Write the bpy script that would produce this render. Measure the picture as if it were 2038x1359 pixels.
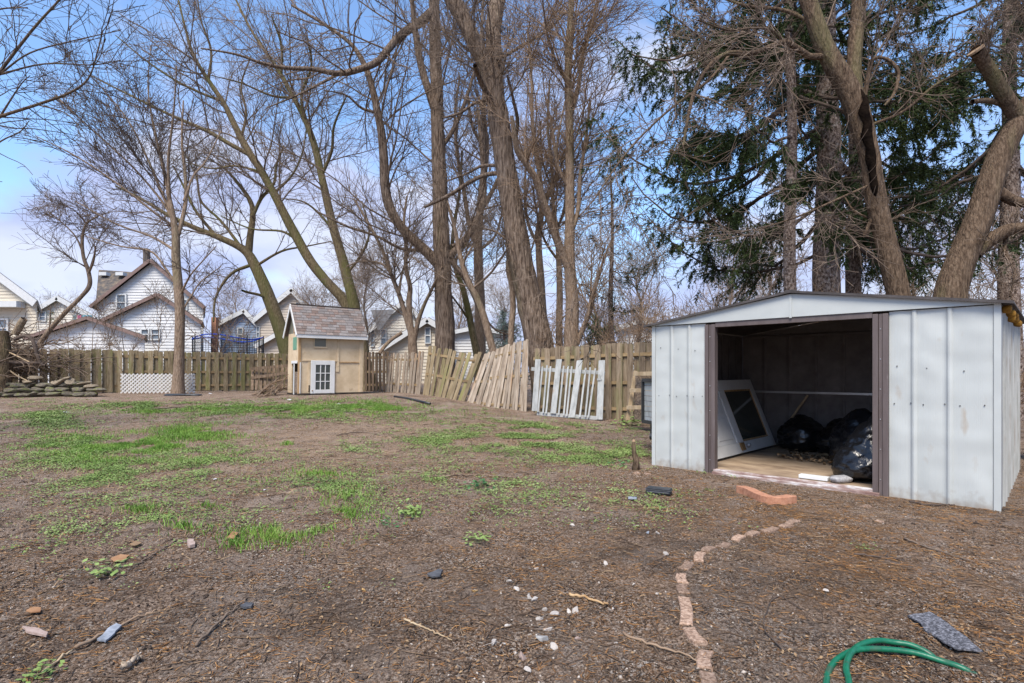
import bpy, math, random
import numpy as np
from mathutils import Vector, Matrix, Euler

for o in list(bpy.data.objects):
    bpy.data.objects.remove(o)
SC = bpy.context.scene
COL = SC.collection

# ------------------------------------------------------------------ camera
FOC, CX, HY, CAMH = 1100.0, 1019.0, 740.0, 1.12      # focal length, centre and horizon in photo pixels; eye height
cam = bpy.data.cameras.new('camera')
cam.sensor_width = 36.0
cam.lens = FOC / 2038.0 * 36.0
cam.shift_y = (HY - 679.5) / 2038.0
cam.clip_start, cam.clip_end = 0.05, 3000.0
camo = bpy.data.objects.new('camera', cam)
camo.location = (0, 0, CAMH)
camo.rotation_euler = (math.radians(90), 0, 0)
COL.objects.link(camo)
SC.camera = camo

# ------------------------------------------------------------------ world, sun, exposure
SUN_AZ, SUN_EL = math.radians(200), math.radians(56)   # azimuth clockwise from +Y (behind the camera, to the left)
world = bpy.data.worlds.new('World')
SC.world = world
world.use_nodes = True
wn, wl = world.node_tree.nodes, world.node_tree.links
wn.clear()
wout = wn.new('ShaderNodeOutputWorld')
wbg = wn.new('ShaderNodeBackground')
wbg.inputs['Strength'].default_value = 0.12
sky = wn.new('ShaderNodeTexSky')
sky.sky_type = 'NISHITA'
sky.sun_disc = False
sky.sun_elevation = SUN_EL
sky.sun_rotation = SUN_AZ
sky.air_density, sky.dust_density, sky.ozone_density = 1.0, 0.4, 3.0
wtc = wn.new('ShaderNodeTexCoord')
wmap = wn.new('ShaderNodeMapping')
wmap.inputs['Location'].default_value = (0.35, 0.1, 0.2)
wmap.inputs['Scale'].default_value = (1.0, 1.0, 2.1)
wno = wn.new('ShaderNodeTexNoise')
wno.inputs['Scale'].default_value = 2.3
wno.inputs['Detail'].default_value = 9.0
wno.inputs['Roughness'].default_value = 0.52
wno.inputs['Distortion'].default_value = 0.25
wsep = wn.new('ShaderNodeSeparateXYZ')
wrise = wn.new('ShaderNodeMapRange')              # more cloud low down, thinning overhead
wrise.inputs[1].default_value = 0.0
wrise.inputs[2].default_value = 0.62
wrise.inputs[3].default_value = 0.27
wrise.inputs[4].default_value = -0.16
wadd = wn.new('ShaderNodeMath')
wadd.operation = 'ADD'
wramp = wn.new('ShaderNodeValToRGB')
wramp.color_ramp.elements[0].position = 0.50
wramp.color_ramp.elements[0].color = (0.04, 0.04, 0.04, 1)
wramp.color_ramp.elements[1].position = 0.62
wramp.color_ramp.elements[1].color = (0.93, 0.93, 0.93, 1)
wmix = wn.new('ShaderNodeMixRGB')
wl.new(wtc.outputs['Generated'], wmap.inputs['Vector'])
wl.new(wmap.outputs['Vector'], wno.inputs['Vector'])
wl.new(wtc.outputs['Generated'], wsep.inputs[0])
wl.new(wsep.outputs['Z'], wrise.inputs[0])
wl.new(wno.outputs['Fac'], wadd.inputs[0])
wl.new(wrise.outputs[0], wadd.inputs[1])
wl.new(wadd.outputs[0], wramp.inputs['Fac'])
wl.new(wramp.outputs['Color'], wmix.inputs['Fac'])
whs = wn.new('ShaderNodeHueSaturation')
whs.inputs['Saturation'].default_value = 1.08
whs.inputs['Value'].default_value = 1.2
wl.new(sky.outputs['Color'], whs.inputs['Color'])
wl.new(whs.outputs['Color'], wmix.inputs['Color1'])
wno2 = wn.new('ShaderNodeTexNoise')              # bright heads on the greyer cloud
wno2.inputs['Scale'].default_value = 4.2
wno2.inputs['Detail'].default_value = 7.0
wl.new(wmap.outputs['Vector'], wno2.inputs['Vector'])
wramp2 = wn.new('ShaderNodeValToRGB')
wramp2.color_ramp.elements[0].position, wramp2.color_ramp.elements[0].color = 0.42, (2.2, 2.5, 3.85, 1)
wramp2.color_ramp.elements[1].position, wramp2.color_ramp.elements[1].color = 0.62, (3.25, 3.45, 4.2, 1)
wl.new(wno2.outputs['Fac'], wramp2.inputs['Fac'])
wl.new(wramp2.outputs['Color'], wmix.inputs['Color2'])
wl.new(wmix.outputs['Color'], wbg.inputs['Color'])
wl.new(wbg.outputs['Background'], wout.inputs['Surface'])

sun = bpy.data.lights.new('sun', 'SUN')
sun.energy = 2.7
sun.angle = math.radians(26)
sun.color = (1.0, 0.92, 0.81)
suno = bpy.data.objects.new('sun', sun)
sd = Vector((math.sin(SUN_AZ) * math.cos(SUN_EL), math.cos(SUN_AZ) * math.cos(SUN_EL), math.sin(SUN_EL)))
suno.rotation_euler = sd.to_track_quat('Z', 'Y').to_euler()
suno.location = (0, 0, 30)
COL.objects.link(suno)

SC.view_settings.view_transform = 'Standard'
SC.view_settings.look = 'None'
SC.view_settings.exposure = 1.08
SC.view_settings.gamma = 1.0
SC.view_settings.use_curve_mapping = False

# ------------------------------------------------------------------ numbers
RNG = np.random.default_rng(7)
R = random.Random(11)


def sstep(a, b, x):
    t = np.clip((np.asarray(x, float) - a) / (b - a), 0, 1)
    return t * t * (3 - 2 * t)


def zg(x, y):
    """height of the yard: it climbs gently towards the back left"""
    return 0.43 * sstep(7, 17, y) * sstep(3.2, -4.0, x)


def at(px, py, Y):
    return Vector(((px - CX) * Y / FOC, Y, CAMH - (py - HY) * Y / FOC))


def G(px, py, dz=0.0):
    """the point of the yard seen at a photo pixel"""
    Y = FOC * CAMH / (py - HY)
    for _ in range(40):
        X = (px - CX) * Y / FOC
        Y = 0.5 * Y + 0.5 * FOC * (CAMH - float(zg(X, Y)) - dz) / (py - HY)
    X = (px - CX) * Y / FOC
    return Vector((X, Y, float(zg(X, Y)) + dz))


def _hash(ix, iy, iz, seed):
    n = (ix.astype(np.int64) * 374761393 + iy.astype(np.int64) * 668265263 + iz.astype(np.int64) * 2147483647 + seed * 144665) & 0xFFFFFFFF
    n = ((n ^ (n >> 13)) * 1274126177) & 0xFFFFFFFF
    return ((n ^ (n >> 16)) & 0xFFFF) / 65535.0


def vnoise(p, scale=1.0, seed=0):
    """value noise, 0..1, of an (n, 3) array"""
    p = np.asarray(p, float) * scale
    i = np.floor(p)
    f = p - i
    f = f * f * (3 - 2 * f)
    i = i.astype(np.int64)
    out = 0
    for dx in (0, 1):
        for dy in (0, 1):
            for dz in (0, 1):
                w = (f[:, 0] if dx else 1 - f[:, 0]) * (f[:, 1] if dy else 1 - f[:, 1]) * (f[:, 2] if dz else 1 - f[:, 2])
                out = out + w * _hash(i[:, 0] + dx, i[:, 1] + dy, i[:, 2] + dz, seed)
    return out


def fnoise(p, scale, seed=0, octaves=3):
    s, a, t = 0, 1.0, 0
    for k in range(octaves):
        s = s + a * vnoise(p, scale * 2 ** k, seed + k)
        t += a
        a *= 0.5
    return s / t


# ------------------------------------------------------------------ materials
def mat(name, cols, scale=6.0, stretch=(1, 1, 1), rough=0.85, bump=0.3, bscale=40.0, bdist=0.01, rnd=0.0, detail=6.0, metal=0.0, wave=None, spec=0.3, hue=None, emit=None, blotch=None, bstretch=None, bdetail=5.0, foot=None):
    """cols: [(position, rgb)] along a noise; rnd: brightness change from one piece to the next; blotch: (rgb, scale, threshold, amount)"""
    m = bpy.data.materials.new(name)
    m.use_nodes = True
    n, l = m.node_tree.nodes, m.node_tree.links
    b = n['Principled BSDF']
    b.inputs['Roughness'].default_value = rough
    b.inputs['Metallic'].default_value = metal
    b.inputs['Specular IOR Level'].default_value = spec
    tc = n.new('ShaderNodeTexCoord')
    oi = n.new('ShaderNodeObjectInfo')
    ma = n.new('ShaderNodeVectorMath')
    ma.operation = 'MULTIPLY_ADD'
    mulr = n.new('ShaderNodeMath')
    mulr.operation = 'MULTIPLY'
    mulr.inputs[1].default_value = 37.0
    l.new(oi.outputs['Random'], mulr.inputs[0])
    l.new(tc.outputs['Object'], ma.inputs[0])
    ma.inputs[1].default_value = stretch
    l.new(mulr.outputs[0], ma.inputs[2])
    no = n.new('ShaderNodeTexNoise')
    no.inputs['Scale'].default_value = scale
    no.inputs['Detail'].default_value = detail
    no.inputs['Roughness'].default_value = 0.65
    l.new(ma.outputs[0], no.inputs['Vector'])
    cr = n.new('ShaderNodeValToRGB')
    e = cr.color_ramp.elements
    e[0].position, e[0].color = cols[0][0], (*cols[0][1], 1)
    e[1].position, e[1].color = cols[-1][0], (*cols[-1][1], 1)
    for p, c in cols[1:-1]:
        q = e.new(p)
        q.color = (*c, 1)
    l.new(no.outputs['Fac'], cr.inputs['Fac'])
    out = cr.outputs['Color']
    if blotch:
        bn = n.new('ShaderNodeTexNoise')
        bn.inputs['Scale'].default_value = blotch[1]
        bn.inputs['Detail'].default_value = 5.0
        l.new(ma.outputs[0], bn.inputs['Vector'])
        mr = n.new('ShaderNodeMapRange')
        mr.inputs[1].default_value = blotch[2]
        mr.inputs[2].default_value = blotch[2] + 0.12
        mr.inputs[4].default_value = blotch[3]
        l.new(bn.outputs['Fac'], mr.inputs[0])
        mx = n.new('ShaderNodeMixRGB')
        mx.inputs['Color2'].default_value = (*blotch[0], 1)
        l.new(mr.outputs[0], mx.inputs['Fac'])
        l.new(out, mx.inputs['Color1'])
        out = mx.outputs['Color']
    if foot:                                    # splashed dirt with a ragged edge: (rgb, height)
        sx = n.new('ShaderNodeSeparateXYZ')
        l.new(tc.outputs['Object'], sx.inputs[0])
        fn_ = n.new('ShaderNodeTexNoise')
        fn_.inputs['Scale'].default_value = 14.0
        fn_.inputs['Detail'].default_value = 7.0
        l.new(tc.outputs['Object'], fn_.inputs['Vector'])
        f1 = n.new('ShaderNodeMath')
        f1.operation = 'MULTIPLY_ADD'
        f1.inputs[1].default_value = -foot[1] * 3.2
        l.new(fn_.outputs['Fac'], f1.inputs[0])
        l.new(sx.outputs['Z'], f1.inputs[2])
        f2 = n.new('ShaderNodeMapRange')
        f2.inputs[1].default_value = -foot[1] * 0.9
        f2.inputs[2].default_value = -foot[1] * 2.2
        f2.inputs[4].default_value = 0.6
        l.new(f1.outputs[0], f2.inputs[0])
        mf = n.new('ShaderNodeMixRGB')
        mf.inputs['Color2'].default_value = (*foot[0], 1)
        l.new(f2.outputs[0], mf.inputs['Fac'])
        l.new(out, mf.inputs['Color1'])
        out = mf.outputs['Color']
    if rnd:
        mr = n.new('ShaderNodeMapRange')
        mr.inputs[3].default_value = 1 - rnd
        mr.inputs[4].default_value = 1 + rnd
        l.new(oi.outputs['Random'], mr.inputs[0])
        hs = n.new('ShaderNodeHueSaturation')
        l.new(mr.outputs[0], hs.inputs['Value'])
        l.new(out, hs.inputs['Color'])
        out = hs.outputs['Color']
    l.new(out, b.inputs['Base Color'])
    h = None
    if bump:
        nb = n.new('ShaderNodeTexNoise')
        nb.inputs['Scale'].default_value = bscale
        nb.inputs['Detail'].default_value = bdetail
        if bstretch:
            mb = n.new('ShaderNodeVectorMath')
            mb.operation = 'MULTIPLY'
            mb.inputs[1].default_value = bstretch
            l.new(tc.outputs['Object'], mb.inputs[0])
            l.new(mb.outputs[0], nb.inputs['Vector'])
        else:
            l.new(ma.outputs[0], nb.inputs['Vector'])
        h = nb.outputs['Fac']
    nrm = None
    if wave:                                    # (axis, scale, strength, distance): fine ridges or siding laps
        wv = n.new('ShaderNodeTexWave')
        wv.wave_type = 'BANDS'
        wv.bands_direction = wave[0]
        wv.wave_profile = wave[4] if len(wave) > 4 else 'SIN'
        wv.inputs['Scale'].default_value = wave[1]
        l.new(tc.outputs['Object'], wv.inputs['Vector'])
        bw = n.new('ShaderNodeBump')
        bw.inputs['Strength'].default_value = wave[2]
        bw.inputs['Distance'].default_value = wave[3]
        l.new(wv.outputs['Fac'], bw.inputs['Height'])
        nrm = bw.outputs['Normal']
    if h is not None:
        bp = n.new('ShaderNodeBump')
        bp.inputs['Strength'].default_value = bump
        bp.inputs['Distance'].default_value = bdist
        l.new(h, bp.inputs['Height'])
        if nrm is not None:
            l.new(nrm, bp.inputs['Normal'])
        nrm = bp.outputs['Normal']
    if nrm is not None:
        l.new(nrm, b.inputs['Normal'])
    return m


def glass_mat(name, col, rough=0.08):
    m = bpy.data.materials.new(name)
    m.use_nodes = True
    b = m.node_tree.nodes['Principled BSDF']
    b.inputs['Base Color'].default_value = (*col, 1)
    b.inputs['Roughness'].default_value = rough
    b.inputs['Specular IOR Level'].default_value = 0.6
    return m


M = {}
bk = dict(scale=30, stretch=(1, 1, 0.2), bump=1.0, bscale=42, bstretch=(1, 1, 0.18), bdist=0.05, rough=0.95, spec=0.08)
M['bark'] = mat('bark', [(0.30, (0.045, 0.030, 0.021)), (0.5, (0.125, 0.086, 0.057)), (0.70, (0.21, 0.152, 0.105))], blotch=((0.15, 0.145, 0.065), 1.6, 0.56, 0.5), **bk)
M['bark_deep'] = mat('bark_deep', [(0.34, (0.05, 0.034, 0.024)), (0.5, (0.18, 0.132, 0.098)), (0.66, (0.29, 0.225, 0.172))], scale=22, stretch=(1, 1, 0.14), bump=1.0, bscale=24, bstretch=(1, 1, 0.14), bdist=0.09, rough=0.95, spec=0.08, blotch=((0.14, 0.13, 0.06), 1.3, 0.6, 0.4))
M['bark_moss'] = mat('bark_moss', [(0.30, (0.07, 0.052, 0.03)), (0.5, (0.17, 0.132, 0.076)), (0.70, (0.26, 0.21, 0.13))], blotch=((0.145, 0.15, 0.05), 1.3, 0.47, 0.6), **bk)
M['bark_tan'] = mat('bark_tan', [(0.30, (0.13, 0.088, 0.06)), (0.5, (0.255, 0.185, 0.13)), (0.70, (0.37, 0.285, 0.21))], blotch=((0.19, 0.185, 0.09), 1.6, 0.58, 0.4), **bk)
M['bark_spruce'] = mat('bark_spruce', [(0.38, (0.055, 0.038, 0.030)), (0.5, (0.19, 0.14, 0.112)), (0.62, (0.34, 0.275, 0.23))], scale=26, stretch=(1, 1, 0.6), bump=1.0, bscale=30, bdist=0.05, rough=0.95, spec=0.08, blotch=((0.40, 0.37, 0.33), 9, 0.6, 0.5))
M['twig'] = mat('twig', [(0.3, (0.10, 0.074, 0.055)), (0.7, (0.24, 0.18, 0.135))], bump=0, spec=0.1)
M['twig_tan'] = mat('twig_tan', [(0.3, (0.16, 0.105, 0.068)), (0.7, (0.33, 0.235, 0.16))], bump=0, spec=0.1)
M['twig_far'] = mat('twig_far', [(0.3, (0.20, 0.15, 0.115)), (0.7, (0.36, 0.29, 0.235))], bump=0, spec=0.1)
M['twig_dark'] = mat('twig_dark', [(0.3, (0.055, 0.042, 0.035)), (0.7, (0.13, 0.098, 0.078))], bump=0, spec=0.1)
M['rot'] = mat('rot', [(0.3, (0.004, 0.003, 0.003)), (0.7, (0.02, 0.014, 0.01))], bump=0.8, bscale=20, bdist=0.03, spec=0.0, rough=1.0)
M['cutwood'] = mat('cutwood', [(0.3, (0.25, 0.16, 0.09)), (0.7, (0.42, 0.29, 0.18))], bump=0.3)
M['needles'] = mat('needles', [(0.3, (0.020, 0.032, 0.009)), (0.55, (0.042, 0.064, 0.016)), (0.75, (0.085, 0.115, 0.030))], scale=1.6, bump=0, rough=0.6, spec=0.25)
M['needles_blue'] = mat('needles_blue', [(0.3, (0.11, 0.16, 0.14)), (0.7, (0.26, 0.33, 0.29))], scale=3, bump=0, rough=0.6)
M['needles_green'] = mat('needles_green', [(0.3, (0.07, 0.125, 0.035)), (0.7, (0.16, 0.24, 0.08))], scale=2, bump=0, rough=0.6)
M['picket'] = mat('picket', [(0.28, (0.10, 0.068, 0.042)), (0.5, (0.235, 0.175, 0.115)), (0.75, (0.36, 0.285, 0.20))], scale=5, stretch=(4, 4, 0.5), rnd=0.28, bump=0.6, bscale=30, bstretch=(3, 3, 0.25), bdist=0.006, blotch=((0.15, 0.155, 0.06), 1.3, 0.5, 0.55))
M['picket_moss'] = mat('picket_moss', [(0.28, (0.11, 0.08, 0.045)), (0.5, (0.235, 0.18, 0.105)), (0.75, (0.35, 0.285, 0.19))], scale=5, stretch=(4, 4, 0.5), rnd=0.25, bump=0.6, bscale=30, bstretch=(3, 3, 0.25), bdist=0.006, blotch=((0.18, 0.185, 0.055), 1.3, 0.52, 0.6))
M['picket_grey'] = mat('picket_grey', [(0.30, (0.15, 0.11, 0.075)), (0.5, (0.30, 0.24, 0.18)), (0.70, (0.43, 0.365, 0.29))], scale=5, stretch=(4, 4, 0.5), rnd=0.2, bump=0.6, bscale=30, bstretch=(3, 3, 0.25), bdist=0.006, blotch=((0.40, 0.23, 0.11), 1.8, 0.60, 0.5))
M['picket_dark'] = mat('picket_dark', [(0.28, (0.05, 0.034, 0.022)), (0.5, (0.13, 0.09, 0.058)), (0.75, (0.22, 0.16, 0.11))], scale=5, stretch=(4, 4, 0.5), rnd=0.3, bump=0.6, bscale=30, bstretch=(3, 3, 0.25), bdist=0.006, blotch=((0.30, 0.19, 0.10), 1.8, 0.58, 0.5))
M['rail'] = mat('rail', [(0.3, (0.20, 0.13, 0.06)), (0.7, (0.34, 0.25, 0.14))], scale=4, stretch=(0.5, 0.5, 4), rnd=0.2, bump=0.4)
M['white_wood'] = mat('white_wood', [(0.3, (0.24, 0.245, 0.235)), (0.5, (0.37, 0.38, 0.365)), (0.75, (0.46, 0.465, 0.45))], scale=4, stretch=(3, 3, 0.7), rnd=0.1, bump=0.4, blotch=((0.36, 0.27, 0.20), 5, 0.66, 0.7))
M['tan_wood'] = mat('tan_wood', [(0.3, (0.30, 0.21, 0.12)), (0.7, (0.50, 0.39, 0.25))], scale=4, stretch=(3, 3, 0.6), rnd=0.15, bump=0.4)
M['chip'] = mat('chip', [(0.35, (0.08, 0.06, 0.045)), (0.5, (0.20, 0.15, 0.11)), (0.68, (0.36, 0.28, 0.20))], scale=30, bump=0.7, bscale=40)
M['metal_white'] = mat('metal_white', [(0.3, (0.43, 0.452, 0.43)), (0.7, (0.505, 0.525, 0.50))], scale=1.2, stretch=(1, 1, 0.4), bstretch=(1, 1, 1), bump=0.6, bscale=3.0, bdist=0.05, bdetail=1.0, foot=((0.24, 0.18, 0.125), 0.11), rough=0.42, spec=0.5, blotch=((0.34, 0.25, 0.16), 8, 0.655, 0.5), wave=('X', 26, 0.18, 0.004))
M['metal_smooth'] = mat('metal_smooth', [(0.3, (0.42, 0.44, 0.42)), (0.7, (0.495, 0.515, 0.49))], scale=1.5, bump=0.3, bscale=3, bdist=0.03, bdetail=1.0, rough=0.42, spec=0.5, blotch=((0.30, 0.24, 0.19), 14, 0.72, 0.5))
M['metal_dirty'] = mat('metal_dirty', [(0.3, (0.26, 0.26, 0.23)), (0.55, (0.42, 0.42, 0.39)), (0.75, (0.50, 0.50, 0.48))], scale=3, stretch=(2, 2, 0.5), bump=0.3, bscale=5, bdist=0.02, rough=0.55, blotch=((0.20, 0.15, 0.10), 6, 0.58, 0.5))
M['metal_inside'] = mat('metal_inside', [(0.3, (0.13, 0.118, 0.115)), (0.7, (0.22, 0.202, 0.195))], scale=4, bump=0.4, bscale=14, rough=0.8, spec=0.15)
M['brown_metal'] = mat('brown_metal', [(0.3, (0.085, 0.065, 0.06)), (0.7, (0.15, 0.122, 0.115))], scale=3, stretch=(2, 2, 0.3), bump=0.2, rough=0.5, blotch=((0.32, 0.28, 0.26), 16, 0.70, 0.5))
M['roof_trim'] = mat('roof_trim', [(0.3, (0.04, 0.034, 0.032)), (0.7, (0.10, 0.088, 0.084))], scale=5, bump=0.3, rough=0.7)
M['plywood'] = mat('plywood', [(0.3, (0.19, 0.13, 0.085)), (0.55, (0.35, 0.26, 0.175)), (0.75, (0.44, 0.34, 0.245))], scale=2.5, stretch=(1, 2, 1), bump=0.3, blotch=((0.10, 0.07, 0.05), 2.2, 0.58, 0.6))
M['sill_paint'] = mat('sill_paint', [(0.35, (0.20, 0.12, 0.10)), (0.5, (0.34, 0.25, 0.22)), (0.62, (0.58, 0.56, 0.54))], scale=5, stretch=(1, 1, 4), bump=0.4)
M['dark_wood'] = mat('dark_wood', [(0.3, (0.02, 0.016, 0.014)), (0.7, (0.07, 0.052, 0.042))], scale=6, bump=0.5)
M['white_paint'] = mat('white_paint', [(0.3, (0.60, 0.60, 0.58)), (0.7, (0.72, 0.72, 0.70))], scale=3, bump=0.15, rough=0.5, blotch=((0.42, 0.38, 0.33), 6, 0.66, 0.5))
M['bag'] = mat('bag', [(0.3, (0.006, 0.006, 0.007)), (0.7, (0.012, 0.012, 0.013))], bump=0.5, bscale=9, bdist=0.03, rough=0.24, spec=0.55)
M['concrete'] = mat('concrete', [(0.35, (0.22, 0.21, 0.21)), (0.65, (0.42, 0.41, 0.41))], scale=40, bump=0.5, bscale=60)
M['steel'] = mat('steel', [(0.3, (0.40, 0.40, 0.40)), (0.7, (0.55, 0.55, 0.55))], rough=0.4, metal=0.6, bump=0.1)
M['screw'] = mat('screw', [(0.3, (0.03, 0.03, 0.03)), (0.7, (0.10, 0.09, 0.08))], rough=0.5, bump=0)
M['rust'] = mat('rust', [(0.3, (0.16, 0.09, 0.04)), (0.7, (0.28, 0.18, 0.08))], rough=0.8, scale=20)
M['foam'] = mat('foam', [(0.3, (0.16, 0.07, 0.01)), (0.7, (0.36, 0.18, 0.02))], bump=0.5)
M['cream_board'] = mat('cream_board', [(0.3, (0.46, 0.35, 0.22)), (0.55, (0.60, 0.475, 0.315)), (0.75, (0.65, 0.53, 0.37))], scale=2, bump=0.3, bscale=20, blotch=((0.28, 0.18, 0.10), 3.0, 0.63, 0.6))
M['raw_wood'] = mat('raw_wood', [(0.3, (0.30, 0.17, 0.07)), (0.7, (0.52, 0.36, 0.20))], scale=6, stretch=(3, 3, 0.5), bump=0.4)
M['window_dark'] = glass_mat('window_dark', (0.045, 0.052, 0.045))
M['window_dull'] = glass_mat('window_dull', (0.16, 0.155, 0.115), 0.3)
M['window_green'] = glass_mat('window_green', (0.10, 0.28, 0.17), 0.3)
M['window_sky'] = glass_mat('window_sky', (0.16, 0.20, 0.24), 0.1)
M['shingle'] = mat('shingle', [(0.3, (0.15, 0.118, 0.103)), (0.5, (0.205, 0.166, 0.148)), (0.7, (0.26, 0.215, 0.195))], scale=25, rnd=0.28, bump=0.6, bscale=120, bdist=0.004)
M['shingle_red'] = mat('shingle_red', [(0.3, (0.165, 0.118, 0.10)), (0.7, (0.235, 0.178, 0.155))], scale=25, rnd=0.2, bump=0.6, bscale=120, bdist=0.004)
M['shingle_grey'] = mat('shingle_grey', [(0.3, (0.17, 0.155, 0.15)), (0.7, (0.26, 0.235, 0.225))], scale=25, rnd=0.2, bump=0.6, bscale=120, bdist=0.004)
M['vinyl'] = mat('vinyl', [(0.3, (0.56, 0.54, 0.50)), (0.7, (0.64, 0.62, 0.58))], bump=0, rough=0.5, rnd=0.04)
M['fieldstone'] = mat('fieldstone', [(0.3, (0.06, 0.052, 0.04)), (0.5, (0.13, 0.112, 0.083)), (0.72, (0.23, 0.195, 0.145))], scale=6, bump=0.9, bscale=14, bdist=0.03, rnd=0.3, blotch=((0.12, 0.14, 0.03), 3, 0.53, 0.7))
M['fieldstone_tan'] = mat('fieldstone_tan', [(0.3, (0.15, 0.115, 0.075)), (0.72, (0.33, 0.27, 0.19))], scale=6, bump=0.9, bscale=14, bdist=0.03, rnd=0.2)
M['brick'] = mat('brick', [(0.38, (0.16, 0.10, 0.066)), (0.5, (0.28, 0.185, 0.128)), (0.64, (0.41, 0.295, 0.22))], scale=70, bump=0.8, bscale=90, bdist=0.006, rnd=0.28, blotch=((0.12, 0.085, 0.065), 9, 0.62, 0.6))
M['terracotta'] = mat('terracotta', [(0.35, (0.34, 0.15, 0.085)), (0.65, (0.50, 0.255, 0.155))], scale=30, bump=0.6, bscale=60, bdist=0.005, blotch=((0.17, 0.10, 0.07), 9, 0.62, 0.6))
M['hose'] = mat('hose', [(0.3, (0.004, 0.09, 0.045)), (0.7, (0.008, 0.15, 0.075))], bump=0.2, rough=0.4, spec=0.45, scale=30, blotch=((0.06, 0.07, 0.045), 14, 0.55, 0.6))
M['black_plastic'] = mat('black_plastic', [(0.3, (0.012, 0.014, 0.016)), (0.7, (0.035, 0.038, 0.042))], rough=0.4, bump=0.2, spec=0.5)
M['slate'] = mat('slate', [(0.35, (0.16, 0.18, 0.21)), (0.65, (0.32, 0.345, 0.38))], scale=20, bump=0.5, rnd=0.2)
M['slate_dark'] = mat('slate_dark', [(0.35, (0.04, 0.042, 0.048)), (0.65, (0.10, 0.103, 0.11))], scale=20, bump=0.5)
M['asphalt_scrap'] = mat('asphalt_scrap', [(0.38, (0.03, 0.03, 0.034)), (0.5, (0.09, 0.09, 0.10)), (0.64, (0.26, 0.26, 0.28))], scale=110, bump=0.7, bscale=130, bdist=0.004)
M['pale_stone'] = mat('pale_stone', [(0.3, (0.38, 0.33, 0.28)), (0.7, (0.62, 0.57, 0.51))], scale=14, bump=0.6, bscale=40, rnd=0.15, bdist=0.006)
M['pink_stone'] = mat('pink_stone', [(0.3, (0.27, 0.19, 0.155)), (0.7, (0.44, 0.34, 0.29))], scale=30, bump=0.6, bscale=60, bdist=0.005)
M['grey_stone'] = mat('grey_stone', [(0.3, (0.27, 0.265, 0.25)), (0.7, (0.44, 0.43, 0.41))], scale=40, bump=0.6, bscale=60, bdist=0.005)
M['amber_stone'] = mat('amber_stone', [(0.3, (0.36, 0.20, 0.06)), (0.7, (0.55, 0.36, 0.16))], scale=14, bump=0.3)
M['leaf_orange'] = mat('leaf_orange', [(0.3, (0.22, 0.10, 0.045)), (0.7, (0.38, 0.22, 0.11))], scale=9, bump=0.3)
M['leaf_dry'] = mat('leaf_dry', [(0.3, (0.14, 0.085, 0.045)), (0.7, (0.36, 0.24, 0.13))], scale=9, bump=0.3)
M['litter_paper'] = mat('litter_paper', [(0.3, (0.62, 0.62, 0.62)), (0.7, (0.74, 0.74, 0.74))], bump=0.3)
M['straw'] = mat('straw', [(0.3, (0.17, 0.10, 0.055)), (0.7, (0.44, 0.32, 0.19))], scale=9, bump=0, rough=0.9)
M['needle_litter'] = mat('needle_litter', [(0.3, (0.09, 0.042, 0.018)), (0.46, (0.26, 0.125, 0.045)), (0.68, (0.48, 0.27, 0.11))], scale=16, bump=0, rough=0.9)
M['twig_litter'] = mat('twig_litter', [(0.3, (0.05, 0.033, 0.023)), (0.5, (0.12, 0.078, 0.05)), (0.7, (0.27, 0.19, 0.12))], scale=4, bump=0, rough=0.9)
M['crumb'] = mat('crumb', [(0.3, (0.03, 0.021, 0.016)), (0.5, (0.075, 0.055, 0.042)), (0.7, (0.17, 0.12, 0.085))], scale=8, bump=0.2, rough=0.95)
M['pebble'] = mat('pebble', [(0.3, (0.22, 0.17, 0.13)), (0.5, (0.40, 0.34, 0.28)), (0.7, (0.60, 0.55, 0.49))], scale=5, bump=0.2, rough=0.85)
M['grass'] = mat('grass', [(0.3, (0.07, 0.16, 0.018)), (0.5, (0.14, 0.265, 0.036)), (0.72, (0.26, 0.36, 0.075))], scale=2.2, bump=0, rough=0.55, spec=0.25)
M['weed'] = mat('weed', [(0.3, (0.10, 0.16, 0.04)), (0.5, (0.19, 0.27, 0.075)), (0.72, (0.31, 0.38, 0.15))], scale=2.2, bump=0, rough=0.6, spec=0.2)
M['weed_blue'] = mat('weed_blue', [(0.3, (0.04, 0.12, 0.035)), (0.72, (0.10, 0.22, 0.08))], scale=5, bump=0, rough=0.6, spec=0.2)
M['siding_white'] = mat('siding_white', [(0.3, (0.54, 0.54, 0.53)), (0.7, (0.62, 0.62, 0.61))], scale=0.7, bump=0, rough=0.6)
M['siding_cream'] = mat('siding_cream', [(0.3, (0.52, 0.46, 0.36)), (0.7, (0.60, 0.54, 0.43))], scale=0.7, bump=0, rough=0.6)
M['siding_pale'] = mat('siding_pale', [(0.3, (0.60, 0.56, 0.48)), (0.7, (0.68, 0.64, 0.56))], scale=0.7, bump=0, rough=0.6)
M['siding_tan'] = mat('siding_tan', [(0.3, (0.42, 0.36, 0.29)), (0.7, (0.52, 0.45, 0.37))], scale=0.7, bump=0, rough=0.6)
M['siding_blue'] = mat('siding_blue', [(0.3, (0.20, 0.27, 0.38)), (0.7, (0.27, 0.345, 0.46))], scale=0.7, bump=0, rough=0.6)
M['trim_brown'] = mat('trim_brown', [(0.3, (0.17, 0.115, 0.098)), (0.7, (0.23, 0.16, 0.14))], bump=0.1)
M['trim_white'] = mat('trim_white', [(0.3, (0.52, 0.53, 0.52)), (0.7, (0.60, 0.61, 0.60))], bump=0.1)
M['roof_dark'] = mat('roof_dark', [(0.35, (0.05, 0.048, 0.048)), (0.5, (0.10, 0.085, 0.072)), (0.65, (0.20, 0.15, 0.10))], scale=3, stretch=(1, 1, 0.4), bump=0.4, bscale=20)
M['roof_grey'] = mat('roof_grey', [(0.35, (0.13, 0.13, 0.135)), (0.65, (0.22, 0.215, 0.215))], scale=6, bump=0.4, bscale=20)
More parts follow.
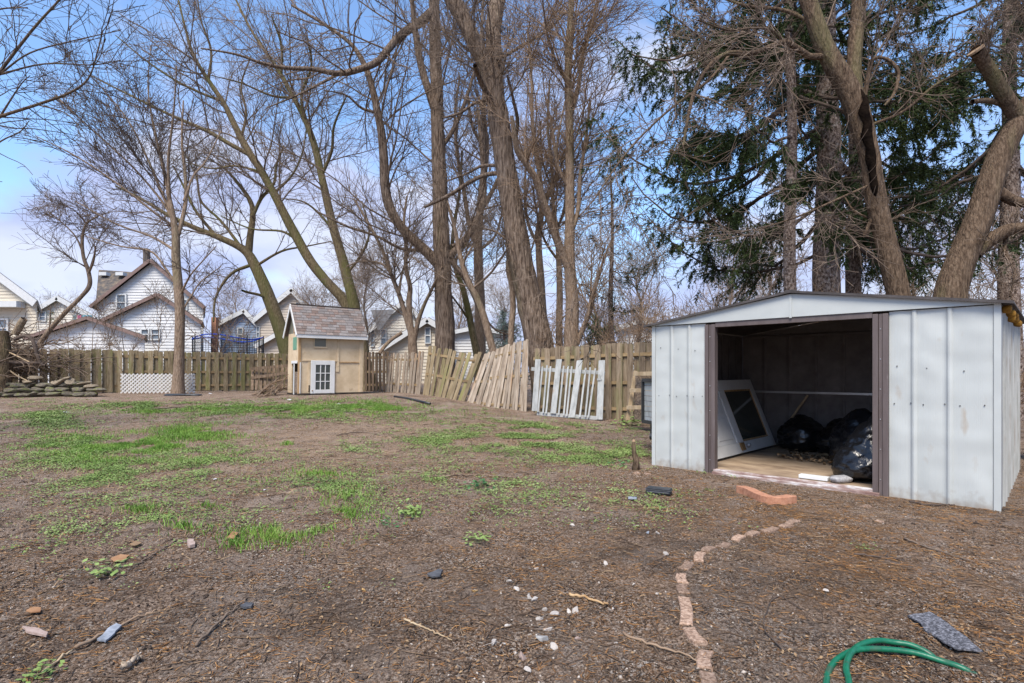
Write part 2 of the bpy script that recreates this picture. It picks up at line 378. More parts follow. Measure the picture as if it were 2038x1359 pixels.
M['chimney'] = mat('chimney', [(0.35, (0.32, 0.15, 0.09)), (0.65, (0.46, 0.24, 0.15))], scale=9, bump=0.4)
M['net_blue'] = mat('net_blue', [(0.3, (0.015, 0.06, 0.42)), (0.7, (0.03, 0.10, 0.55))], bump=0.1)
M['net'] = mat('net', [(0.3, (0.012, 0.013, 0.016)), (0.7, (0.03, 0.032, 0.036))], bump=0)
M['cloth_pink'] = mat('cloth_pink', [(0.3, (0.50, 0.10, 0.22)), (0.7, (0.60, 0.2, 0.3))], bump=0.2)
M['cloth_teal'] = mat('cloth_teal', [(0.3, (0.12, 0.38, 0.46)), (0.7, (0.3, 0.55, 0.6))], bump=0.2)


# ------------------------------------------------------------------ building helpers
def wloc(o):
    v = Vector((0, 0, 0))
    while o is not None:
        v = v + o.location
        o = o.parent
    return v


def tag(o, label=None, cat=None, group=None, kind=None):
    if label: o['label'] = label
    if cat: o['category'] = cat
    if group: o['group'] = group
    if kind: o['kind'] = kind
    return o


def thing(name, loc, label, cat, group=None):
    """an Empty at the thing's base that parents its parts"""
    o = bpy.data.objects.new(name, None)
    o.location = loc
    o.empty_display_size = 0.2
    COL.objects.link(o)
    return tag(o, label, cat, group)


def link(name, me, parent=None, loc=(0, 0, 0), rot=(0, 0, 0), scale=(1, 1, 1), m=None):
    """an object on a mesh; loc is where it stands in the world"""
    o = bpy.data.objects.new(name, me)
    if m and not me.materials:
        me.materials.append(m)
    o.parent = parent
    o.location = Vector(loc) - (wloc(parent) if parent else Vector((0, 0, 0)))
    o.rotation_euler = rot
    o.scale = scale
    COL.objects.link(o)
    return o


def np_mesh(name, verts, faces, smooth=False):
    """a mesh from an (n, 3) array and an (m, 3) or (m, 4) array"""
    verts, faces = np.asarray(verts, np.float32), np.asarray(faces, np.int32)
    me = bpy.data.meshes.new(name)
    k = faces.shape[1]
    me.vertices.add(len(verts))
    me.vertices.foreach_set('co', verts.ravel())
    me.loops.add(faces.size)
    me.loops.foreach_set('vertex_index', faces.ravel())
    me.polygons.add(len(faces))
    me.polygons.foreach_set('loop_start', np.arange(0, faces.size, k, dtype=np.int32))
    me.polygons.foreach_set('loop_total', np.full(len(faces), k, np.int32))
    if smooth:
        me.polygons.foreach_set('use_smooth', np.ones(len(faces), bool))
    me.update(calc_edges=True)
    return me


class MB:
    """collects shapes, in world coordinates, into one mesh"""
    def __init__(s):
        s.v, s.f = [], []

    def add(s, vs, fs):
        k = len(s.v)
        s.v += [tuple(v) for v in vs]
        s.f += [tuple(i + k for i in f) for f in fs]
        return s

    def hexa(s, c):
        """eight corners: four below, four above, same order"""
        return s.add(c, [(3, 2, 1, 0), (4, 5, 6, 7), (0, 1, 5, 4), (1, 2, 6, 5), (2, 3, 7, 6), (3, 0, 4, 7)])

    def box(s, p, q, fn=None):
        (a, b, c), (d, e, f) = p, q
        k = [(a, b, c), (d, b, c), (d, e, c), (a, e, c), (a, b, f), (d, b, f), (d, e, f), (a, e, f)]
        return s.hexa([fn(*x) for x in k] if fn else k)

    def obox(s, c, ax, ay, az):
        """centre and three half axes"""
        c, ax, ay, az = map(Vector, (c, ax, ay, az))
        return s.hexa([c - ax - ay - az, c + ax - ay - az, c + ax + ay - az, c - ax + ay - az, c - ax - ay + az, c + ax - ay + az, c + ax + ay + az, c - ax + ay + az])

    def prism(s, poly, vec):
        """a polygon (list of points) pushed along a vector"""
        n = len(poly)
        vec = Vector(vec)
        a = [Vector(p) for p in poly]
        return s.add(a + [p + vec for p in a], [tuple(range(n))[::-1], tuple(range(n, 2 * n))] + [(i, (i + 1) % n, n + (i + 1) % n, n + i) for i in range(n)])

    def beam(s, a, b, w, h, up=(0, 0, 1)):
        a, b = Vector(a), Vector(b)
        d = (b - a)
        side = d.cross(Vector(up))
        if side.length < 1e-6:
            side = d.cross(Vector((1, 0, 0)))
        side.normalize()
        u = side.cross(d).normalized()
        return s.obox((a + b) / 2, d / 2, side * w / 2, u * h / 2)

    def tube(s, pts, rad, n=8, cap=True):
        P = np.array([tuple(p) for p in pts])[None]
        Rr = np.array(rad if hasattr(rad, '__len__') else [rad] * len(pts), float)[None]
        v, f = tubes(P, Rr, n)
        s.add(v, f.tolist())
        if cap:
            k = len(s.v) - len(v)
            s.f.append(tuple(range(k, k + n))[::-1])
            s.f.append(tuple(range(len(s.v) - n, len(s.v))))
        return s

    def build(s, name, m, parent=None, smooth=False, bevel=0.0, loc=None):
        me = bpy.data.meshes.new(name)
        if parent is not None:
            o0 = wloc(parent)
        elif loc is not None:
            o0 = Vector(loc)
        else:
            a = np.array(s.v)
            o0 = Vector((a[:, 0].mean(), a[:, 1].mean(), a[:, 2].min()))
        me.from_pydata([(x - o0.x, y - o0.y, z - o0.z) for x, y, z in s.v], [], s.f)
        me.validate()
        me.update()
        if smooth:
            me.polygons.foreach_set('use_smooth', np.ones(len(me.polygons), bool))
        me.materials.append(M[m] if isinstance(m, str) else m)
        o = bpy.data.objects.new(name, me)
        o.parent = parent
        if parent is None:
            o.location = o0
        COL.objects.link(o)
        if bevel:
            b = o.modifiers.new('bevel', 'BEVEL')
            b.width, b.segments = bevel, 2
            b.limit_method = 'ANGLE'
        return o


def tubes(P, Rr, n):
    """P (m, k, 3) polylines, Rr (m, k) radii -> verts, quads"""
    m, k, _ = P.shape
    T = np.empty_like(P)
    T[:, 1:-1] = P[:, 2:] - P[:, :-2]
    T[:, 0] = P[:, 1] - P[:, 0]
    T[:, -1] = P[:, -1] - P[:, -2]
    T /= np.linalg.norm(T, axis=2, keepdims=True) + 1e-9
    mean = T.mean(axis=1, keepdims=True)
    ref = np.where(np.abs(mean[..., 2:3]) > 0.75, np.array([1.0, 0.13, 0]), np.array([0.05, 0.1, 1.0]))
    A = np.cross(T, np.broadcast_to(ref, T.shape))
    A /= np.linalg.norm(A, axis=2, keepdims=True) + 1e-9
    B = np.cross(T, A)
    ang = np.arange(n) * 2 * math.pi / n
    V = P[:, :, None] + Rr[:, :, None, None] * (A[:, :, None] * np.cos(ang)[None, None, :, None] + B[:, :, None] * np.sin(ang)[None, None, :, None])
    i = np.arange(m * k * n).reshape(m, k, n)
    a, b = i[:, :-1], i[:, 1:]
    F = np.stack([a, np.roll(a, -1, 2), np.roll(b, -1, 2), b], -1).reshape(-1, 4)
    return V.reshape(-1, 3), F


def smooth_path(pts, k):
    """Catmull-Rom through rows of numbers, k rows out"""
    p = np.array([tuple(q) for q in pts], float)
    p = np.vstack([2 * p[0] - p[1], p, 2 * p[-1] - p[-2]])
    t = np.linspace(0, len(p) - 3 - 1e-6, k)
    i = t.astype(int)
    f = (t - i)[:, None]
    a, b, c, d = p[i], p[i + 1], p[i + 2], p[i + 3]
    return 0.5 * (2 * b + (c - a) * f + (2 * a - 5 * b + 4 * c - d) * f ** 2 + (3 * b - a - 3 * c + d) * f ** 3)


def ico(sub):
    import bmesh
    bm = bmesh.new()
    bmesh.ops.create_icosphere(bm, subdivisions=sub, radius=1)
    v = np.array([x.co[:] for x in bm.verts])
    f = np.array([[x.index for x in p.verts] for p in bm.faces])
    bm.free()
    return v, f


def hull_rock(name, size, seed, m, n=13):
    """an angular broken stone: the hull of a few points"""
    import bmesh
    g = np.random.default_rng(seed)
    p = norm3(g.normal(size=(n, 3))) * g.uniform(0.8, 1.0, (n, 1))
    p = np.sign(p) * np.abs(p) ** 0.8 * np.array(size) / 2
    bm = bmesh.new()
    for q in p: bm.verts.new(q)
    bmesh.ops.convex_hull(bm, input=bm.verts)
    bmesh.ops.delete(bm, geom=[v for v in bm.verts if not v.link_faces], context='VERTS')
    bmesh.ops.bevel(bm, geom=list(bm.edges), offset=0.04 * min(size), segments=1, affect='EDGES')
    me = bpy.data.meshes.new(name)
    bm.to_mesh(me)
    bm.free()
    me.materials.append(M[m])
    return me


def norm3(v):
    return v / np.linalg.norm(v, axis=1, keepdims=True)


ICO = {k: ico(k) for k in (1, 2, 3, 5)}


def rock_mesh(name, size, seed, sub=2, flat=0.35, m=None):
    v, f = ICO[sub]
    v = v.copy()
    v = np.sign(v) * np.abs(v) ** 0.75                       # boxier than a ball
    v *= (0.75 + 0.5 * fnoise(v + seed * 3.7, 1.1, seed, 2))[:, None]
    v *= np.array(size) / 2
    me = np_mesh(name, v, f, smooth=sub > 2)
    if m: me.materials.append(M[m])
    return me


# ------------------------------------------------------------------ the yard
STRAW = [(560, 905, 420, 60, 1.0), (700, 870, 330, 40, 0.9), (330, 845, 160, 22, 0.7), (900, 860, 200, 30, 0.6), (200, 800, 240, 14, 0.5), (1180, 1180, 60, 40, 0.0)]
NEEDLE = [(1800, 1150, 330, 190, 1.0), (1600, 1080, 250, 90, 0.8), (1350, 1000, 220, 60, 0.6), (1100, 1150, 300, 120, 0.45), (1000, 950, 300, 60, 0.35), (1900, 1020, 200, 40, 0.9)]
DARK = [(1500, 1150, 300, 120, 0.5), (1970, 1000, 90, 120, 1.0), (700, 1230, 600, 120, 0.4), (1700, 1300, 300, 80, 0.5)]


def blob_world(b):
    px, py, rx, ry, w = b
    c = G(px, py)
    n, f_ = G(px, py + ry), G(px, max(py - ry, 762))
    return (c.x, (n.y + f_.y) / 2, rx * c.y / FOC, max((f_.y - n.y) / 2, 0.05), w, rx * 0.0 + c.x / c.y)


def blob_mask(x, y, blobs):
    out = np.zeros_like(x)
    for b in blobs:
        cx, cy, rx, ry, w, _ = blob_world(b)
        d = ((x - cx) / rx) ** 2 + ((y - cy) / ry) ** 2
        out = np.maximum(out, w * np.exp(-d * 0.9))
    return out


def relief(x, y):
    """small lumps and hollows of the soil, fading out with distance"""
    p = np.stack([x, y, np.zeros_like(x)], 1)
    near = 1 - 0.75 * sstep(6, 14, y)
    h = 0.05 * (fnoise(p, 0.7, 3) - 0.5) + near * (0.030 * (fnoise(p, 4.5, 5, 3) - 0.5) + 0.016 * (fnoise(p, 22, 9, 2) - 0.5))
    return h


def shed_flat(x, y):
    """0 inside and right beside the shed, so the soil stays below its floor"""
    u = (x - 1.735) * 0.7103 + (y - 6.84) * -0.7039
    v = (x - 1.735) * 0.7039 + (y - 6.84) * 0.7103
    d = np.maximum(np.maximum(-u, u - 3.24), np.maximum(-v, v - 2.75))
    return sstep(0.0, 0.35, d)


def ground_z(x, y):
    x, y = np.atleast_1d(np.asarray(x, float)), np.atleast_1d(np.asarray(y, float))
    k = shed_flat(x, y)
    return zg(x, y) + relief(x, y) * k - 0.03 * (1 - k)


def gz(x, y):
    return float(ground_z(x, y)[0])


def make_ground():
    rows = np.concatenate([[-400, -120, -40, -12, -4, -1.5, 0.0, 0.6], np.geomspace(1.1, 45, 390), np.geomspace(50, 1500, 24)])
    cols = np.linspace(-1.25, 1.25, 480)                       # tangent of the bearing
    cols = np.sign(cols) * (np.abs(cols) + 0.25 * np.abs(cols) ** 5)
    Yg, Tg = np.meshgrid(rows, cols, indexing='ij')
    x, y = (Tg * (np.abs(Yg) + 1.0)).ravel(), Yg.ravel()
    z = ground_z(x, y)
    V = np.stack([x, y, z], 1)
    i = np.arange(len(V)).reshape(len(rows), len(cols))
    F = np.stack([i[:-1, :-1], i[:-1, 1:], i[1:, 1:], i[1:, :-1]], -1).reshape(-1, 4)
    k = len(V)
    me = np_mesh('ground', V, F, True)
    mask = np.zeros((len(V), 4), np.float32)
    mask[:k, 0] = blob_mask(x, y, STRAW)
    mask[:k, 1] = blob_mask(x, y, NEEDLE)
    mask[:k, 2] = blob_mask(x, y, DARK)
    mask[:, 3] = 1
    at_ = me.color_attributes.new('soil', 'FLOAT_COLOR', 'POINT')
    at_.data.foreach_set('color', mask.ravel())
    m = bpy.data.materials.new('soil')
    m.use_nodes = True
    n, l = m.node_tree.nodes, m.node_tree.links
    b = n['Principled BSDF']
    b.inputs['Roughness'].default_value = 0.95
    b.inputs['Specular IOR Level'].default_value = 0.12
    tc = n.new('ShaderNodeTexCoord')
    va = n.new('ShaderNodeVertexColor')
    va.layer_name = 'soil'
    sp = n.new('ShaderNodeSeparateColor')
    l.new(va.outputs['Color'], sp.inputs[0])

    def noise(s, d=6, r=0.6):
        q = n.new('ShaderNodeTexNoise')
        q.inputs['Scale'].default_value = s
        q.inputs['Detail'].default_value = d
        q.inputs['Roughness'].default_value = r
        l.new(tc.outputs['Object'], q.inputs['Vector'])
        return q.outputs['Fac']

    def ramp(fac, stops):
        q = n.new('ShaderNodeValToRGB')
        e = q.color_ramp.elements
        e[0].position, e[0].color = stops[0][0], (*stops[0][1], 1)
        e[1].position, e[1].color = stops[-1][0], (*stops[-1][1], 1)
        for p, c in stops[1:-1]:
            e.new(p).color = (*c, 1)
        l.new(fac, q.inputs['Fac'])
        return q.outputs['Color']

    def mix(fac, a, c):
        q = n.new('ShaderNodeMixRGB')
        l.new(fac, q.inputs['Fac'])
        l.new(a, q.inputs['Color1'])
        l.new(c, q.inputs['Color2'])
        return q.outputs['Color']

    def mul(a, c):
        q = n.new('ShaderNodeMath')
        q.operation = 'MULTIPLY'
        l.new(a, q.inputs[0])
        if isinstance(c, float): q.inputs[1].default_value = c
        else: l.new(c, q.inputs[1])
        return q.outputs[0]

    def grey(fac, a, c):
        q = n.new('ShaderNodeMapRange')
        q.inputs[1].default_value, q.inputs[2].default_value = a, c
        l.new(fac, q.inputs[0])
        return q.outputs[0]
    fine = noise(75, 5, 0.75)
    base = ramp(fine, [(0.40, (0.042, 0.027, 0.018)), (0.465, (0.165, 0.110, 0.074)), (0.53, (0.31, 0.22, 0.157)), (0.62, (0.52, 0.40, 0.305))])
    sand = ramp(noise(110, 4, 0.7), [(0.36, (0.17, 0.128, 0.10)), (0.51, (0.35, 0.275, 0.22)), (0.66, (0.55, 0.46, 0.38))])
    damp = ramp(noise(70, 5, 0.75), [(0.40, (0.022, 0.015, 0.011)), (0.52, (0.085, 0.060, 0.044)), (0.64, (0.22, 0.16, 0.12))])
    c = mix(mul(grey(noise(1.3, 5), 0.48, 0.62), 0.9), base, sand)
    c = mix(mul(grey(noise(1.9, 6, 0.65), 0.47, 0.36), 0.8), c, damp)
    strw = ramp(noise(60, 5, 0.75), [(0.34, (0.14, 0.088, 0.055)), (0.49, (0.34, 0.235, 0.155)), (0.64, (0.58, 0.44, 0.31))])
    c = mix(mul(sp.outputs[0], grey(noise(3.2, 5), 0.28, 0.55)), c, strw)
    ndl = ramp(noise(95, 5, 0.8), [(0.38, (0.035, 0.022, 0.014)), (0.49, (0.165, 0.085, 0.036)), (0.60, (0.40, 0.215, 0.085))])
    c = mix(mul(sp.outputs[1], grey(noise(4.5, 6, 0.7), 0.38, 0.58)), c, ndl)
    def specks(scale, stops, amount, c0):
        """single grains and flakes lying in the soil, one colour per grain"""
        dist = n.new('ShaderNodeTexNoise')
        dist.inputs['Scale'].default_value = scale * 1.3
        l.new(tc.outputs['Object'], dist.inputs['Vector'])
        ad = n.new('ShaderNodeVectorMath')
        ad.operation = 'MULTIPLY_ADD'
        ad.inputs[1].default_value = (0.9 / scale,) * 3
        l.new(dist.outputs['Color'], ad.inputs[0])
        l.new(tc.outputs['Object'], ad.inputs[2])
        vo = n.new('ShaderNodeTexVoronoi')
        vo.inputs['Scale'].default_value = scale
        l.new(ad.outputs[0], vo.inputs['Vector'])
        sc_ = n.new('ShaderNodeSeparateColor')
        l.new(vo.outputs['Color'], sc_.inputs[0])
        col = ramp(sc_.outputs[0], stops)
        gt = n.new('ShaderNodeMath')
        gt.operation = 'LESS_THAN'
        gt.inputs[1].default_value = amount
        l.new(sc_.outputs[1], gt.inputs[0])
        return mix(mul(gt.outputs[0], mul(grey(noise(2.1, 4, 0.6), 0.36, 0.62), 0.9)), c0, col)
    c = specks(85, [(0.0, (0.012, 0.009, 0.008)), (0.42, (0.035, 0.024, 0.018)), (0.5, (0.19, 0.088, 0.035)), (0.72, (0.33, 0.175, 0.075)), (0.8, (0.44, 0.37, 0.30)), (1.0, (0.60, 0.54, 0.47))], 0.44, c)
    c = specks(190, [(0.0, (0.010, 0.008, 0.007)), (0.45, (0.03, 0.02, 0.015)), (0.55, (0.22, 0.11, 0.05)), (0.8, (0.40, 0.27, 0.16)), (1.0, (0.62, 0.56, 0.49))], 0.50, c)
    blk = ramp(fine, [(0.4, (0.014, 0.011, 0.009)), (0.6, (0.06, 0.046, 0.037))])
    c = mix(mul(sp.outputs[2], grey(noise(2.6, 5, 0.7), 0.40, 0.58)), c, blk)
    l.new(c, b.inputs['Base Color'])
    b1 = n.new('ShaderNodeBump')
    b1.inputs['Strength'].default_value = 0.9
    b1.inputs['Distance'].default_value = 0.032
    l.new(noise(38, 6, 0.75), b1.inputs['Height'])
    b2 = n.new('ShaderNodeBump')
    b2.inputs['Strength'].default_value = 0.8
    b2.inputs['Distance'].default_value = 0.016
    l.new(noise(140, 3, 0.7), b2.inputs['Height'])
    l.new(b1.outputs[0], b2.inputs['Normal'])
    l.new(b2.outputs[0], b.inputs['Normal'])
    o = link('ground', me, m=m)
    tag(o, 'bare brown soil of the yard with straw, needles and weeds', 'ground', kind='structure')


make_ground()

# ------------------------------------------------------------------ metal shed
SA, SU, SV = Vector((1.735, 6.84, 0)), Vector((0.7103, -0.7039, 0)), Vector((0.7039, 0.7103, 0))
SW, SD, EAVE, RIDGE = 3.24, 2.75, 1.69, 1.935


def S(u, v, z):
    p = SA + SU * u + SV * v
    return (p.x, p.y, z)


def shed_mesh(mb, name, m, parent, **k):
    """shed parts keep local axes (u, v, z), so their ridged paint follows the wall"""
    me = bpy.data.meshes.new(name)
    me.from_pydata(mb.v, [], mb.f)
    me.validate()
    me.update()
    me.materials.append(M[m])
    ob = bpy.data.objects.new(name, me)
    ob.parent = parent
    COL.objects.link(ob)
    if k.get('bevel'):
        b = ob.modifiers.new('bevel', 'BEVEL')
        b.width, b.segments, b.limit_method = k['bevel'], 2, 'ANGLE'
    if k.get('smooth'):
        me.polygons.foreach_set('use_smooth', np.ones(len(me.polygons), bool))
    return ob


shed = thing('metal_shed', SA, 'open pale grey metal garden shed with low gable roof and brown door frame', 'shed')
shed.rotation_euler = (0, 0, math.atan2(SU.y, SU.x))


def sheet(u0, u1, z0, z1, v, rib=True, out=-1, bow=0.004):
    """a wall sheet along u with a standing rib at its far edge; out: side the rib stands on"""
    mb = MB()
    n = 7
    ue = u1 - 0.034 if rib else u1
    prof = [(u0 + (ue - u0) * i / (n - 1), v + out * bow * math.sin(math.pi * i / (n - 1))) for i in range(n)]
    if rib:
        prof += [(u1 - 0.030, v + out * 0.016), (u1 - 0.006, v + out * 0.016), (u1 + 0.006, v + out * 0.001)]
    k = len(prof)
    vs, zz = [], np.linspace(z0, z1, 9)
    for off in (0, -out * 0.004):
        for z in zz:
            for i, (a, c) in enumerate(prof):
                j = 0.004 * math.sin(z * 5.3 + a * 11) * math.sin(math.pi * min(i, n - 1) / (n - 1)) * (1 if i < n else 0)
                vs.append((a, c + off + j, z))
    fs = []
    h = len(zz)
    for s_ in range(2):
        for r in range(h - 1):
            for i in range(k - 1):
                a = s_ * h * k + r * k + i
                q = (a, a + 1, a + 1 + k, a + k)
                fs.append(q if (s_ == 0) == (out < 0) else q[::-1])
    return mb.add(vs, fs)


Zb = -0.045
for a, b_ in ((0.05, 0.285), (0.285, 0.51), (0.51, 0.690)):
    p = shed_mesh(sheet(a, b_, Zb, EAVE - 0.015, 0.0, rib=b_ < 0.6), 'wall_panel', 'metal_white', shed, smooth=True)
    sc = MB()
    for z, sx in ((0.83, 0.2), (0.84, 0.8), (1.42 - a * 0.1, 0.3)):
        sc.box((a + (b_ - a) * sx - 0.004, -0.010, z - 0.004), (a + (b_ - a) * sx + 0.004, -0.003, z + 0.004))
    shed_mesh(sc, 'screw', 'screw', p)
for a, b_ in ((2.463, 2.669), (2.669, 2.921), (2.921, 3.19)):
    p = shed_mesh(sheet(a, b_, Zb, EAVE - 0.015, 0.0, rib=b_ < 3.1), 'wall_panel', 'metal_white', shed, smooth=True)
    sc = MB()
    for z, sx in ((0.83, 0.2), (0.84, 0.8), (1.42 - a * 0.1, 0.3)):
        sc.box((a + (b_ - a) * sx - 0.004, -0.010, z - 0.004), (a + (b_ - a) * sx + 0.004, -0.003, z + 0.004))
    shed_mesh(sc, 'screw', 'screw', p)
for a, b_ in ((0.0, 0.048), (3.192, SW)):
    shed_mesh(MB().box((a, -0.012, Zb), (b_, 0.02, EAVE - 0.005)), 'corner_trim', 'metal_smooth', shed, bevel=0.004)


def side_sheet(u, v0, v1, out, m):
    """a side wall sheet: the same profile turned onto the side"""
    mb = sheet(v0, v1, Zb, EAVE - 0.01, 0.0, True, -1, 0.002)
    mb.v = [(u - out * y, x, z) for x, y, z in mb.v]
    return shed_mesh(mb, 'wall_panel', m, shed, smooth=True)


nside = 11
for k in range(nside):
    v0, v1 = 0.02 + (SD - 0.02) * k / nside, 0.02 + (SD - 0.02) * (k + 1) / nside
    side_sheet(SW - 0.003, v0, v1, 1, 'metal_dirty')
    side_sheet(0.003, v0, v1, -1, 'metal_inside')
for k in range(9):
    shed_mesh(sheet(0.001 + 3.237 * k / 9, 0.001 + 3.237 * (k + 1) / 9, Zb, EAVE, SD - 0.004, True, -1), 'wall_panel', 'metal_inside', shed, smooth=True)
# door frame: brown jambs built of stepped strips, and the header
for u0, u1, d in ((0.692, 0.812, 1), (2.336, 2.461, -1)):
    w = u1 - u0
    jb = shed_mesh(MB().box((u0, -0.030, Zb), (u0 + w * 0.36, 0.05, EAVE - 0.03)), 'door_jamb', 'brown_metal', shed, bevel=0.003)
    shed_mesh(MB().box((u0 + w * 0.38, -0.018, Zb), (u0 + w * 0.62, 0.05, EAVE - 0.03)), 'jamb_strip', 'brown_metal', jb, bevel=0.003)
    shed_mesh(MB().box((u0 + w * 0.64, -0.030, Zb), (u1, 0.05, EAVE - 0.03)), 'jamb_strip', 'brown_metal', jb, bevel=0.003)
    sc = MB()
    for z in np.arange(0.12, 1.6, 0.28):
        sc.box((u0 + w * 0.5 - 0.004, -0.023, z - 0.004), (u0 + w * 0.5 + 0.004, -0.017, z + 0.004))
    shed_mesh(sc, 'screw', 'steel', jb)
shed_mesh(MB().box((0.814, -0.022, 1.625), (2.334, 0.03, EAVE - 0.004)), 'door_header', 'brown_metal', shed, bevel=0.003)
# gable, in two sheets that meet under the ridge
gz0, eo = EAVE + 0.004, -0.05
for a, b_, za, zb in ((0.0, 1.618, EAVE + 0.012, RIDGE - 0.012), (1.622, SW, RIDGE - 0.012, EAVE + 0.012)):
    shed_mesh(MB().prism([(a, -0.034, gz0 - 0.012), (b_, -0.034, gz0 - 0.012), (b_, -0.034, zb), (a, -0.034, za)], (0, 0.02, 0)), 'gable_panel', 'metal_smooth', shed, bevel=0.003)
shed_mesh(MB().box((1.608, -0.042, gz0 - 0.02), (1.632, -0.0345, RIDGE - 0.02)), 'gable_seam', 'metal_smooth', shed)
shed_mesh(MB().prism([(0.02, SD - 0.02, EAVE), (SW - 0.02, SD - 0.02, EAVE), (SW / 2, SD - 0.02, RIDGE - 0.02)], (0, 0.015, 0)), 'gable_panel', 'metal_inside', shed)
# roof sheets and their dark edging
for s_ in (0, 1):
    def ru(t):
        return SW / 2 + (1 if s_ else -1) * t
    for k in range(6):
        v0, v1 = -0.06 + (SD + 0.12) * k / 6, -0.06 + (SD + 0.12) * (k + 1) / 6 - 0.004
        e_ = 1.70
        zE = RIDGE - (RIDGE - EAVE) * e_ / (SW / 2)
        c = [(ru(0.003), v0, RIDGE), (ru(e_), v0, zE), (ru(e_), v1, zE), (ru(0.003), v1, RIDGE)]
        if s_ == 0: c = c[::-1]
        shed_mesh(MB().hexa(c + [(x, y, z + 0.012) for x, y, z in c]), 'roof_panel', 'roof_trim', shed)
    shed_mesh(MB().prism([(ru(0.0), -0.072, RIDGE - 0.006), (ru(1.70), -0.072, zE - 0.006), (ru(1.70), -0.072, zE + 0.018), (ru(0), -0.072, RIDGE + 0.018)], (0, 0.010, 0)), 'roof_edge', 'roof_trim', shed)
shed_mesh(MB().hexa([(SW / 2 - 0.06, -0.07, RIDGE + 0.008), (SW / 2 + 0.06, -0.07, RIDGE + 0.008), (SW / 2 + 0.06, SD + 0.06, RIDGE + 0.008), (SW / 2 - 0.06, SD + 0.06, RIDGE + 0.008), (SW / 2 - 0.03, -0.07, RIDGE + 0.026), (SW / 2 + 0.03, -0.07, RIDGE + 0.026), (SW / 2 + 0.03, SD + 0.06, RIDGE + 0.026), (SW / 2 - 0.03, SD + 0.06, RIDGE + 0.026)]), 'ridge_cap', 'roof_trim', shed)
# floor, sill, frame rails
shed_mesh(MB().box((0.03, 0.03, -0.03), (0.56, SD - 0.02, 0.012)), 'floor_board', 'plywood', shed)
shed_mesh(MB().box((0.60, 0.03, -0.03), (SW - 0.03, SD - 0.02, 0.016)), 'floor_board', 'plywood', shed)
shed_mesh(MB().box((0.562, 0.03, -0.03), (0.598, SD - 0.02, 0.022)), 'floor_batten', 'dark_wood', shed)
shed_mesh(MB().box((0.80, -0.045, -0.04), (2.34, 0.028, 0.022)), 'door_sill', 'sill_paint', shed, bevel=0.004)
shed_mesh(MB().box((0.80, -0.085, -0.06), (2.40, -0.047, 0.0)), 'door_track', 'sill_paint', shed, bevel=0.004)
shed_mesh(MB().box((0.0, -0.045, -0.08), (0.79, -0.015, -0.03)), 'base_timber', 'dark_wood', shed)
shed_mesh(MB().box((2.41, -0.045, -0.09), (SW, -0.015, -0.038)), 'base_timber', 'dark_wood', shed)
shed_mesh(MB().box((0.02, SD - 0.05, 0.80), (SW - 0.02, SD - 0.022, 0.83)), 'wall_rail', 'steel', shed)
shed_mesh(MB().box((0.02, SD - 0.05, EAVE - 0.05), (SW - 0.02, SD - 0.022, EAVE - 0.02)), 'wall_rail', 'metal_inside', shed)
shed_mesh(MB().box((0.02, 0.03, 0.80), (0.045, SD - 0.06, 0.83)), 'wall_rail', 'metal_inside', shed)
for k in range(6):
    q = rock_mesh('foam_sealant', (0.07, 0.10, 0.07), k, 2, m='foam')
    ob = bpy.data.objects.new('foam_sealant', q)
    ob.parent = shed
    ob.location = (SW + 0.03 + 0.012 * (k % 2), 0.10 + 0.26 * k, EAVE - 0.045 - 0.02 * (k % 3))
    COL.objects.link(ob)

# things kept in the shed
dr = thing('storm_door', S(0.45, 1.6, 0.03), 'white storm door with a dark window lying on its side, leaning inside the shed', 'door')
DB, DT = (0.55, 0.026), (0.17, 0.99)                          # foot and head of the lean, (u, z)
DN = Vector((DT[1] - DB[1], 0, -(DT[0] - DB[0]))).normalized()


def D(h, s, t):
    """h 0..1 up the lean, s along v, t off the face towards the middle of the shed"""
    u, z = DB[0] + (DT[0] - DB[0]) * h, DB[1] + (DT[1] - DB[1]) * h
    return S(u + DN.x * t, s, z + DN.z * t)


def dslab(h0, h1, s0, s1, t0, t1):
    return MB().hexa([D(h0, s0, t0), D(h0, s1, t0), D(h0, s1, t1), D(h0, s0, t1), D(h1, s0, t0), D(h1, s1, t0), D(h1, s1, t1), D(h1, s0, t1)])


dslab(0, 0.14, 0.55, 2.52, 0, 0.04).build('stile', 'white_paint', dr, bevel=0.004)
dslab(0.86, 1, 0.55, 2.52, 0, 0.04).build('stile', 'white_paint', dr, bevel=0.004)
for a, b_ in ((0.55, 0.72), (1.28, 1.46), (2.38, 2.52)):
    dslab(0.143, 0.857, a, b_, 0, 0.04).build('crossrail', 'white_paint', dr, bevel=0.004)
pn = dslab(0.143, 0.857, 0.722, 1.278, 0.012, 0.026).build('kick_panel', 'white_paint', dr)
for h0, h1 in ((0.20, 0.48), (0.54, 0.80)):
    dslab(h0, h1, 0.78, 1.22, 0.027, 0.036).build('raised_panel', 'white_paint', pn, bevel=0.006)
wp = dslab(0.15, 0.85, 1.47, 2.37, 0.014, 0.022).build('window_pane', 'window_dark', dr)
for a, b_, c, d in ((0.143, 0.165, 1.462, 2.378), (0.835, 0.857, 1.462, 2.378), (0.167, 0.833, 1.462, 1.478), (0.167, 0.833, 2.362, 2.378)):
    dslab(a, b_, c, d, 0.023, 0.034).build('pane_bead', 'raw_wood', wp)
lk = dslab(0.03, 0.13, 1.30, 1.42, 0.041, 0.062).build('lock_plate', 'rust', dr, bevel=0.004)
MB().tube([D(0.08, 1.50, 0.041), D(0.08, 1.50, 0.075), D(0.08, 1.50, 0.10)], [0.016, 0.03, 0.022], 10).build('knob', 'steel', lk, True)
pole = MB().tube([S(0.75, 2.6, 0.40), S(0.97, 2.69, 0.78)], 0.016, 8).build('wooden_pole', 'tan_wood')
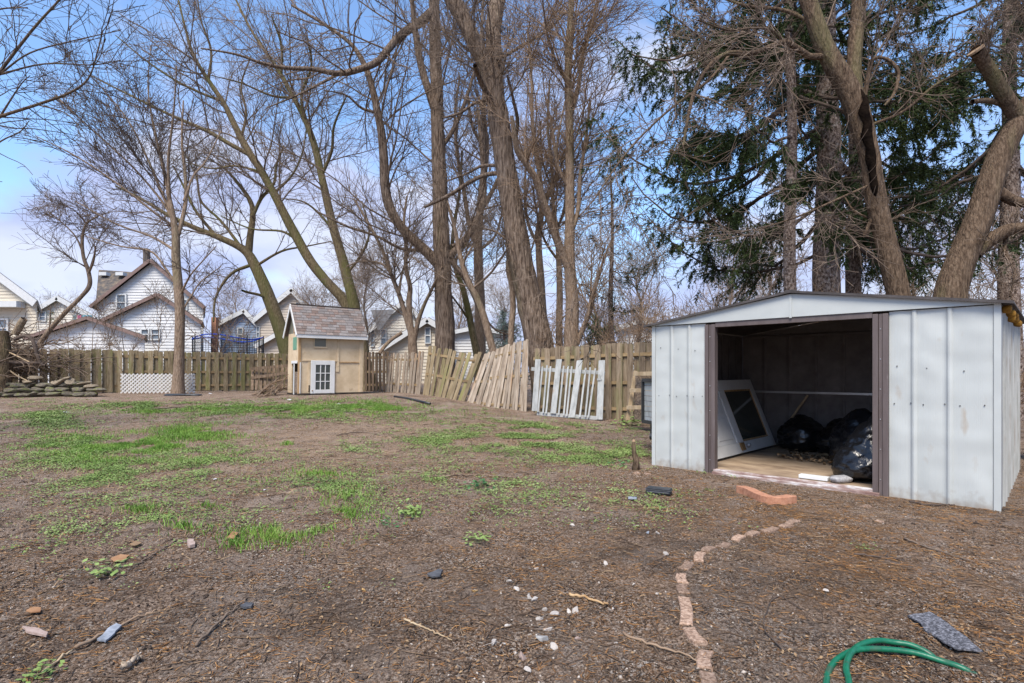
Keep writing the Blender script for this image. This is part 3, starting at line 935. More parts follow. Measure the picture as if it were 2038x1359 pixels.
tag(pole, 'short pale pole leaning on the back wall behind the storm door', 'pole')


def bag(u, v, size, seed, label, lean=(0, 0), knot=True):
    vv, f = ICO[5]
    p = vv.copy()
    h = (p[:, 2] + 1) / 2
    p[:, :2] *= (1.05 - 0.45 * h ** 2.2)[:, None]
    p[:, 2] = np.where(p[:, 2] < -0.6, -0.6 + (p[:, 2] + 0.6) * 0.25, p[:, 2])
    ang = np.arctan2(p[:, 1], p[:, 0])
    q = p * np.array([1, 1, 1.0])
    rid = np.abs(fnoise(np.stack([np.cos(ang) * 5.0, np.sin(ang) * 5.0, p[:, 2] * 0.9 + ang * 0.3], 1) + seed * 5.1, 1.8, seed, 3) - 0.5) * 2
    rid2 = np.abs(fnoise(np.stack([p[:, 0] * 1.5, p[:, 1] * 1.5, p[:, 2] * 6.5], 1) + seed, 1.0, seed + 9, 3) - 0.5) * 2
    rid3 = np.abs(fnoise(p * np.array([1, 1, 1.6]) + seed * 2.2, 5.5, seed + 21, 3) - 0.5) * 2
    q = q * (0.93 - 0.07 * rid3 - 0.10 * rid + 0.22 * (fnoise(p + seed, 1.2, seed, 2) - 0.5) * 2 - 0.16 * rid2 + 0.10 * rid)[:, None]
    if knot:
        top = sstep(0.86, 1.0, h)
        q[:, 2] += 0.25 * top
        q[:, :2] *= (1 - 0.35 * top)[:, None]
    q *= np.array(size) / 2
    q[:, 0] += lean[0] * h
    q[:, 1] += lean[1] * h
    q[:, 2] -= q[:, 2].min()
    o = link('trash_bag', np_mesh('trash_bag', q, f, True), loc=S(u, v, 0.017), m=M['bag'])
    tag(o, label, 'trash bag', 'black trash bags in the shed')


bag(0.98, 2.36, (0.76, 0.66, 0.70), 1, 'black trash bag at the back left, right behind the storm door', knot=False)
bag(1.52, 2.24, (0.74, 0.74, 0.60), 2, 'black trash bag slumped in the middle of the bag row', knot=False)
bag(2.30, 2.25, (0.66, 0.62, 0.52), 3, 'black trash bag farthest back, half hidden by the bags before it', knot=False)
bag(1.96, 1.40, (0.84, 0.78, 0.84), 6, 'black trash bag with leaves spilt at its foot, behind the front bag', knot=False)
bag(2.12, 0.44, (0.66, 0.66, 0.70), 4, 'shiny black trash bag nearest the doorway, against the right jamb', lean=(0.16, 0))
blk = MB().box((1.66, 0.075, 0.0225), (1.93, 0.16, 0.06), S).build('wood_offcut', 'white_paint', bevel=0.004)
tag(blk, 'short white painted wood offcut lying inside the door sill', 'offcut')
blk = link('concrete_chunk', rock_mesh('concrete_chunk', (0.24, 0.13, 0.07), 5, 3, m='concrete'), loc=S(2.03, 0.15, 0.05), rot=(0, 0, 0.2))
tag(blk, 'grey concrete chunk by the front trash bag', 'concrete chunk')


def leaf_scatter(name, pts, size, m, seed, label, cat, kind='stuff', up=0.3):
    """small curled leaf faces, two triangles folded along the middle"""
    g = np.random.default_rng(seed)
    n = len(pts)
    a = g.uniform(0, 2 * math.pi, n)
    s = g.uniform(0.6, 1.2, n) * size
    d = np.stack([np.cos(a), np.sin(a), g.uniform(-up, up, n)], 1)
    e = np.stack([-np.sin(a), np.cos(a), g.uniform(-up, up, n)], 1)
    p = np.asarray(pts)
    c = s[:, None]
    fold = g.uniform(0.05, 0.35, n)[:, None] * c * np.array([0, 0, 1.0])
    V = np.stack([p - d * c, p + e * c * 0.55 + fold, p + d * c, p - e * c * 0.55 + fold], 1).reshape(-1, 3)
    i = np.arange(n)[:, None] * 4
    F = np.vstack([i + [0, 2, 1], i + [0, 3, 2]])
    o = link(name, np_mesh(name, V, F), m=M[m])
    return tag(o, label, cat, kind=kind)


lp = []
for k in range(260):
    u, v = R.uniform(1.0, 2.1), R.uniform(1.15, 1.8)
    lp.append(S(u, v + 0.25 * (1.6 - u), 0.02 + R.uniform(0, 0.05)))
leaf_scatter('dry_leaves', lp, 0.035, 'leaf_dry', 3, 'dry brown leaves swept against the trash bags on the shed floor', 'leaves', up=0.6)

# ------------------------------------------------------------------ fences
def picket_mesh(h, w, seed, ear=0.03, th=0.02):
    """a fence board standing on z = 0, its face towards -y, with clipped ears and a little warp"""
    g = random.Random(seed)
    zs = [0, h * 0.25, h * 0.5, h * 0.75, h - ear]
    vs = []
    bow, tw = g.uniform(-0.008, 0.008), g.uniform(-0.007, 0.007)
    for y in (-th / 2, th / 2):
        for z in zs:
            b_ = bow * math.sin(math.pi * z / h)
            for s_ in (-1, 1):
                vs.append((s_ * w / 2 + b_, y + s_ * tw * z / h, z + (g.uniform(-0.02, 0.01) if z == 0 else 0)))
        vs.append((-w / 2 + ear * 0.9 + bow * 0.1, y - tw, h + g.uniform(-0.01, 0)))
        vs.append((w / 2 - ear * 0.9 + bow * 0.1, y + tw, h + g.uniform(-0.01, 0)))
    k = 2 * len(zs) + 2
    fs = []
    for r in range(len(zs)):
        a = 2 * r
        fs.append((a, a + 1, a + 3, a + 2))
        fs.append((k + a, k + a + 2, k + a + 3, k + a + 1))
        fs.append((a, a + 2, k + a + 2, k + a))
        fs.append((a + 1, k + a + 1, k + a + 3, a + 3))
    fs.append((0, k, k + 1, 1))
    t = 2 * len(zs)
    fs.append((t, t + 1, k + t + 1, k + t))
    me = bpy.data.meshes.new('picket')
    me.from_pydata(vs, [], fs)
    me.update()
    return me


PICK = {}


def picket(parent, base, ang, tilt, h, mkey, w=0.14, roll=0.0, ear=0.03, name='picket'):
    """tilt: lean within the fence's plane; roll: lean out of it"""
    key = (mkey, R.randrange(4), round(w, 3), round(ear, 3))
    if key not in PICK:
        PICK[key] = picket_mesh(1.8, w, len(PICK) + 3, ear)
        PICK[key].materials.append(M[mkey])
    rot = (Matrix.Rotation(ang, 3, 'Z') @ Matrix.Rotation(tilt, 3, 'Y') @ Matrix.Rotation(roll, 3, 'X')).to_euler()
    return link(name, PICK[key], parent, base, rot, (1, 1, h / 1.8))


def board_fence(label, pts, heights, mkey, step=0.26, jitter=0.008, rails=(0.16, 0.5, 0.86), post=2.4, z0=None, both=True, w=0.14):
    """boards on both sides of the rails along a polyline of (x, y)"""
    P = [Vector((p[0], p[1], gz(p[0], p[1]) if z0 is None else z0)) for p in pts]
    root = thing('board_fence', P[0], label, 'fence')
    cum = [0]
    for a, b_ in zip(P, P[1:]): cum.append(cum[-1] + (b_ - a).length)
    L = cum[-1]

    def pos(s_):
        s_ = min(max(s_, 0), L)
        for i in range(len(P) - 1):
            if s_ <= cum[i + 1] or i == len(P) - 2:
                t = (s_ - cum[i]) / (cum[i + 1] - cum[i])
                d = P[i + 1] - P[i]
                h = heights[i] + (heights[i + 1] - heights[i]) * t
                return P[i] + d * t, math.atan2(d.y, d.x), h
    s_, k = step / 2, 0
    while s_ < L:
        p, a, h = pos(s_)
        nrm = Vector((math.sin(a), -math.cos(a), 0))          # towards the yard for a fence laid left to right
        front = k % 2 == 0
        off = nrm * (0.033 if front else -0.036)
        if front or both:
            picket(root, p + off + Vector((0, 0, 0.02 + R.uniform(-0.02, 0.02))), a + R.uniform(-0.02, 0.02), R.gauss(0, jitter), h * R.uniform(0.985, 1.01), mkey, w)
        s_ += step / 2
        k += 1
    n = max(1, round(L / post))
    for j in range(n):
        p, a, h = pos(L * j / n)
        q, _, h2 = pos(L * (j + 1) / n)
        for r_ in rails:
            MB().beam(p + Vector((0, 0, h * r_)), q + Vector((0, 0, h2 * r_)), 0.036, 0.075).build('fence_rail', 'rail', root)
    for j in range(n + 1):
        p, a, h = pos(L * j / n)
        nrm = Vector((math.sin(a), -math.cos(a), 0))
        c = p - nrm * 0.10
        MB().box((c.x - 0.045, c.y - 0.045, c.z - 0.2), (c.x + 0.045, c.y + 0.045, c.z + h * 0.96)).build('post', 'picket_dark', root)
    return root


# back fence, seen at the left of the picture
bf = [at(-60, 740, 17.0), at(130, 740, 17.4), at(290, 740, 18.6), at(450, 740, 19.8), at(585, 740, 21.0)]
board_fence('long mossy board fence along the back of the yard, left of the playhouse', [(p.x, p.y) for p in bf], [1.42, 1.40, 1.38, 1.36, 1.36], 'picket_moss', step=0.28)
# right fence, beside and behind the shed
rf = [at(1062, 740, 13.9), at(1170, 740, 13.25), at(1330, 740, 12.4), at(1460, 740, 11.6)]
board_fence('tall weathered board fence behind the white picket panel', [(p.x, p.y) for p in rf], [1.72, 1.78, 1.83, 1.83], 'picket', step=0.26, z0=-0.03)
board_fence('weathered board fence at the right edge, past the shed', [(6.45, 6.85), (8.6, 4.6)], [1.75, 1.75], 'picket', step=0.24, z0=-0.02)
# far stretch from the playhouse to the collapsed panels
board_fence('dark narrow-board fence stretch right beside the playhouse', [(at(700, 740, 21.0).x, 21.0), (at(775, 740, 19.2).x, 19.2)], [1.38, 1.40], 'picket_dark', step=0.24)


def lean_panel(label, specs, mkey, rails, railpad=0.12, w=0.12):
    """a collapsed panel: each board from its foot pixel to its head pixel at one distance, rails laid across"""
    c = Vector((0, 0, 0))
    for s_ in specs: c += at(s_[0], s_[1], s_[4])
    root = thing('fence_panel', c / len(specs), label, 'fence panel', 'collapsed fence panels')
    feet, heads = [], []
    for k, (x0, y0, x1, y1, Y, Y2) in enumerate(specs):
        a, b_ = at(x0, y0, Y), at(x1, y1, Y2)
        feet.append(a)
        heads.append(b_)
    for k in range(len(specs)):
        a, b_ = feet[k], heads[k]
        nb = feet[min(k + 1, len(feet) - 1)] - feet[max(k - 1, 0)]
        x = (Vector((nb.x, nb.y, 0)).normalized() + Vector((0.8, -0.1, 0))).normalized()   # the boards have twisted on their rails
        z = (b_ - a).normalized()
        y = z.cross(x).normalized()
        x = y.cross(z)
        off = y * (-0.028 if k % 3 else 0.020)
        rot = Matrix((x, y, z)).transposed().to_euler()
        key = (mkey, R.randrange(4), w, 0.028)
        if key not in PICK:
            PICK[key] = picket_mesh(1.8, w, len(PICK) + 3, 0.028)
            PICK[key].materials.append(M[mkey])
        link('picket', PICK[key], root, a + off, rot, (1, 1, (b_ - a).length / 1.8))
    for r_ in rails:
        p = [f + (h - f) * r_ for f, h in zip(feet, heads)]
        for i in range(0, len(p) - 1, 4):
            j = min(i + 4, len(p) - 1)
            MB().beam(p[i], p[j] + (p[j] - p[i]) * 0.02, 0.034, 0.07).build('fence_rail', 'rail', root)
    return root


def lerp_specs(a, b_, n):
    out = []
    for i in range(n):
        t = i / (n - 1)
        r = [p + (q - p) * t for p, q in zip(a, b_)]
        r[0] += R.uniform(-1, 1)
        r[1] += R.uniform(-1.5, 1.5)
        r[2] += R.uniform(-1.5, 1.5)
        r[3] += R.uniform(-3, 3)
        out.append(r)
    return out


lean_panel('brown fence panel standing almost upright next to the dark stretch by the playhouse', lerp_specs((768, 786, 776, 706, 19.0, 19.0), (835, 796, 843, 700, 17.6, 17.6), 15), 'picket_grey', (0.3, 0.86), w=0.085)
lean_panel('dark mossy fence panel toppling to the right below the thick tree', lerp_specs((842, 800, 857, 690, 17.2, 17.2), (915, 818, 957, 703, 15.7, 15.9), 11), 'picket_moss', (0.12, 0.5, 0.86), w=0.125)
lean_panel('grey fence panel slumped hardest to the right, in the dip of the fence', lerp_specs((926, 818, 968, 704, 15.5, 15.8), (962, 820, 994, 700, 14.9, 15.2), 8), 'picket_grey', (0.14, 0.5, 0.86), w=0.085)
lean_panel('pale fence panel rising to the right, against the leaning thick trunk', lerp_specs((960, 819, 992, 690, 14.75, 15.0), (1046, 826, 1051, 677, 14.0, 14.3), 15), 'picket_grey', (0.12, 0.52, 0.86), w=0.075)

# white picket panel leaning on the tall fence
wpn = thing('white_picket_panel', G(1128, 834), 'white painted picket panel leaning against the tall board fence', 'picket panel')
wy0, wy1 = 12.75, 13.0


def wp(px, py, t):
    Y = (wy0 + (wy1 - wy0) * t) - (px - 1128) * 0.0045
    return at(px, py, Y)


for x0, x1, y0, y1, wd in ((1064, 1071, 818, 715, 11.5), (1101, 1113, 823, 715, 11.5), (1138, 1154, 831, 717, 12), (1193, 1198, 835, 717, 12.5)):
    a, b_ = wp(x0, y0, 0), wp(x1, y1, 1)
    w = wd * 12.9 / FOC
    m_ = MB()
    x, z = Vector((1, -0.35, 0)).normalized(), (b_ - a).normalized()
    y = z.cross(x).normalized()
    m_.obox((a + b_) / 2 - y * 0.005, x * w / 2, y * 0.011, (b_ - a) / 2)
    m_.build('wide_picket', 'white_wood', wpn, bevel=0.004)
for x0, x1, y0, y1 in ((1071, 1080, 820, 729), (1081, 1089, 822, 727), (1087, 1096, 823, 729), (1112, 1122, 826, 728), (1122, 1131, 827, 728), (1128, 1138, 828, 729), (1154, 1166, 830, 732), (1165, 1175, 830, 731), (1171, 1185, 831, 733)):
    a, b_ = wp(x0, y0, 0), wp(x1, y1, 1)
    z = (b_ - a).normalized()
    x = Vector((1, -0.35, 0)).normalized()
    y = z.cross(x).normalized()
    MB().obox((a + b_) / 2 - y * 0.004, x * 0.020, y * 0.010, (b_ - a) / 2).build('narrow_picket', 'white_wood', wpn, bevel=0.003)
for xa, ya, xb, yb, dt in ((1057, 734, 1204, 742, 0.9), (1068, 823, 1198, 833, 0.03)):
    a, b_ = wp(xa, ya, dt), wp(xb, yb, dt)
    o_ = Vector((0.01, 0.04, 0))
    MB().beam(a + o_, b_ + o_, 0.035, 0.085).build('crossrail', 'white_wood', wpn, bevel=0.003)
for px in (1193,):
    a = wp(px, 755, 0.75) + Vector((-0.01, -0.05, 0))
    MB().obox(a, (0.05, -0.01, 0), (0, 0.012, 0), (0, 0, 0.022)).build('latch', 'white_wood', wpn)
    MB().obox(a + Vector((0.0, 0, 0.06)), (0.015, 0, 0), (0, 0.010, 0), (0, 0, 0.06)).build('latch', 'white_wood', wpn)

# unfinished tan frame behind the shed corner: boards with open gaps
fr = thing('ladder_frame', G(1268, 842), 'tan wooden ladder-like frame leaning between the fence and the shed', 'wooden frame')
for ya, yb, xa in ((744, 743, 1261), (777, 777, 1254), (811, 810, 1248)):
    MB().beam(at(xa, ya, 10.6), at(1330, yb, 9.6), 0.03, 0.075).build('board', 'tan_wood', fr, bevel=0.003)
MB().beam(at(1249, 836, 10.62), at(1265, 738, 10.75), 0.075, 0.03, up=(0, 1, 0)).build('upright', 'tan_wood', fr, bevel=0.003)
MB().beam(at(1300, 842, 10.0), at(1308, 738, 10.1), 0.075, 0.03, up=(0, 1, 0)).build('upright', 'tan_wood', fr, bevel=0.003)
m_ = MB()
a, b_ = at(1262, 834, 10.75), at(1330, 846, 9.75)
m_.hexa([a, b_, b_ + Vector((0.05, 0.02, 0)), a + Vector((0.05, 0.02, 0))] + [p + Vector((0, 0, 0.88)) for p in (a, b_, b_ + Vector((0.05, 0.02, 0)), a + Vector((0.05, 0.02, 0)))])
m_.build('backing_board', 'chip', fr)

# framed white board with a caster, standing by the shed's left corner
sg = thing('framed_board', G(1292, 870), 'weathered white board in a black frame beside the left corner of the shed', 'framed board')
a, b_ = at(1281, 838, 8.1), at(1325, 846, 7.45)
up = Vector((0.0, 0, 0.60))
nb_ = Vector((-(b_ - a).y, (b_ - a).x, 0)).normalized()
nslat = 8
for k in range(nslat):
    p = a + up * (k / nslat) + Vector((0, 0, 0.004))
    q = a + up * ((k + 1) / nslat) - Vector((0, 0, 0.004))
    d = b_ - a
    MB().hexa([p, p + d, p + d + nb_ * 0.02, p + nb_ * 0.02, q, q + d, q + d + nb_ * 0.02, q + nb_ * 0.02]).build('slat', 'white_wood', sg)
for p, q in ((a, a + up), (b_, b_ + up), (a, b_), (a + up, b_ + up)):
    MB().beam(p - nb_ * 0.01, q - nb_ * 0.01, 0.045, 0.05, up=(0, 0.3, 1) if (q - p).z < 0.2 else (0, 1, 0)).build('frame', 'black_plastic', sg)
lg = MB().beam(at(1297, 838, 7.9), at(1297, 862, 7.9), 0.035, 0.035).build('leg', 'black_plastic', sg)
cc = at(1297, 868, 7.88)
MB().tube([cc + Vector((-0.02, 0.01, 0)), cc + Vector((0.02, -0.01, 0))], 0.05, 14).build('caster_wheel', 'black_plastic', lg)

# ------------------------------------------------------------------ playhouse
P0 = G(593, 787)
PUx, PVx = Vector((0.79, 0.613, 0)), Vector((-0.613, 0.79, 0))
PW, PD, PH, PR = 1.97, 1.10, 1.86, 2.74
ph = thing('playhouse', P0, 'cream wooden playhouse with a steep shingled roof in the back corner', 'playhouse')


def Hs(u, v, z):
    lean = 0.018 * z
    p = P0 + PUx * (u + lean) + PVx * v
    return (p.x, p.y, P0.z + z)


def hbox(name, m, p, q, parent=ph, bevel=0.0):
    return MB().box(p, q, Hs).build(name, m, parent, bevel=bevel)


fw = hbox('wall', 'cream_board', (0.07, 0.02, 0.06), (PW, 0.06, PH))
hbox('cover_strip', 'cream_board', (1.16, -0.004, 0.86), (1.22, 0.018, PH - 0.01), fw)
hbox('cover_strip', 'cream_board', (0.10, -0.004, 1.02), (1.15, 0.018, 1.05), fw)
hbox('cover_strip', 'raw_wood', (1.23, -0.004, 0.98), (1.86, 0.018, 1.01), fw)
hbox('cover_strip', 'cream_board', (1.88, -0.006, 0.06), (1.965, 0.018, PH - 0.01), fw)
hbox('wall_patch', 'cream_board', (1.11, -0.008, 0.70), (1.22, 0.018, 0.85), fw)
hbox('wall_patch', 'cream_board', (0.29, -0.006, 0.12), (0.35, 0.018, 1.0), fw)
hbox('wall_patch', 'dark_wood', (0.30, -0.010, 0.10), (0.34, -0.0065, 0.30), fw)
hbox('corner_post', 'raw_wood', (0.0, -0.004, 0.05), (0.066, 0.07, PH))
hbox('corner_trim', 'white_paint', (0.035, -0.016, 0.06), (0.062, -0.005, 0.98))
hbox('wall', 'cream_board', (PW + 0.002, 0.0, 0.06), (PW + 0.035, PD, PH))
hbox('wall', 'cream_board', (0.03, PD - 0.04, 0.06), (PW, PD, PH))
lw = hbox('wall', 'cream_board', (0.0, 0.66, 0.06), (0.035, PD - 0.042, PH))
hbox('wall_patch', 'cream_board', (0.0, 0.072, 0.98), (0.035, 0.655, PH), lw)
hbox('side_trim', 'white_paint', (-0.02, 0.10, 0.95), (-0.002, 0.66, 1.03), lw)
hbox('side_trim', 'white_paint', (-0.02, 0.36, 0.02), (-0.002, 0.42, 0.94), lw)
hbox('side_panel', 'chip', (0.012, 0.075, 0.08), (0.03, 0.355, 0.70), lw)
sw = hbox('side_window', 'window_green', (-0.008, 0.20, 1.36), (0.006, 0.56, 1.74), lw)
hbox('base_sill', 'dark_wood', (0.0, -0.03, -0.05), (PW + 0.03, PD, 0.055))
hbox('floor', 'dark_wood', (0.07, 0.07, 0.056), (PW - 0.03, PD - 0.05, 0.075))
# door with nine panes
dx0, dx1, dz1 = 0.36, 1.08, 1.04
dor = hbox('door', 'white_paint', (dx0, -0.030, 0.03), (dx0 + 0.14, 0.016, dz1), bevel=0.004)
hbox('door_stile', 'white_paint', (dx1 - 0.14, -0.030, 0.03), (dx1, 0.016, dz1), dor, 0.004)
hbox('door_rail', 'white_paint', (dx0 + 0.142, -0.030, 0.03), (dx1 - 0.142, 0.016, 0.16), dor, 0.004)
hbox('door_rail', 'white_paint', (dx0 + 0.142, -0.030, dz1 - 0.13), (dx1 - 0.142, 0.016, dz1), dor, 0.004)
gx0, gx1, gz_0, gz_1 = dx0 + 0.142, dx1 - 0.142, 0.162, dz1 - 0.132
for i in range(3):
    for j in range(3):
        hbox('pane', 'window_dark', (gx0 + (gx1 - gx0) * i / 3, -0.004, gz_0 + (gz_1 - gz_0) * j / 3), (gx0 + (gx1 - gx0) * (i + 1) / 3, 0.010, gz_0 + (gz_1 - gz_0) * (j + 1) / 3), dor)
for i in (1, 2):
    x = gx0 + (gx1 - gx0) * i / 3
    hbox('muntin', 'white_paint', (x - 0.011, -0.022, gz_0), (x + 0.011, -0.0045, gz_1), dor)
    z = gz_0 + (gz_1 - gz_0) * i / 3
    hbox('muntin', 'white_paint', (gx0, -0.020, z - 0.011), (gx1, -0.0055, z + 0.011), dor)
hbox('knob', 'rust', (dx0 + 0.03, -0.05, 0.12), (dx0 + 0.06, -0.031, 0.15), dor)
# upper window
uw = hbox('window', 'window_dull', (0.46, -0.002, 1.46), (0.80, 0.018, 1.78))
for p, q in (((0.42, -0.012, 1.42), (0.84, 0.0, 1.458)), ((0.42, -0.012, 1.782), (0.84, 0.0, 1.815)), ((0.42, -0.012, 1.459), (0.458, 0.0, 1.781)), ((0.802, -0.012, 1.459), (0.84, 0.0, 1.781))):
    hbox('window_trim', 'cream_board', p, q, uw)
# roof: ridge along u, shingles laid one by one on the front slope
ov, ro = 0.13, 0.10
zE = PH - 0.06


def slope(u, t, d, back=False):
    """t 0 at the eave .. 1 at the ridge, d above the roof boards"""
    v = -ov + (PD / 2 + ov) * t
    z = zE + (PR - zE) * t
    nl = math.hypot(PD / 2 + ov, PR - zE)
    nv, nz = -(PR - zE) / nl, (PD / 2 + ov) / nl
    v, z = v + nv * d, z + nz * d
    if back: v = PD - v
    return Hs(u, v, z)


for back in (False, True):
    c = [slope(-ro, 0, 0, back), slope(PW + ro, 0, 0, back), slope(PW + ro, 1, 0, back), slope(-ro, 1, 0, back)]
    e = [slope(-ro, 0, 0.022, back), slope(PW + ro, 0, 0.022, back), slope(PW + ro, 1, 0.022, back), slope(-ro, 1, 0.022, back)]
    if back: c, e = c[::-1], e[::-1]
    rfp = MB().hexa(c + e).build('roof', 'shingle' if back else 'dark_wood', ph)
    if not back:
        rows, ncol = 11, 11
        for r_ in range(rows):
            t0, t1 = r_ / rows - 0.012, min((r_ + 1) / rows + 0.012, 1.0)
            u = -ro - 0.02 - (0.09 if r_ % 2 else 0)
            while u < PW + ro:
                wd = (PW + 2 * ro) / ncol * R.choice((0.75, 1.0, 1.0, 1.25))
                a_, b_ = max(u, -ro - 0.01), min(u + wd - 0.008, PW + ro + 0.01)
                if b_ - a_ > 0.03:
                    q = [slope(a_, t0, 0.034), slope(b_, t0, 0.034), slope(b_, t1, 0.024), slope(a_, t1, 0.024)]
                    q2 = [slope(a_, t0, 0.042), slope(b_, t0, 0.042), slope(b_, t1, 0.030), slope(a_, t1, 0.030)]
                    MB().hexa(q + q2).build('shingle', R.choice(('shingle', 'shingle_red', 'shingle_grey', 'shingle_grey')), rfp)
                u += wd
MB().hexa([slope(-ro, 0.965, 0.045), slope(PW + ro, 0.965, 0.045), slope(PW + ro, 0.965, 0.045, True), slope(-ro, 0.965, 0.045, True), slope(-ro, 0.99, 0.06), slope(PW + ro, 0.99, 0.06), slope(PW + ro, 0.99, 0.06, True), slope(-ro, 0.99, 0.06, True)]).build('ridge_cap', 'dark_wood', ph)
MB().box((-ro - 0.01, -ov - 0.022, zE - 0.10), (PW + ro + 0.01, -ov - 0.002, zE + 0.03), Hs).build('fascia', 'white_paint', ph, bevel=0.004)
for back in (False, True):
    a, b_ = Vector(slope(-ro - 0.012, -0.03, -0.03, back)), Vector(slope(-ro - 0.012, 1.0, -0.03, back))
    MB().beam(a, b_, 0.022, 0.085, up=(0, 0, 1)).build('bargeboard', 'white_paint', ph)
    a, b_ = Vector(slope(PW + ro + 0.012, 0, -0.03, back)), Vector(slope(PW + ro + 0.012, 1.0, -0.03, back))
    MB().beam(a, b_, 0.022, 0.085, up=(0, 0, 1)).build('bargeboard', 'white_paint', ph)
MB().prism([Hs(0.0, 0.02, PH + 0.002), Hs(0.0, PD - 0.02, PH + 0.002), Hs(0.0, PD / 2, PR - 0.12)], PUx * 0.02).build('gable_panel', 'window_dull', ph)
MB().beam(Hs(-0.012, PD / 2 - 0.1, PH), Hs(-0.012, PD / 2 - 0.02, PR - 0.2), 0.02, 0.06).build('gable_brace', 'raw_wood', ph)
MB().prism([Hs(PW, 0.02, PH + 0.002), Hs(PW, PD - 0.02, PH + 0.002), Hs(PW, PD / 2, PR - 0.12)], PUx * 0.02).build('gable_panel', 'cream_board', ph)

# broken slatted panel lying against the fence left of the playhouse
bp = thing('broken_panel', G(535, 780), 'dark slatted panel sagging against the back fence beside the playhouse', 'broken panel')
for (xa, ya, xb, yb) in ((498, 734, 578, 727), (500, 752, 578, 741)):
    MB().beam(at(xa, ya, 18.3), at(xb, yb, 18.0), 0.04, 0.09).build('board', 'picket_dark', bp)
for k in range(9):
    x = 503 + 8.5 * k
    MB().beam(at(x - 1, 776 - 0.2 * k, 18.15), at(x, 732 - 0.7 * k, 18.45), 0.09, 0.022, up=(0, 1, 0)).build('slat', 'picket_dark', bp)

# white lattice panel behind the small tree
lt = thing('lattice_panel', G(314, 786), 'white vinyl diamond lattice panel standing on edge behind the slim tree', 'lattice panel')
la, lb = at(240, 740, 17.6), at(388, 740, 18.0)
lx = Vector((lb.x - la.x, lb.y - la.y, 0))
lL, lH = lx.length, 0.62
lx.normalize()
lz0 = gz(la.x, la.y) + 0.005
ln = Vector((lx.y, -lx.x, 0))
stp = 0.118
for dr_ in (1, -1):
    s_ = -lH
    while s_ < lL + (0 if dr_ > 0 else lH):
        # a slat runs from (x0, z0) to (x1, z1) at 45 degrees, cut at the panel's edges
        xs = s_ + 0.03
        pts2 = []
        for z in (0, lH): pts2.append((xs + (z if dr_ > 0 else -z) + (0 if dr_ > 0 else lH), z))
        (xa, za), (xb, zb) = pts2
        if dr_ > 0:
            if xa < 0: za += -xa; xa = 0
            if xb > lL: zb -= xb - lL; xb = lL
        else:
            if xa > lL: za += xa - lL; xa = lL
            if xb < 0: zb += xb; xb = 0
        if zb - za > 0.04:
            p, q = la + lx * xa + ln * 0.006 * dr_, la + lx * xb + ln * 0.006 * dr_
            MB().beam((p.x, p.y, lz0 + za), (q.x, q.y, lz0 + zb), 0.008, 0.042, up=Vector((-lx.x * dr_, -lx.y * dr_, 1))).build('slat', 'vinyl', lt)
        s_ += stp

# stone heap along the back fence
st = thing('stone_heap', G(110, 793), 'low dry-laid heap of mossy flat stones at the foot of the back fence', 'stone heap')
stone_me = {}
for k in range(8):
    for mk in ('fieldstone', 'fieldstone_tan'):
        stone_me[(mk, k)] = hull_rock('stone', (1.15, 1.15, 1.15), k + 20, mk, 16)
for row, (y, x0, x1, n) in enumerate(((789, -20, 190, 9), (781, -25, 192, 8), (773, -10, 160, 7))):
    for k in range(n):
        x = x0 + (x1 - x0) * (k + 0.5) / n + R.uniform(-4, 4)
        p = G(x, 790, 0)
        sz = (R.uniform(0.36, 0.56), R.uniform(0.3, 0.42), R.uniform(0.13, 0.19))
        z = gz(p.x, p.y) + 0.07 + 0.135 * row
        link('stone', stone_me[('fieldstone', R.randrange(8))], st, (p.x, p.y + 0.1 + 0.05 * row, z), (R.uniform(-0.1, 0.1), R.uniform(-0.12, 0.12), R.uniform(-0.4, 0.4)), sz)
for x, dz, tl in ((48, 0.47, 0.1), (118, 0.50, -0.4), (132, 0.46, 0.5), (160, 0.42, -0.1), (60, 0.58, 0.05), (172, 0.34, 0.0), (108, 0.42, 0.1)):
    p = G(x, 790, 0)
    link('stone', stone_me[('fieldstone_tan', R.randrange(8))], st, (p.x, p.y + 0.15, gz(p.x, p.y) + dz - 0.03), (0.1, tl, R.uniform(-0.5, 0.5)), (R.uniform(0.34, 0.46), 0.32, R.uniform(0.09, 0.13)))

# black drain pipe or edging at the foot of the leaning fence
ed = MB().tube([G(x, y, 0.03) for x, y in ((785, 789), (810, 792.5), (835, 798), (856, 803))], 0.03, 8).build('drain_pipe', 'black_plastic', smooth=True)
tag(ed, 'black plastic pipe lying at the foot of the upright fence panel', 'pipe')
tc_ = G(368, 787)
tb = link('plastic_sheet', rock_mesh('plastic_sheet', (1.1, 0.35, 0.07), 12, 3, m='black_plastic'), loc=tc_ + Vector((0, -0.05, 0.02)))
tag(tb, 'crumpled dark plastic sheet at the foot of the slim tree', 'plastic sheet')

# ------------------------------------------------------------------ trees
def norm(v):
    return v / (np.linalg.norm(v, axis=-1, keepdims=True) + 1e-9)


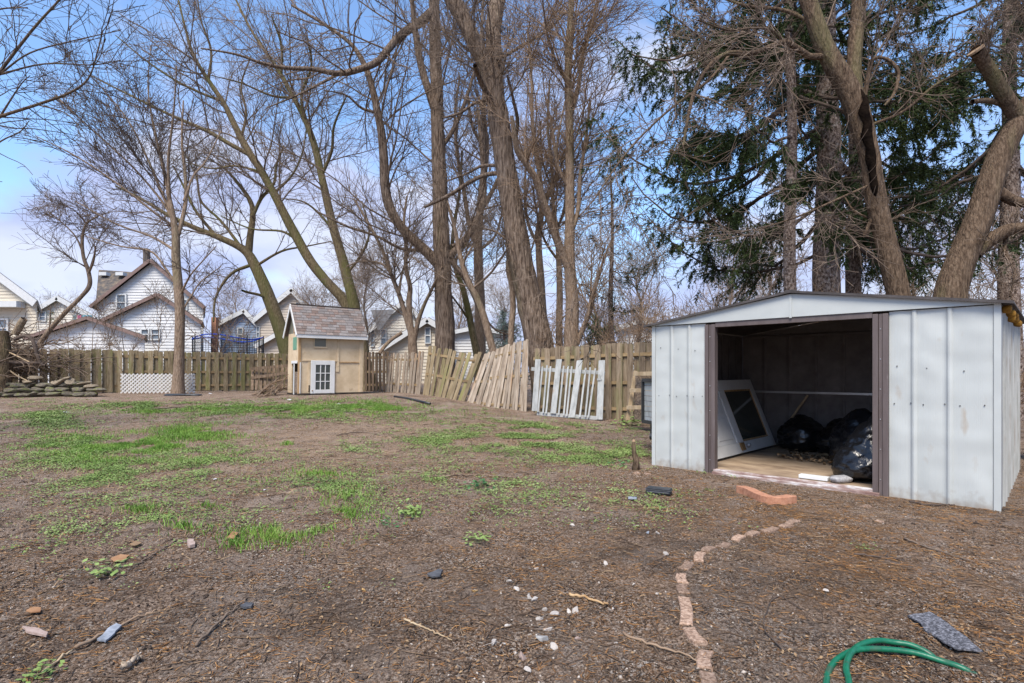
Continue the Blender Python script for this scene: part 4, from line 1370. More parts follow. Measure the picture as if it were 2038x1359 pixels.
def spawn(P, Rr, n, tr, lf, ang, up, wig, k, rr, g, rmin, lmin=0.1, lmax=99, trop=0.0):
    """n child branches on the polylines P (m, j, 3): length lf x the parent's, at angle ang off it"""
    m, j, _ = P.shape
    ln = np.linalg.norm(np.diff(P, axis=1), axis=2).sum(1)
    idx = g.choice(m, n, p=ln / ln.sum())
    t = g.uniform(tr[0], tr[1], n) * (j - 1 - 1e-6)
    i = t.astype(int)
    f = (t - i)[:, None]
    a, b = P[idx, i], P[idx, i + 1]
    pos = a + (b - a) * f
    rad = Rr[idx, i] * (1 - f[:, 0]) + Rr[idx, i + 1] * f[:, 0]
    T = norm(b - a)
    rv = g.normal(size=(n, 3))
    rv = norm(rv - (rv * T).sum(1, keepdims=True) * T)
    an = g.uniform(ang[0], ang[1], n)[:, None]
    d = T * np.cos(an) + rv * np.sin(an)
    d[:, 2] += up
    d = norm(d)
    L = np.clip(g.uniform(lf[0], lf[1], n) * ln[idx] * (1.1 - 0.55 * t / (j - 1)), lmin, lmax)
    out = np.empty((n, k, 3))
    out[:, 0] = pos
    st = (L / (k - 1))[:, None]
    for q in range(1, k):
        out[:, q] = out[:, q - 1] + d * st
        d = d + g.normal(size=(n, 3)) * wig
        d[:, 2] += trop
        d = norm(d)
    r0 = np.maximum(np.minimum(rad * rr, 0.0085 * L + 0.003), rmin)
    rad_ = r0[:, None] * np.linspace(1, 0.42, k)[None]
    return out, np.maximum(rad_, rmin * 0.75)


def resample(P, Rr, k):
    q = smooth_path(np.column_stack([P, Rr]), k)
    return q[:, :3], np.maximum(q[:, 3], 0.004)


def bark_tube(P, Rr, n, seed, rough=0.06):
    v, f = tubes(P[None], Rr[None], n)
    c = np.repeat(P, n, axis=0)
    d = v - c
    ang = np.tile(np.arange(n) * 2 * math.pi / n, len(P))
    cyl = np.stack([np.cos(ang) * 3.2, np.sin(ang) * 3.2, v[:, 2] * 0.55], 1)
    fur = np.abs(fnoise(cyl, 2.6, seed + 7, 2) - 0.5) * 2
    amp = 1 + (0.16 * (fur - 0.35) if n > 20 else 0) + rough * 2 * (fnoise(v * np.array([1, 1, 0.35]), 4.5, seed, 3) - 0.5) + rough * 1.2 * (fnoise(v, 1.3, seed + 4, 2) - 0.5)
    return c + d * amp[:, None], f


def join(parts):
    vs, fs, k = [], [], 0
    for v, f in parts:
        vs.append(v)
        fs.append(f + k)
        k += len(v)
    return np.vstack(vs), np.vstack(fs)


def trace(pts, Y, k, g, drift=0.0, dY=0.0):
    """photo pixels (x, y, width) at a distance -> a smooth path; dY: how far it comes forward or goes back by its end"""
    n = len(pts)
    rows = []
    for i, (x, y, w) in enumerate(pts):
        Yi = Y + dY * (i / max(n - 1, 1)) ** 1.3
        p = at(x, y, Yi)
        x0, y0, _ = pts[max(i - 1, 0)]
        x1, y1, _ = pts[min(i + 1, n - 1)]
        cs = max(abs(y1 - y0) / (math.hypot(x1 - x0, y1 - y0) + 1e-6), 0.8)
        rows.append((p.x, p.y, p.z, (0.93 if Y < 20.3 or Y > 22.8 else 0.80) * cs * w * Yi / FOC / 2))
    q = smooth_path(rows, k)
    return q[:, :3], np.maximum(q[:, 3], 0.006)


def crown_mesh(P, Rr, counts, g, up=0.14, wig=0.15, rtw=0.0055, spread=(0.5, 1.15), lens=((0.3, 0.8), (0.35, 0.85), (0.3, 0.9)), tmin=0.12, maxlen=4.0, trop=0.03):
    """three orders of branches on the limbs"""
    parts = []
    a, ra = spawn(P, Rr, counts[0], (tmin, 1.0), lens[0], spread, up, wig * 0.7, 7, 0.42, g, rtw * 1.5, 0.7, maxlen, trop)
    parts.append(tubes(a, ra, 4))
    b, rb = spawn(a, ra, counts[1], (0.12, 1.0), lens[1], spread, up * 0.7, wig, 5, 0.6, g, rtw * 1.1, 0.4, maxlen * 0.6, trop)
    parts.append(tubes(b, rb, 3))
    both, rboth = b, rb
    c, rc = spawn(both, rboth, counts[2], (0.08, 1.0), lens[2], (0.4, 1.0), up * 0.5, wig * 1.2, 4, 0.65, g, rtw, 0.25, maxlen * 0.4, trop)
    parts.append(tubes(c, rc, 3))
    d, rd = spawn(a, ra, counts[2] // 2, (0.1, 1.0), (0.1, 0.35), (0.5, 1.1), up * 0.5, wig * 1.2, 4, 0.5, g, rtw, 0.25, maxlen * 0.35, trop)
    parts.append(tubes(d, rd, 3))
    return join(parts)


def tree(name, label, Y, trunk, limbs, seed, counts, bark='bark', twig='twig', group=None, cat='tree', ground=True, base=None, dYs=None, tY=0.0, trunk_tmin=0.45, limb_sides=8, **kw):
    """a traced bare tree: trunk and limbs follow the photo, the finer branches grow from them"""
    g = np.random.default_rng(seed)
    tk = list(trunk)
    P, Rr = trace(tk, Y, max(24, 5 * len(tk)), g, dY=tY)
    if ground:                                                  # carry the trunk down into the soil, with a flare
        x, y = P[0, 0], P[0, 1]
        z = float(zg(x, y))
        if P[0, 2] > z - 0.1:
            n = max(2, int((P[0, 2] - z) / 0.3) + 2)
            dirn = P[0] - P[2]
            dirn = dirn / max(abs(dirn[2]), 1e-3)
            zz = np.linspace(z - 0.15, P[0, 2], n, endpoint=False)
            ext = np.stack([x + dirn[0] * 0.6 * (P[0, 2] - zz), np.full(n, y), zz], 1)
            P = np.vstack([ext, P])
            Rr = np.concatenate([np.full(n, Rr[0]), Rr])
        hh = P[:, 2] - P[0, 2]
        Rr = Rr * (1 + 0.45 * np.exp(-hh / 0.28))
    root = thing(name, (P[0, 0], P[0, 1], P[0, 2] + 0.15), label, cat, group)
    off = np.array(root.location)
    fine = bark in ('bark_deep', 'bark')
    Pt, Rt = resample(P, Rr, 120) if fine else (P, Rr)
    v, f = bark_tube(Pt, Rt, 44 if fine else 16, seed)
    link('trunk', np_mesh('trunk', v - off, f, True), root, root.location, m=M[bark])
    fam = [resample(P, Rr, 16)]
    fam[0] = (fam[0][0][int(16 * trunk_tmin):], fam[0][1][int(16 * trunk_tmin):])
    fam[0] = resample(*fam[0], 16)
    for i, lb in enumerate(limbs):
        dY = (dYs[i] if dYs else g.uniform(-1.5, 1.5))
        k = max(14, 4 * len(lb))
        # start at the trunk's own distance there
        z0 = at(lb[0][0], lb[0][1], Y).z
        j = int(np.argmin(np.abs(P[:, 2] - z0)))
        LP, LR = trace(lb, P[j, 1], k, g, dY=dY)
        v, f = bark_tube(LP, LR, limb_sides, seed + i + 1, 0.05)
        link('limb', np_mesh('limb', v - off, f, True), root, root.location, m=M[bark])
        fam.append(resample(LP, LR, 16))
    PP, RR = np.stack([a for a, _ in fam]), np.stack([b for _, b in fam])
    v, f = crown_mesh(PP, RR, counts, g, **kw)
    tag(link('crown', np_mesh('crown', v - off, f), root, root.location, m=M[twig]), kind='stuff')
    return root


# slim tree in front of the back fence
tree('ash_tree', 'slim bare tree standing before the white lattice panel, branches fanning to the left', 17.5,
     [(354, 782, 23), (357, 700, 20), (358, 620, 19), (354, 560, 18), (350, 510, 17), (350, 470, 15), (344, 430, 12), (334, 380, 8)],
     [[(351, 478, 10), (362, 440, 9), (370, 395, 8), (368, 340, 7), (362, 280, 5), (365, 200, 3)],
      [(344, 425, 9), (325, 390, 7), (300, 330, 5), (255, 240, 4), (190, 160, 2.5)],
      [(345, 440, 8), (322, 400, 6), (262, 330, 5), (180, 255, 4), (110, 190, 2.5)],
      [(346, 450, 7), (310, 425, 6), (240, 370, 5), (150, 310, 3.5), (70, 270, 2.5)],
      [(340, 410, 7), (328, 350, 6), (310, 270, 5), (295, 180, 3), (300, 90, 2)],
      [(351, 500, 8), (300, 470, 6), (230, 445, 4), (150, 400, 2.5)],
      [(356, 575, 8), (330, 535, 6), (300, 500, 5), (240, 490, 4), (170, 470, 2.5)],
      [(338, 400, 7), (335, 320, 6), (345, 230, 4), (352, 130, 2.5)],
      [(366, 400, 6), (385, 350, 5), (410, 320, 4), (440, 260, 2.5)],
      [(362, 620, 5), (380, 590, 4), (400, 560, 3), (440, 530, 2)],
      [(358, 590, 6), (372, 560, 5), (385, 540, 4), (430, 490, 2.5)]],
     21, (64, 347, 1801), 'bark_tan', 'twig_dark', spread=(0.25, 0.7), wig=0.13, up=0.12, trunk_tmin=0.6, maxlen=2.6, rtw=0.0075)
# crooked vine-like tree by the left fence
tree('crooked_tree', 'crooked thin tree bending over the back fence by the brush pile', 18.6,
     [(72, 694, 13), (100, 655, 12), (130, 622, 11), (160, 592, 10), (178, 568, 9), (176, 540, 8), (166, 510, 7), (164, 475, 6), (172, 445, 5), (195, 430, 4)],
     [[(166, 505, 5), (150, 470, 4), (120, 440, 3), (95, 420, 2)], [(176, 545, 5), (186, 520, 4), (190, 490, 3)], [(172, 445, 4), (150, 420, 3), (120, 405, 2)]],
     22, (24, 113, 557), 'bark_tan', 'twig', maxlen=2.2, trunk_tmin=0.5, up=0.05)
# mossy leaning tree left of the playhouse
tree('mossy_tree', 'mossy leaning tree rising behind the fence, left of the playhouse', 22.5,
     [(572, 706, 36), (556, 650, 35), (540, 605, 34), (524, 565, 32), (508, 530, 30), (492, 503, 27), (470, 488, 22), (430, 470, 18), (380, 450, 15), (330, 425, 12), (280, 395, 8), (230, 370, 5)],
     [[(494, 506, 20), (498, 470, 17), (503, 430, 14), (498, 400, 12), (470, 360, 9), (440, 330, 6), (400, 310, 3)],
      [(503, 430, 11), (520, 395, 10), (545, 365, 8), (550, 330, 6), (565, 290, 4)],
      [(505, 525, 12), (460, 545, 9), (430, 590, 6), (425, 640, 4)],
      [(540, 600, 10), (520, 588, 9), (495, 582, 8), (482, 578, 7)],
      [(430, 470, 10), (390, 420, 8), (370, 380, 6), (345, 330, 4)],
      [(480, 492, 10), (440, 440, 8), (400, 400, 6), (390, 350, 4), (360, 290, 3)],
      [(508, 530, 9), (560, 500, 7), (610, 490, 5), (660, 480, 3)]],
     23, (57, 277, 1287), 'bark_moss', 'twig', maxlen=3.2, trunk_tmin=0.35)
# the pair leaning left behind the playhouse
tree('leaning_tree', 'tall mossy trunk leaning far left, behind the playhouse roof', 21.5,
     [(705, 640, 30), (682, 595, 30), (650, 560, 29), (618, 520, 28), (592, 475, 26), (568, 430, 24), (545, 385, 22), (520, 340, 21), (497, 305, 20), (470, 255, 17), (445, 205, 14), (415, 160, 12), (385, 110, 9), (370, 60, 6), (355, 0, 4)],
     [[(500, 310, 14), (455, 285, 13), (415, 262, 12), (365, 240, 10), (310, 215, 8), (250, 185, 6), (180, 150, 4)],
      [(440, 200, 9), (400, 185, 8), (350, 160, 7), (290, 120, 5), (230, 70, 3)],
      [(545, 385, 9), (580, 350, 7), (600, 310, 5), (610, 260, 3)],
      [(480, 275, 8), (490, 225, 6), (480, 170, 5), (500, 110, 3)],
      [(415, 160, 7), (420, 100, 6), (400, 40, 4), (390, -30, 3)],
      [(520, 342, 8), (470, 330, 6), (420, 335, 5), (360, 320, 3)],
      [(592, 478, 9), (560, 460, 7), (500, 455, 5), (440, 430, 3)]],
     24, (64, 307, 1458), 'bark_moss', 'twig', maxlen=3.4, trunk_tmin=0.35)
tree('slender_tree', 'slender trunk leaning left beside the mossy one, right end of the playhouse roof', 20.5,
     [(722, 690, 30), (712, 640, 29), (703, 600, 28), (693, 560, 26), (680, 510, 24), (664, 455, 22), (651, 400, 20), (640, 350, 18), (626, 290, 17), (608, 240, 15), (585, 195, 13), (560, 150, 12), (530, 105, 9), (500, 60, 7), (470, 0, 5)],
     [[(640, 350, 9), (660, 300, 8), (665, 250, 6), (690, 190, 4)],
      [(610, 245, 9), (600, 190, 7), (620, 130, 6), (610, 70, 4)],
      [(664, 458, 9), (630, 420, 7), (600, 400, 5), (560, 395, 3)],
      [(690, 545, 8), (720, 505, 7), (735, 460, 5), (720, 400, 3)],
      [(585, 195, 8), (540, 190, 7), (480, 165, 5), (420, 150, 3)],
      [(560, 150, 7), (560, 90, 6), (540, 30, 4)]],
     25, (57, 277, 1287), 'bark_moss', 'twig', maxlen=3.2, trunk_tmin=0.35)
# small multi-stemmed tree before the pale gabled house
tree('multi_stem_tree', 'small multi-stemmed tree growing right behind the upright fence panel', 18.8,
     [(822, 700, 20), (820, 672, 18), (816, 640, 13), (814, 600, 12), (816, 570, 10), (808, 535, 9), (808, 490, 8), (804, 440, 6), (810, 390, 4)],
     [[(818, 665, 12), (806, 625, 11), (794, 585, 10), (779, 547, 9), (762, 500, 8), (742, 460, 7), (722, 425, 6), (704, 395, 4)],
      [(824, 680, 11), (832, 640, 10), (845, 605, 8), (862, 570, 7), (880, 530, 4)],
      [(779, 547, 7), (760, 525, 6), (720, 520, 5), (690, 530, 3)],
      [(794, 585, 6), (800, 545, 5), (815, 500, 4), (830, 460, 3)],
      [(800, 662, 10), (780, 675, 10), (765, 690, 10), (755, 704, 10)]],
     26, (48, 260, 1210), 'bark_tan', 'twig', maxlen=2.6, dYs=[0.5, -0.5, 0.8, 0.2, -0.3], trunk_tmin=0.3)
# the two thick trunks of the middle
tree('thick_tree', 'thick straight trunk rising behind the collapsed fence, with a long limb to the left', 18.6,
     [(885, 702, 44), (886, 660, 42), (884, 620, 40), (882, 580, 38), (881, 530, 37), (879, 480, 36), (877, 430, 34), (876, 380, 32), (874, 330, 30), (872, 280, 29), (870, 220, 27), (868, 150, 26), (866, 80, 25), (864, 0, 22), (860, -90, 18)],
     [[(872, 525, 30), (845, 497, 28), (815, 470, 26), (790, 440, 24), (773, 405, 22), (766, 365, 21), (764, 320, 20), (760, 270, 18), (752, 225, 17), (742, 180, 15), (730, 140, 14), (712, 105, 12), (690, 80, 10), (640, 45, 8), (580, 10, 6)],
      [(893, 512, 20), (918, 485, 18), (940, 455, 17), (956, 420, 16), (962, 380, 15), (962, 330, 13), (958, 280, 11), (952, 220, 8)],
      [(894, 515, 15), (915, 540, 14), (935, 570, 13), (955, 615, 12)],
      [(876, 250, 20), (856, 190, 18), (838, 130, 16), (828, 70, 14), (820, 0, 10)],
      [(873, 300, 12), (895, 270, 11), (915, 230, 10), (930, 190, 8), (945, 140, 6)],
      [(900, 490, 8), (930, 470, 7), (955, 448, 6)],
      [(845, 497, 10), (800, 495, 8), (750, 470, 7), (690, 450, 6), (630, 420, 4)],
      [(866, 20, 28), (835, 45, 24), (800, 68, 22), (775, 95, 20), (752, 122, 18), (720, 136, 17), (675, 146, 15), (620, 137, 12), (570, 135, 10), (520, 125, 8), (470, 108, 6), (400, 96, 4)],
      [(752, 225, 8), (720, 215, 7), (690, 190, 5), (650, 180, 3)],
      [(675, 146, 8), (640, 165, 7), (590, 190, 5), (530, 215, 3)]],
     27, (93, 446, 1973), 'bark_deep', 'twig', maxlen=3.6, dYs=[-0.5, 0.8, 0.6, -0.4, 0.5, 0.3, -1.0, -3.5, -0.8, -1.0], trunk_tmin=0.5, limb_sides=10)
tree('thick_leaning_tree', 'thickest furrowed trunk, leaning left and forking near the top of the picture', 15.4,
     [(1080, 720, 62), (1070, 670, 60), (1058, 620, 57), (1047, 570, 54), (1038, 525, 52), (1030, 480, 50), (1022, 430, 48), (1014, 380, 46), (1006, 330, 45), (1000, 285, 45), (993, 240, 46), (985, 195, 42), (972, 150, 38), (957, 110, 36), (938, 70, 36), (918, 30, 36), (900, 0, 36), (870, -60, 30)],
     [[(992, 225, 34), (988, 180, 34), (985, 120, 34), (982, 60, 34), (990, 0, 34), (1000, -60, 28)],
      [(1008, 345, 12), (985, 345, 12), (960, 350, 11), (930, 365, 11), (900, 385, 10), (870, 400, 9), (845, 412, 7)],
      [(1005, 330, 9), (960, 330, 8), (930, 345, 6), (890, 360, 4)],
      [(1010, 245, 14), (985, 215, 14), (968, 185, 13), (952, 150, 12), (945, 130, 10)],
      [(1012, 260, 9), (1025, 275, 9), (1030, 240, 8), (1022, 200, 7), (1010, 150, 6)],
      [(980, 195, 9), (945, 205, 8), (915, 225, 7), (880, 235, 5)],
      [(990, 120, 9), (1040, 90, 8), (1090, 60, 6), (1130, 20, 4)],
      [(960, 112, 9), (925, 95, 8), (900, 70, 7), (870, 55, 4)],
      [(1035, 510, 8), (1010, 480, 6), (985, 460, 5), (960, 455, 3)]],
     28, (61, 347, 1617), 'bark_deep', 'twig', maxlen=3.0, trunk_tmin=0.5, limb_sides=12)
# thinner trunks of the middle
tree('forked_tree', 'forked trunk with a dark scar right of the thickest trunk, above the tall fence', 15.2,
     [(1136, 700, 32), (1137, 660, 30), (1139, 610, 28), (1136, 560, 26), (1133, 510, 24), (1134, 450, 22), (1134, 380, 20), (1134, 310, 19), (1133, 240, 17), (1131, 170, 16), (1131, 100, 15), (1136, 30, 13), (1140, -40, 10)],
     [[(1136, 545, 20), (1122, 512, 19), (1108, 475, 19), (1092, 430, 18), (1078, 392, 17), (1066, 355, 16), (1046, 325, 15), (1030, 300, 14), (1024, 270, 11), (1018, 230, 8)],
      [(1134, 470, 11), (1150, 420, 10), (1155, 350, 9), (1165, 280, 7), (1175, 200, 5)],
      [(1133, 240, 10), (1150, 180, 8), (1160, 110, 6), (1175, 40, 4)],
      [(1134, 380, 9), (1110, 330, 8), (1100, 260, 6), (1085, 190, 4)],
      [(1145, 690, 14), (1160, 655, 12), (1175, 615, 11), (1185, 570, 9), (1200, 520, 6), (1220, 470, 4)],
      [(1132, 170, 8), (1110, 130, 7), (1090, 70, 5), (1080, 0, 3)]],
     29, (72, 434, 2090), 'bark_tan', 'twig_tan', maxlen=2.6, trunk_tmin=0.4)
tree('pale_tree', 'pale smooth trunk between the two thick trunks', 23,
     [(955, 705, 26), (955, 640, 24), (955, 590, 22), (952, 530, 20), (952, 470, 18), (956, 410, 16), (962, 350, 15), (968, 290, 13), (962, 230, 11), (965, 160, 9), (958, 80, 7), (962, 0, 5)],
     [[(953, 500, 12), (935, 450, 10), (925, 390, 9), (912, 320, 8), (905, 240, 6), (915, 150, 4)], [(955, 420, 10), (985, 370, 9), (1000, 320, 7), (990, 240, 5)],
      [(966, 300, 8), (940, 250, 7), (930, 180, 5)], [(952, 500, 8), (985, 470, 6), (1000, 420, 4)]],
     30, (56, 310, 1430), 'bark_tan', 'twig', maxlen=3.2, trunk_tmin=0.35, group=None)
tree('bent_tree', 'thin trunk leaning left from the slumped fence panel', 16.6,
     [(985, 712, 17), (975, 675, 17), (963, 630, 16), (948, 590, 15), (932, 560, 14), (920, 525, 12), (912, 490, 10), (905, 455, 8), (890, 400, 5)],
     [[(963, 630, 7), (985, 655, 5), (1010, 665, 4), (1030, 660, 3)], [(940, 575, 7), (975, 545, 6), (1000, 510, 5), (1020, 480, 3)], [(920, 525, 6), (945, 480, 5), (960, 430, 3)]],
     31, (27, 148, 715), 'bark_tan', 'twig', maxlen=2.2, trunk_tmin=0.4)
tree('thin_mossy_tree', 'thin mossy trunk just right of the thick straight trunk', 20,
     [(948, 700, 16), (940, 660, 15), (930, 610, 14), (920, 570, 12), (908, 540, 10), (900, 500, 9), (905, 440, 7), (915, 380, 6), (920, 300, 4)],
     [[(935, 640, 6), (915, 610, 5), (900, 590, 4)], [(905, 520, 6), (930, 480, 5), (945, 430, 3)]],
     32, (24, 136, 660), 'bark_moss', 'twig', maxlen=2.2, trunk_tmin=0.4)
tree('narrow_sapling', 'narrow trunk left of the thickest trunk, before the blue spruce', 15.8,
     [(1016, 700, 13), (1018, 650, 13), (1021, 610, 13), (1018, 565, 12), (1012, 540, 11), (1012, 500, 9), (1008, 450, 7), (1012, 400, 5)],
     [[(1018, 565, 6), (1040, 530, 5), (1060, 490, 4), (1070, 440, 3)]],
     33, (20, 111, 495), 'bark_tan', 'twig', maxlen=1.8, trunk_tmin=0.5)
tree('narrow_tree', 'narrow straight trunk left of the forked trunk, above the tall fence', 16.4,
     [(1113, 700, 16), (1113, 640, 15), (1114, 580, 14), (1112, 520, 12), (1108, 460, 10), (1100, 400, 9), (1098, 330, 7), (1090, 250, 5), (1094, 160, 4)],
     [[(1112, 520, 7), (1085, 480, 6), (1070, 430, 5), (1060, 370, 3)], [(1108, 460, 6), (1125, 400, 5), (1120, 320, 3)], [(1100, 380, 5), (1080, 320, 4), (1075, 240, 3)]],
     34, (48, 260, 1320), 'bark_tan', 'twig_tan', maxlen=2.4, trunk_tmin=0.35)
tree('grey_tree', 'pale trunk half hidden behind the thickest trunk', 20,
     [(1085, 690, 20), (1080, 620, 18), (1076, 550, 16), (1072, 480, 14), (1078, 410, 12), (1072, 330, 10), (1060, 250, 8), (1058, 160, 6), (1050, 60, 4)],
     [[(1076, 500, 8), (1050, 440, 7), (1045, 370, 5), (1050, 290, 3)], [(1076, 420, 8), (1105, 360, 6), (1110, 280, 5), (1125, 200, 3)]],
     35, (48, 260, 1320), 'bark_tan', 'twig_tan', maxlen=3.0, trunk_tmin=0.35)

# the trees behind the shed
rt = tree('scarred_tree', 'brown trunk with a black rotten scar, forking above the shed', 9.6,
     [(1790, 600, 46), (1782, 560, 45), (1770, 510, 43), (1758, 460, 41), (1746, 410, 40), (1738, 360, 40), (1732, 320, 40), (1722, 280, 42), (1712, 240, 46), (1700, 200, 50), (1682, 165, 48), (1660, 130, 44), (1642, 95, 39), (1625, 50, 36), (1608, 0, 34), (1590, -60, 30)],
     [[(1708, 215, 26), (1702, 170, 28), (1700, 130, 28), (1703, 80, 29), (1708, 30, 29), (1712, -40, 26)],
      [(1640, 112, 18), (1612, 112, 16), (1590, 98, 15), (1562, 84, 14), (1530, 94, 13), (1495, 106, 13), (1455, 105, 12), (1425, 118, 11), (1398, 150, 10), (1380, 190, 9), (1368, 240, 7), (1360, 290, 5)],
      [(1562, 84, 8), (1535, 60, 7), (1500, 55, 6), (1450, 60, 5), (1390, 40, 4)],
      [(1425, 118, 8), (1380, 105, 7), (1330, 120, 5), (1260, 110, 3)],
      [(1722, 190, 9), (1732, 130, 9), (1745, 115, 8), (1770, 120, 8), (1788, 145, 8), (1780, 185, 7), (1760, 210, 5)],
      [(1455, 105, 8), (1410, 160, 7), (1330, 220, 6), (1250, 300, 5), (1180, 400, 3)],
      [(1625, 50, 10), (1560, 20, 9), (1480, 10, 7), (1400, -20, 5)],
      [(1745, 410, 8), (1720, 470, 7), (1735, 440, 6), (1700, 420, 5), (1680, 390, 3)],
      [(1738, 365, 7), (1670, 395, 6), (1590, 430, 5), (1500, 460, 3)],
      [(1730, 250, 8), (1800, 220, 7), (1860, 170, 6), (1920, 140, 4)]],
     41, (56, 310, 1320), 'bark', 'twig', maxlen=2.3, dYs=[0.3, -1.2, -1.6, -2.0, -0.3, -2.0, 0.6, 0.3, -0.8, 0.4], trunk_tmin=0.5, limb_sides=12, rtw=0.0055, spread=(0.5, 1.25), up=0.05)
m_ = MB()
sc_ = [at(1712, 178, 9.45), at(1722, 200, 9.42), at(1718, 222, 9.42), at(1727, 245, 9.43), at(1724, 268, 9.43), at(1731, 290, 9.44), at(1733, 315, 9.44), at(1736, 340, 9.45), at(1740, 370, 9.47), at(1744, 400, 9.5)]
m_.tube(sc_, [0.02, 0.055, 0.085, 0.07, 0.09, 0.065, 0.085, 0.055, 0.06, 0.015], 10)
m_.build('rot_scar', 'rot', rt, True)['label'] = 'long black rotten scar down the trunk'
bt = tree('bulky_tree', 'bulky trunk curving to the right with a sawn-off limb, at the right edge', 9.2,
     [(1888, 610, 66), (1895, 570, 62), (1908, 530, 58), (1925, 490, 56), (1945, 445, 54), (1960, 400, 53), (1976, 350, 52), (1995, 300, 50), (2020, 255, 50), (2050, 210, 50), (2085, 160, 46), (2130, 80, 36)],
     [[(2036, 245, 40), (2015, 215, 38), (1992, 180, 34), (1972, 145, 32), (1952, 115, 30), (1942, 100, 29)],
      [(1940, 505, 34), (1970, 478, 34), (2005, 458, 32), (2040, 452, 28), (2090, 440, 20)],
      [(1985, 380, 30), (2020, 400, 26), (2060, 405, 22), (2100, 400, 14)],
      [(1990, 205, 16), (1965, 200, 14), (1935, 202, 12)],
      [(2085, 160, 16), (2060, 90, 14), (2030, 20, 10), (1990, -40, 6)],
      [(2005, 458, 9), (2000, 500, 8), (2020, 540, 6), (2010, 590, 4)]],
     42, (48, 260, 990), 'bark', 'twig', maxlen=2.0, dYs=[-0.4, -0.3, -0.2, -0.2, 0.5, -0.3], trunk_tmin=0.75, limb_sides=12, rtw=0.0055)
pc = at(1942, 100, 8.8)
dd = (at(1942, 100, 8.8) - at(1972, 145, 8.85)).normalized()
MB().tube([pc - dd * 0.02, pc + dd * 0.012], 0.115, 14).build('cut_face', 'cutwood', bt)
# tree standing out of the picture to the left: its branches reach into view
tree('overhanging_tree', 'dark bare branches of a tree reaching in at the top left edge', 8.2,
     [(-330, 1000, 60), (-325, 800, 52), (-320, 600, 46), (-310, 450, 40), (-300, 300, 34), (-280, 150, 26), (-260, 0, 18), (-240, -150, 10)],
     [[(-310, 420, 20), (-180, 330, 16), (-80, 240, 12), (0, 142, 8), (33, 99, 7), (74, 48, 6), (118, 0, 5), (160, -50, 3)],
      [(-315, 480, 20), (-160, 330, 14), (-60, 258, 10), (0, 232, 8), (74, 208, 7), (140, 184, 6), (177, 154, 4), (195, 99, 3), (205, 60, 2)],
      [(-300, 300, 18), (-150, 210, 12), (-60, 165, 8), (0, 148, 5), (88, 127, 4), (184, 129, 3), (240, 120, 2)],
      [(-315, 500, 14), (-150, 400, 9), (-60, 330, 6), (0, 282, 4), (40, 262, 3), (58, 240, 2)],
      [(0, 147, 5), (60, 105, 4), (150, 80, 3), (240, 60, 2)],
      [(0, 232, 5), (40, 170, 3), (60, 150, 2)],
      [(74, 208, 4), (130, 225, 3), (165, 260, 2)],
      [(-290, 200, 14), (-150, 90, 9), (-60, 40, 6), (0, 18, 4), (55, 15, 2.5)]],
     43, (56, 148, 275), 'bark', 'twig_dark', maxlen=1.1, rtw=0.0045, dYs=[0.0] * 8, trunk_tmin=0.6, wig=0.16, trop=-0.02, up=0.0)


# generic leafless trees and shrubs: one mesh set per kind, copied
def generic(seed, h, counts, rtw, spreadx=0.35, stems=1, r0=0.16):
    g = np.random.default_rng(seed)
    fam = []
    tr = []
    for s_ in range(stems):
        a = g.uniform(0, 2 * math.pi)
        d = np.array([math.cos(a), math.sin(a), 0]) * (spreadx * h * (0.25 if stems == 1 else g.uniform(0.4, 1.0)))
        rows = []
        for i in range(7):
            t = i / 6
            w = g.normal(size=3) * 0.03 * h * t
            q = d * t ** 1.2 + np.array([0, 0, h * t * (1 if stems == 1 else g.uniform(0.92, 1.0))]) + w
            rows.append((*q, r0 * (1 - 0.85 * t)))
        q = smooth_path(rows, 16)
        fam.append((q[:, :3], np.maximum(q[:, 3], rtw)))
        tr.append(bark_tube(q[:, :3], np.maximum(q[:, 3], rtw), 8, seed + s_))
    P, Rr = np.stack([a for a, _ in fam]), np.stack([b for _, b in fam])
    return join(tr), crown_mesh(P, Rr, counts, g, rtw=rtw, maxlen=h * 0.4, tmin=0.22)


def place(name, label, cat, mesh, loc, rz, s, trunk_m, crown_m, group):
    loc = Vector(loc)
    root = thing(name, loc, label, cat, group)
    link('trunk', mesh[0], root, loc, (0, 0, rz), (s, s, s), M[trunk_m])
    tag(link('crown', mesh[1], root, loc, (0, 0, rz), (s, s, s), M[crown_m]), kind='stuff')
    return root


def gen_meshes(*a, **k):
    t, c = generic(*a, **k)
    return np_mesh('trunk', *t, True), np_mesh('crown', *c)


far_kinds = [gen_meshes(60 + i, 9.0, (50, 300, 1200), 0.010, r0=0.17) for i in range(2)]
shrub_kinds = [gen_meshes(70 + i, 2.6, (26, 130, 420), 0.005, spreadx=0.6, stems=6, r0=0.02) for i in range(3)]
sap_kinds = [gen_meshes(80 + i, 3.4, (14, 50, 160), 0.006, spreadx=0.3, stems=1, r0=0.028) for i in range(2)]


def ground_at(px, Y):
    X = (px - CX) * Y / FOC
    return Vector((X, Y, float(zg(X, Y)) - 0.03))


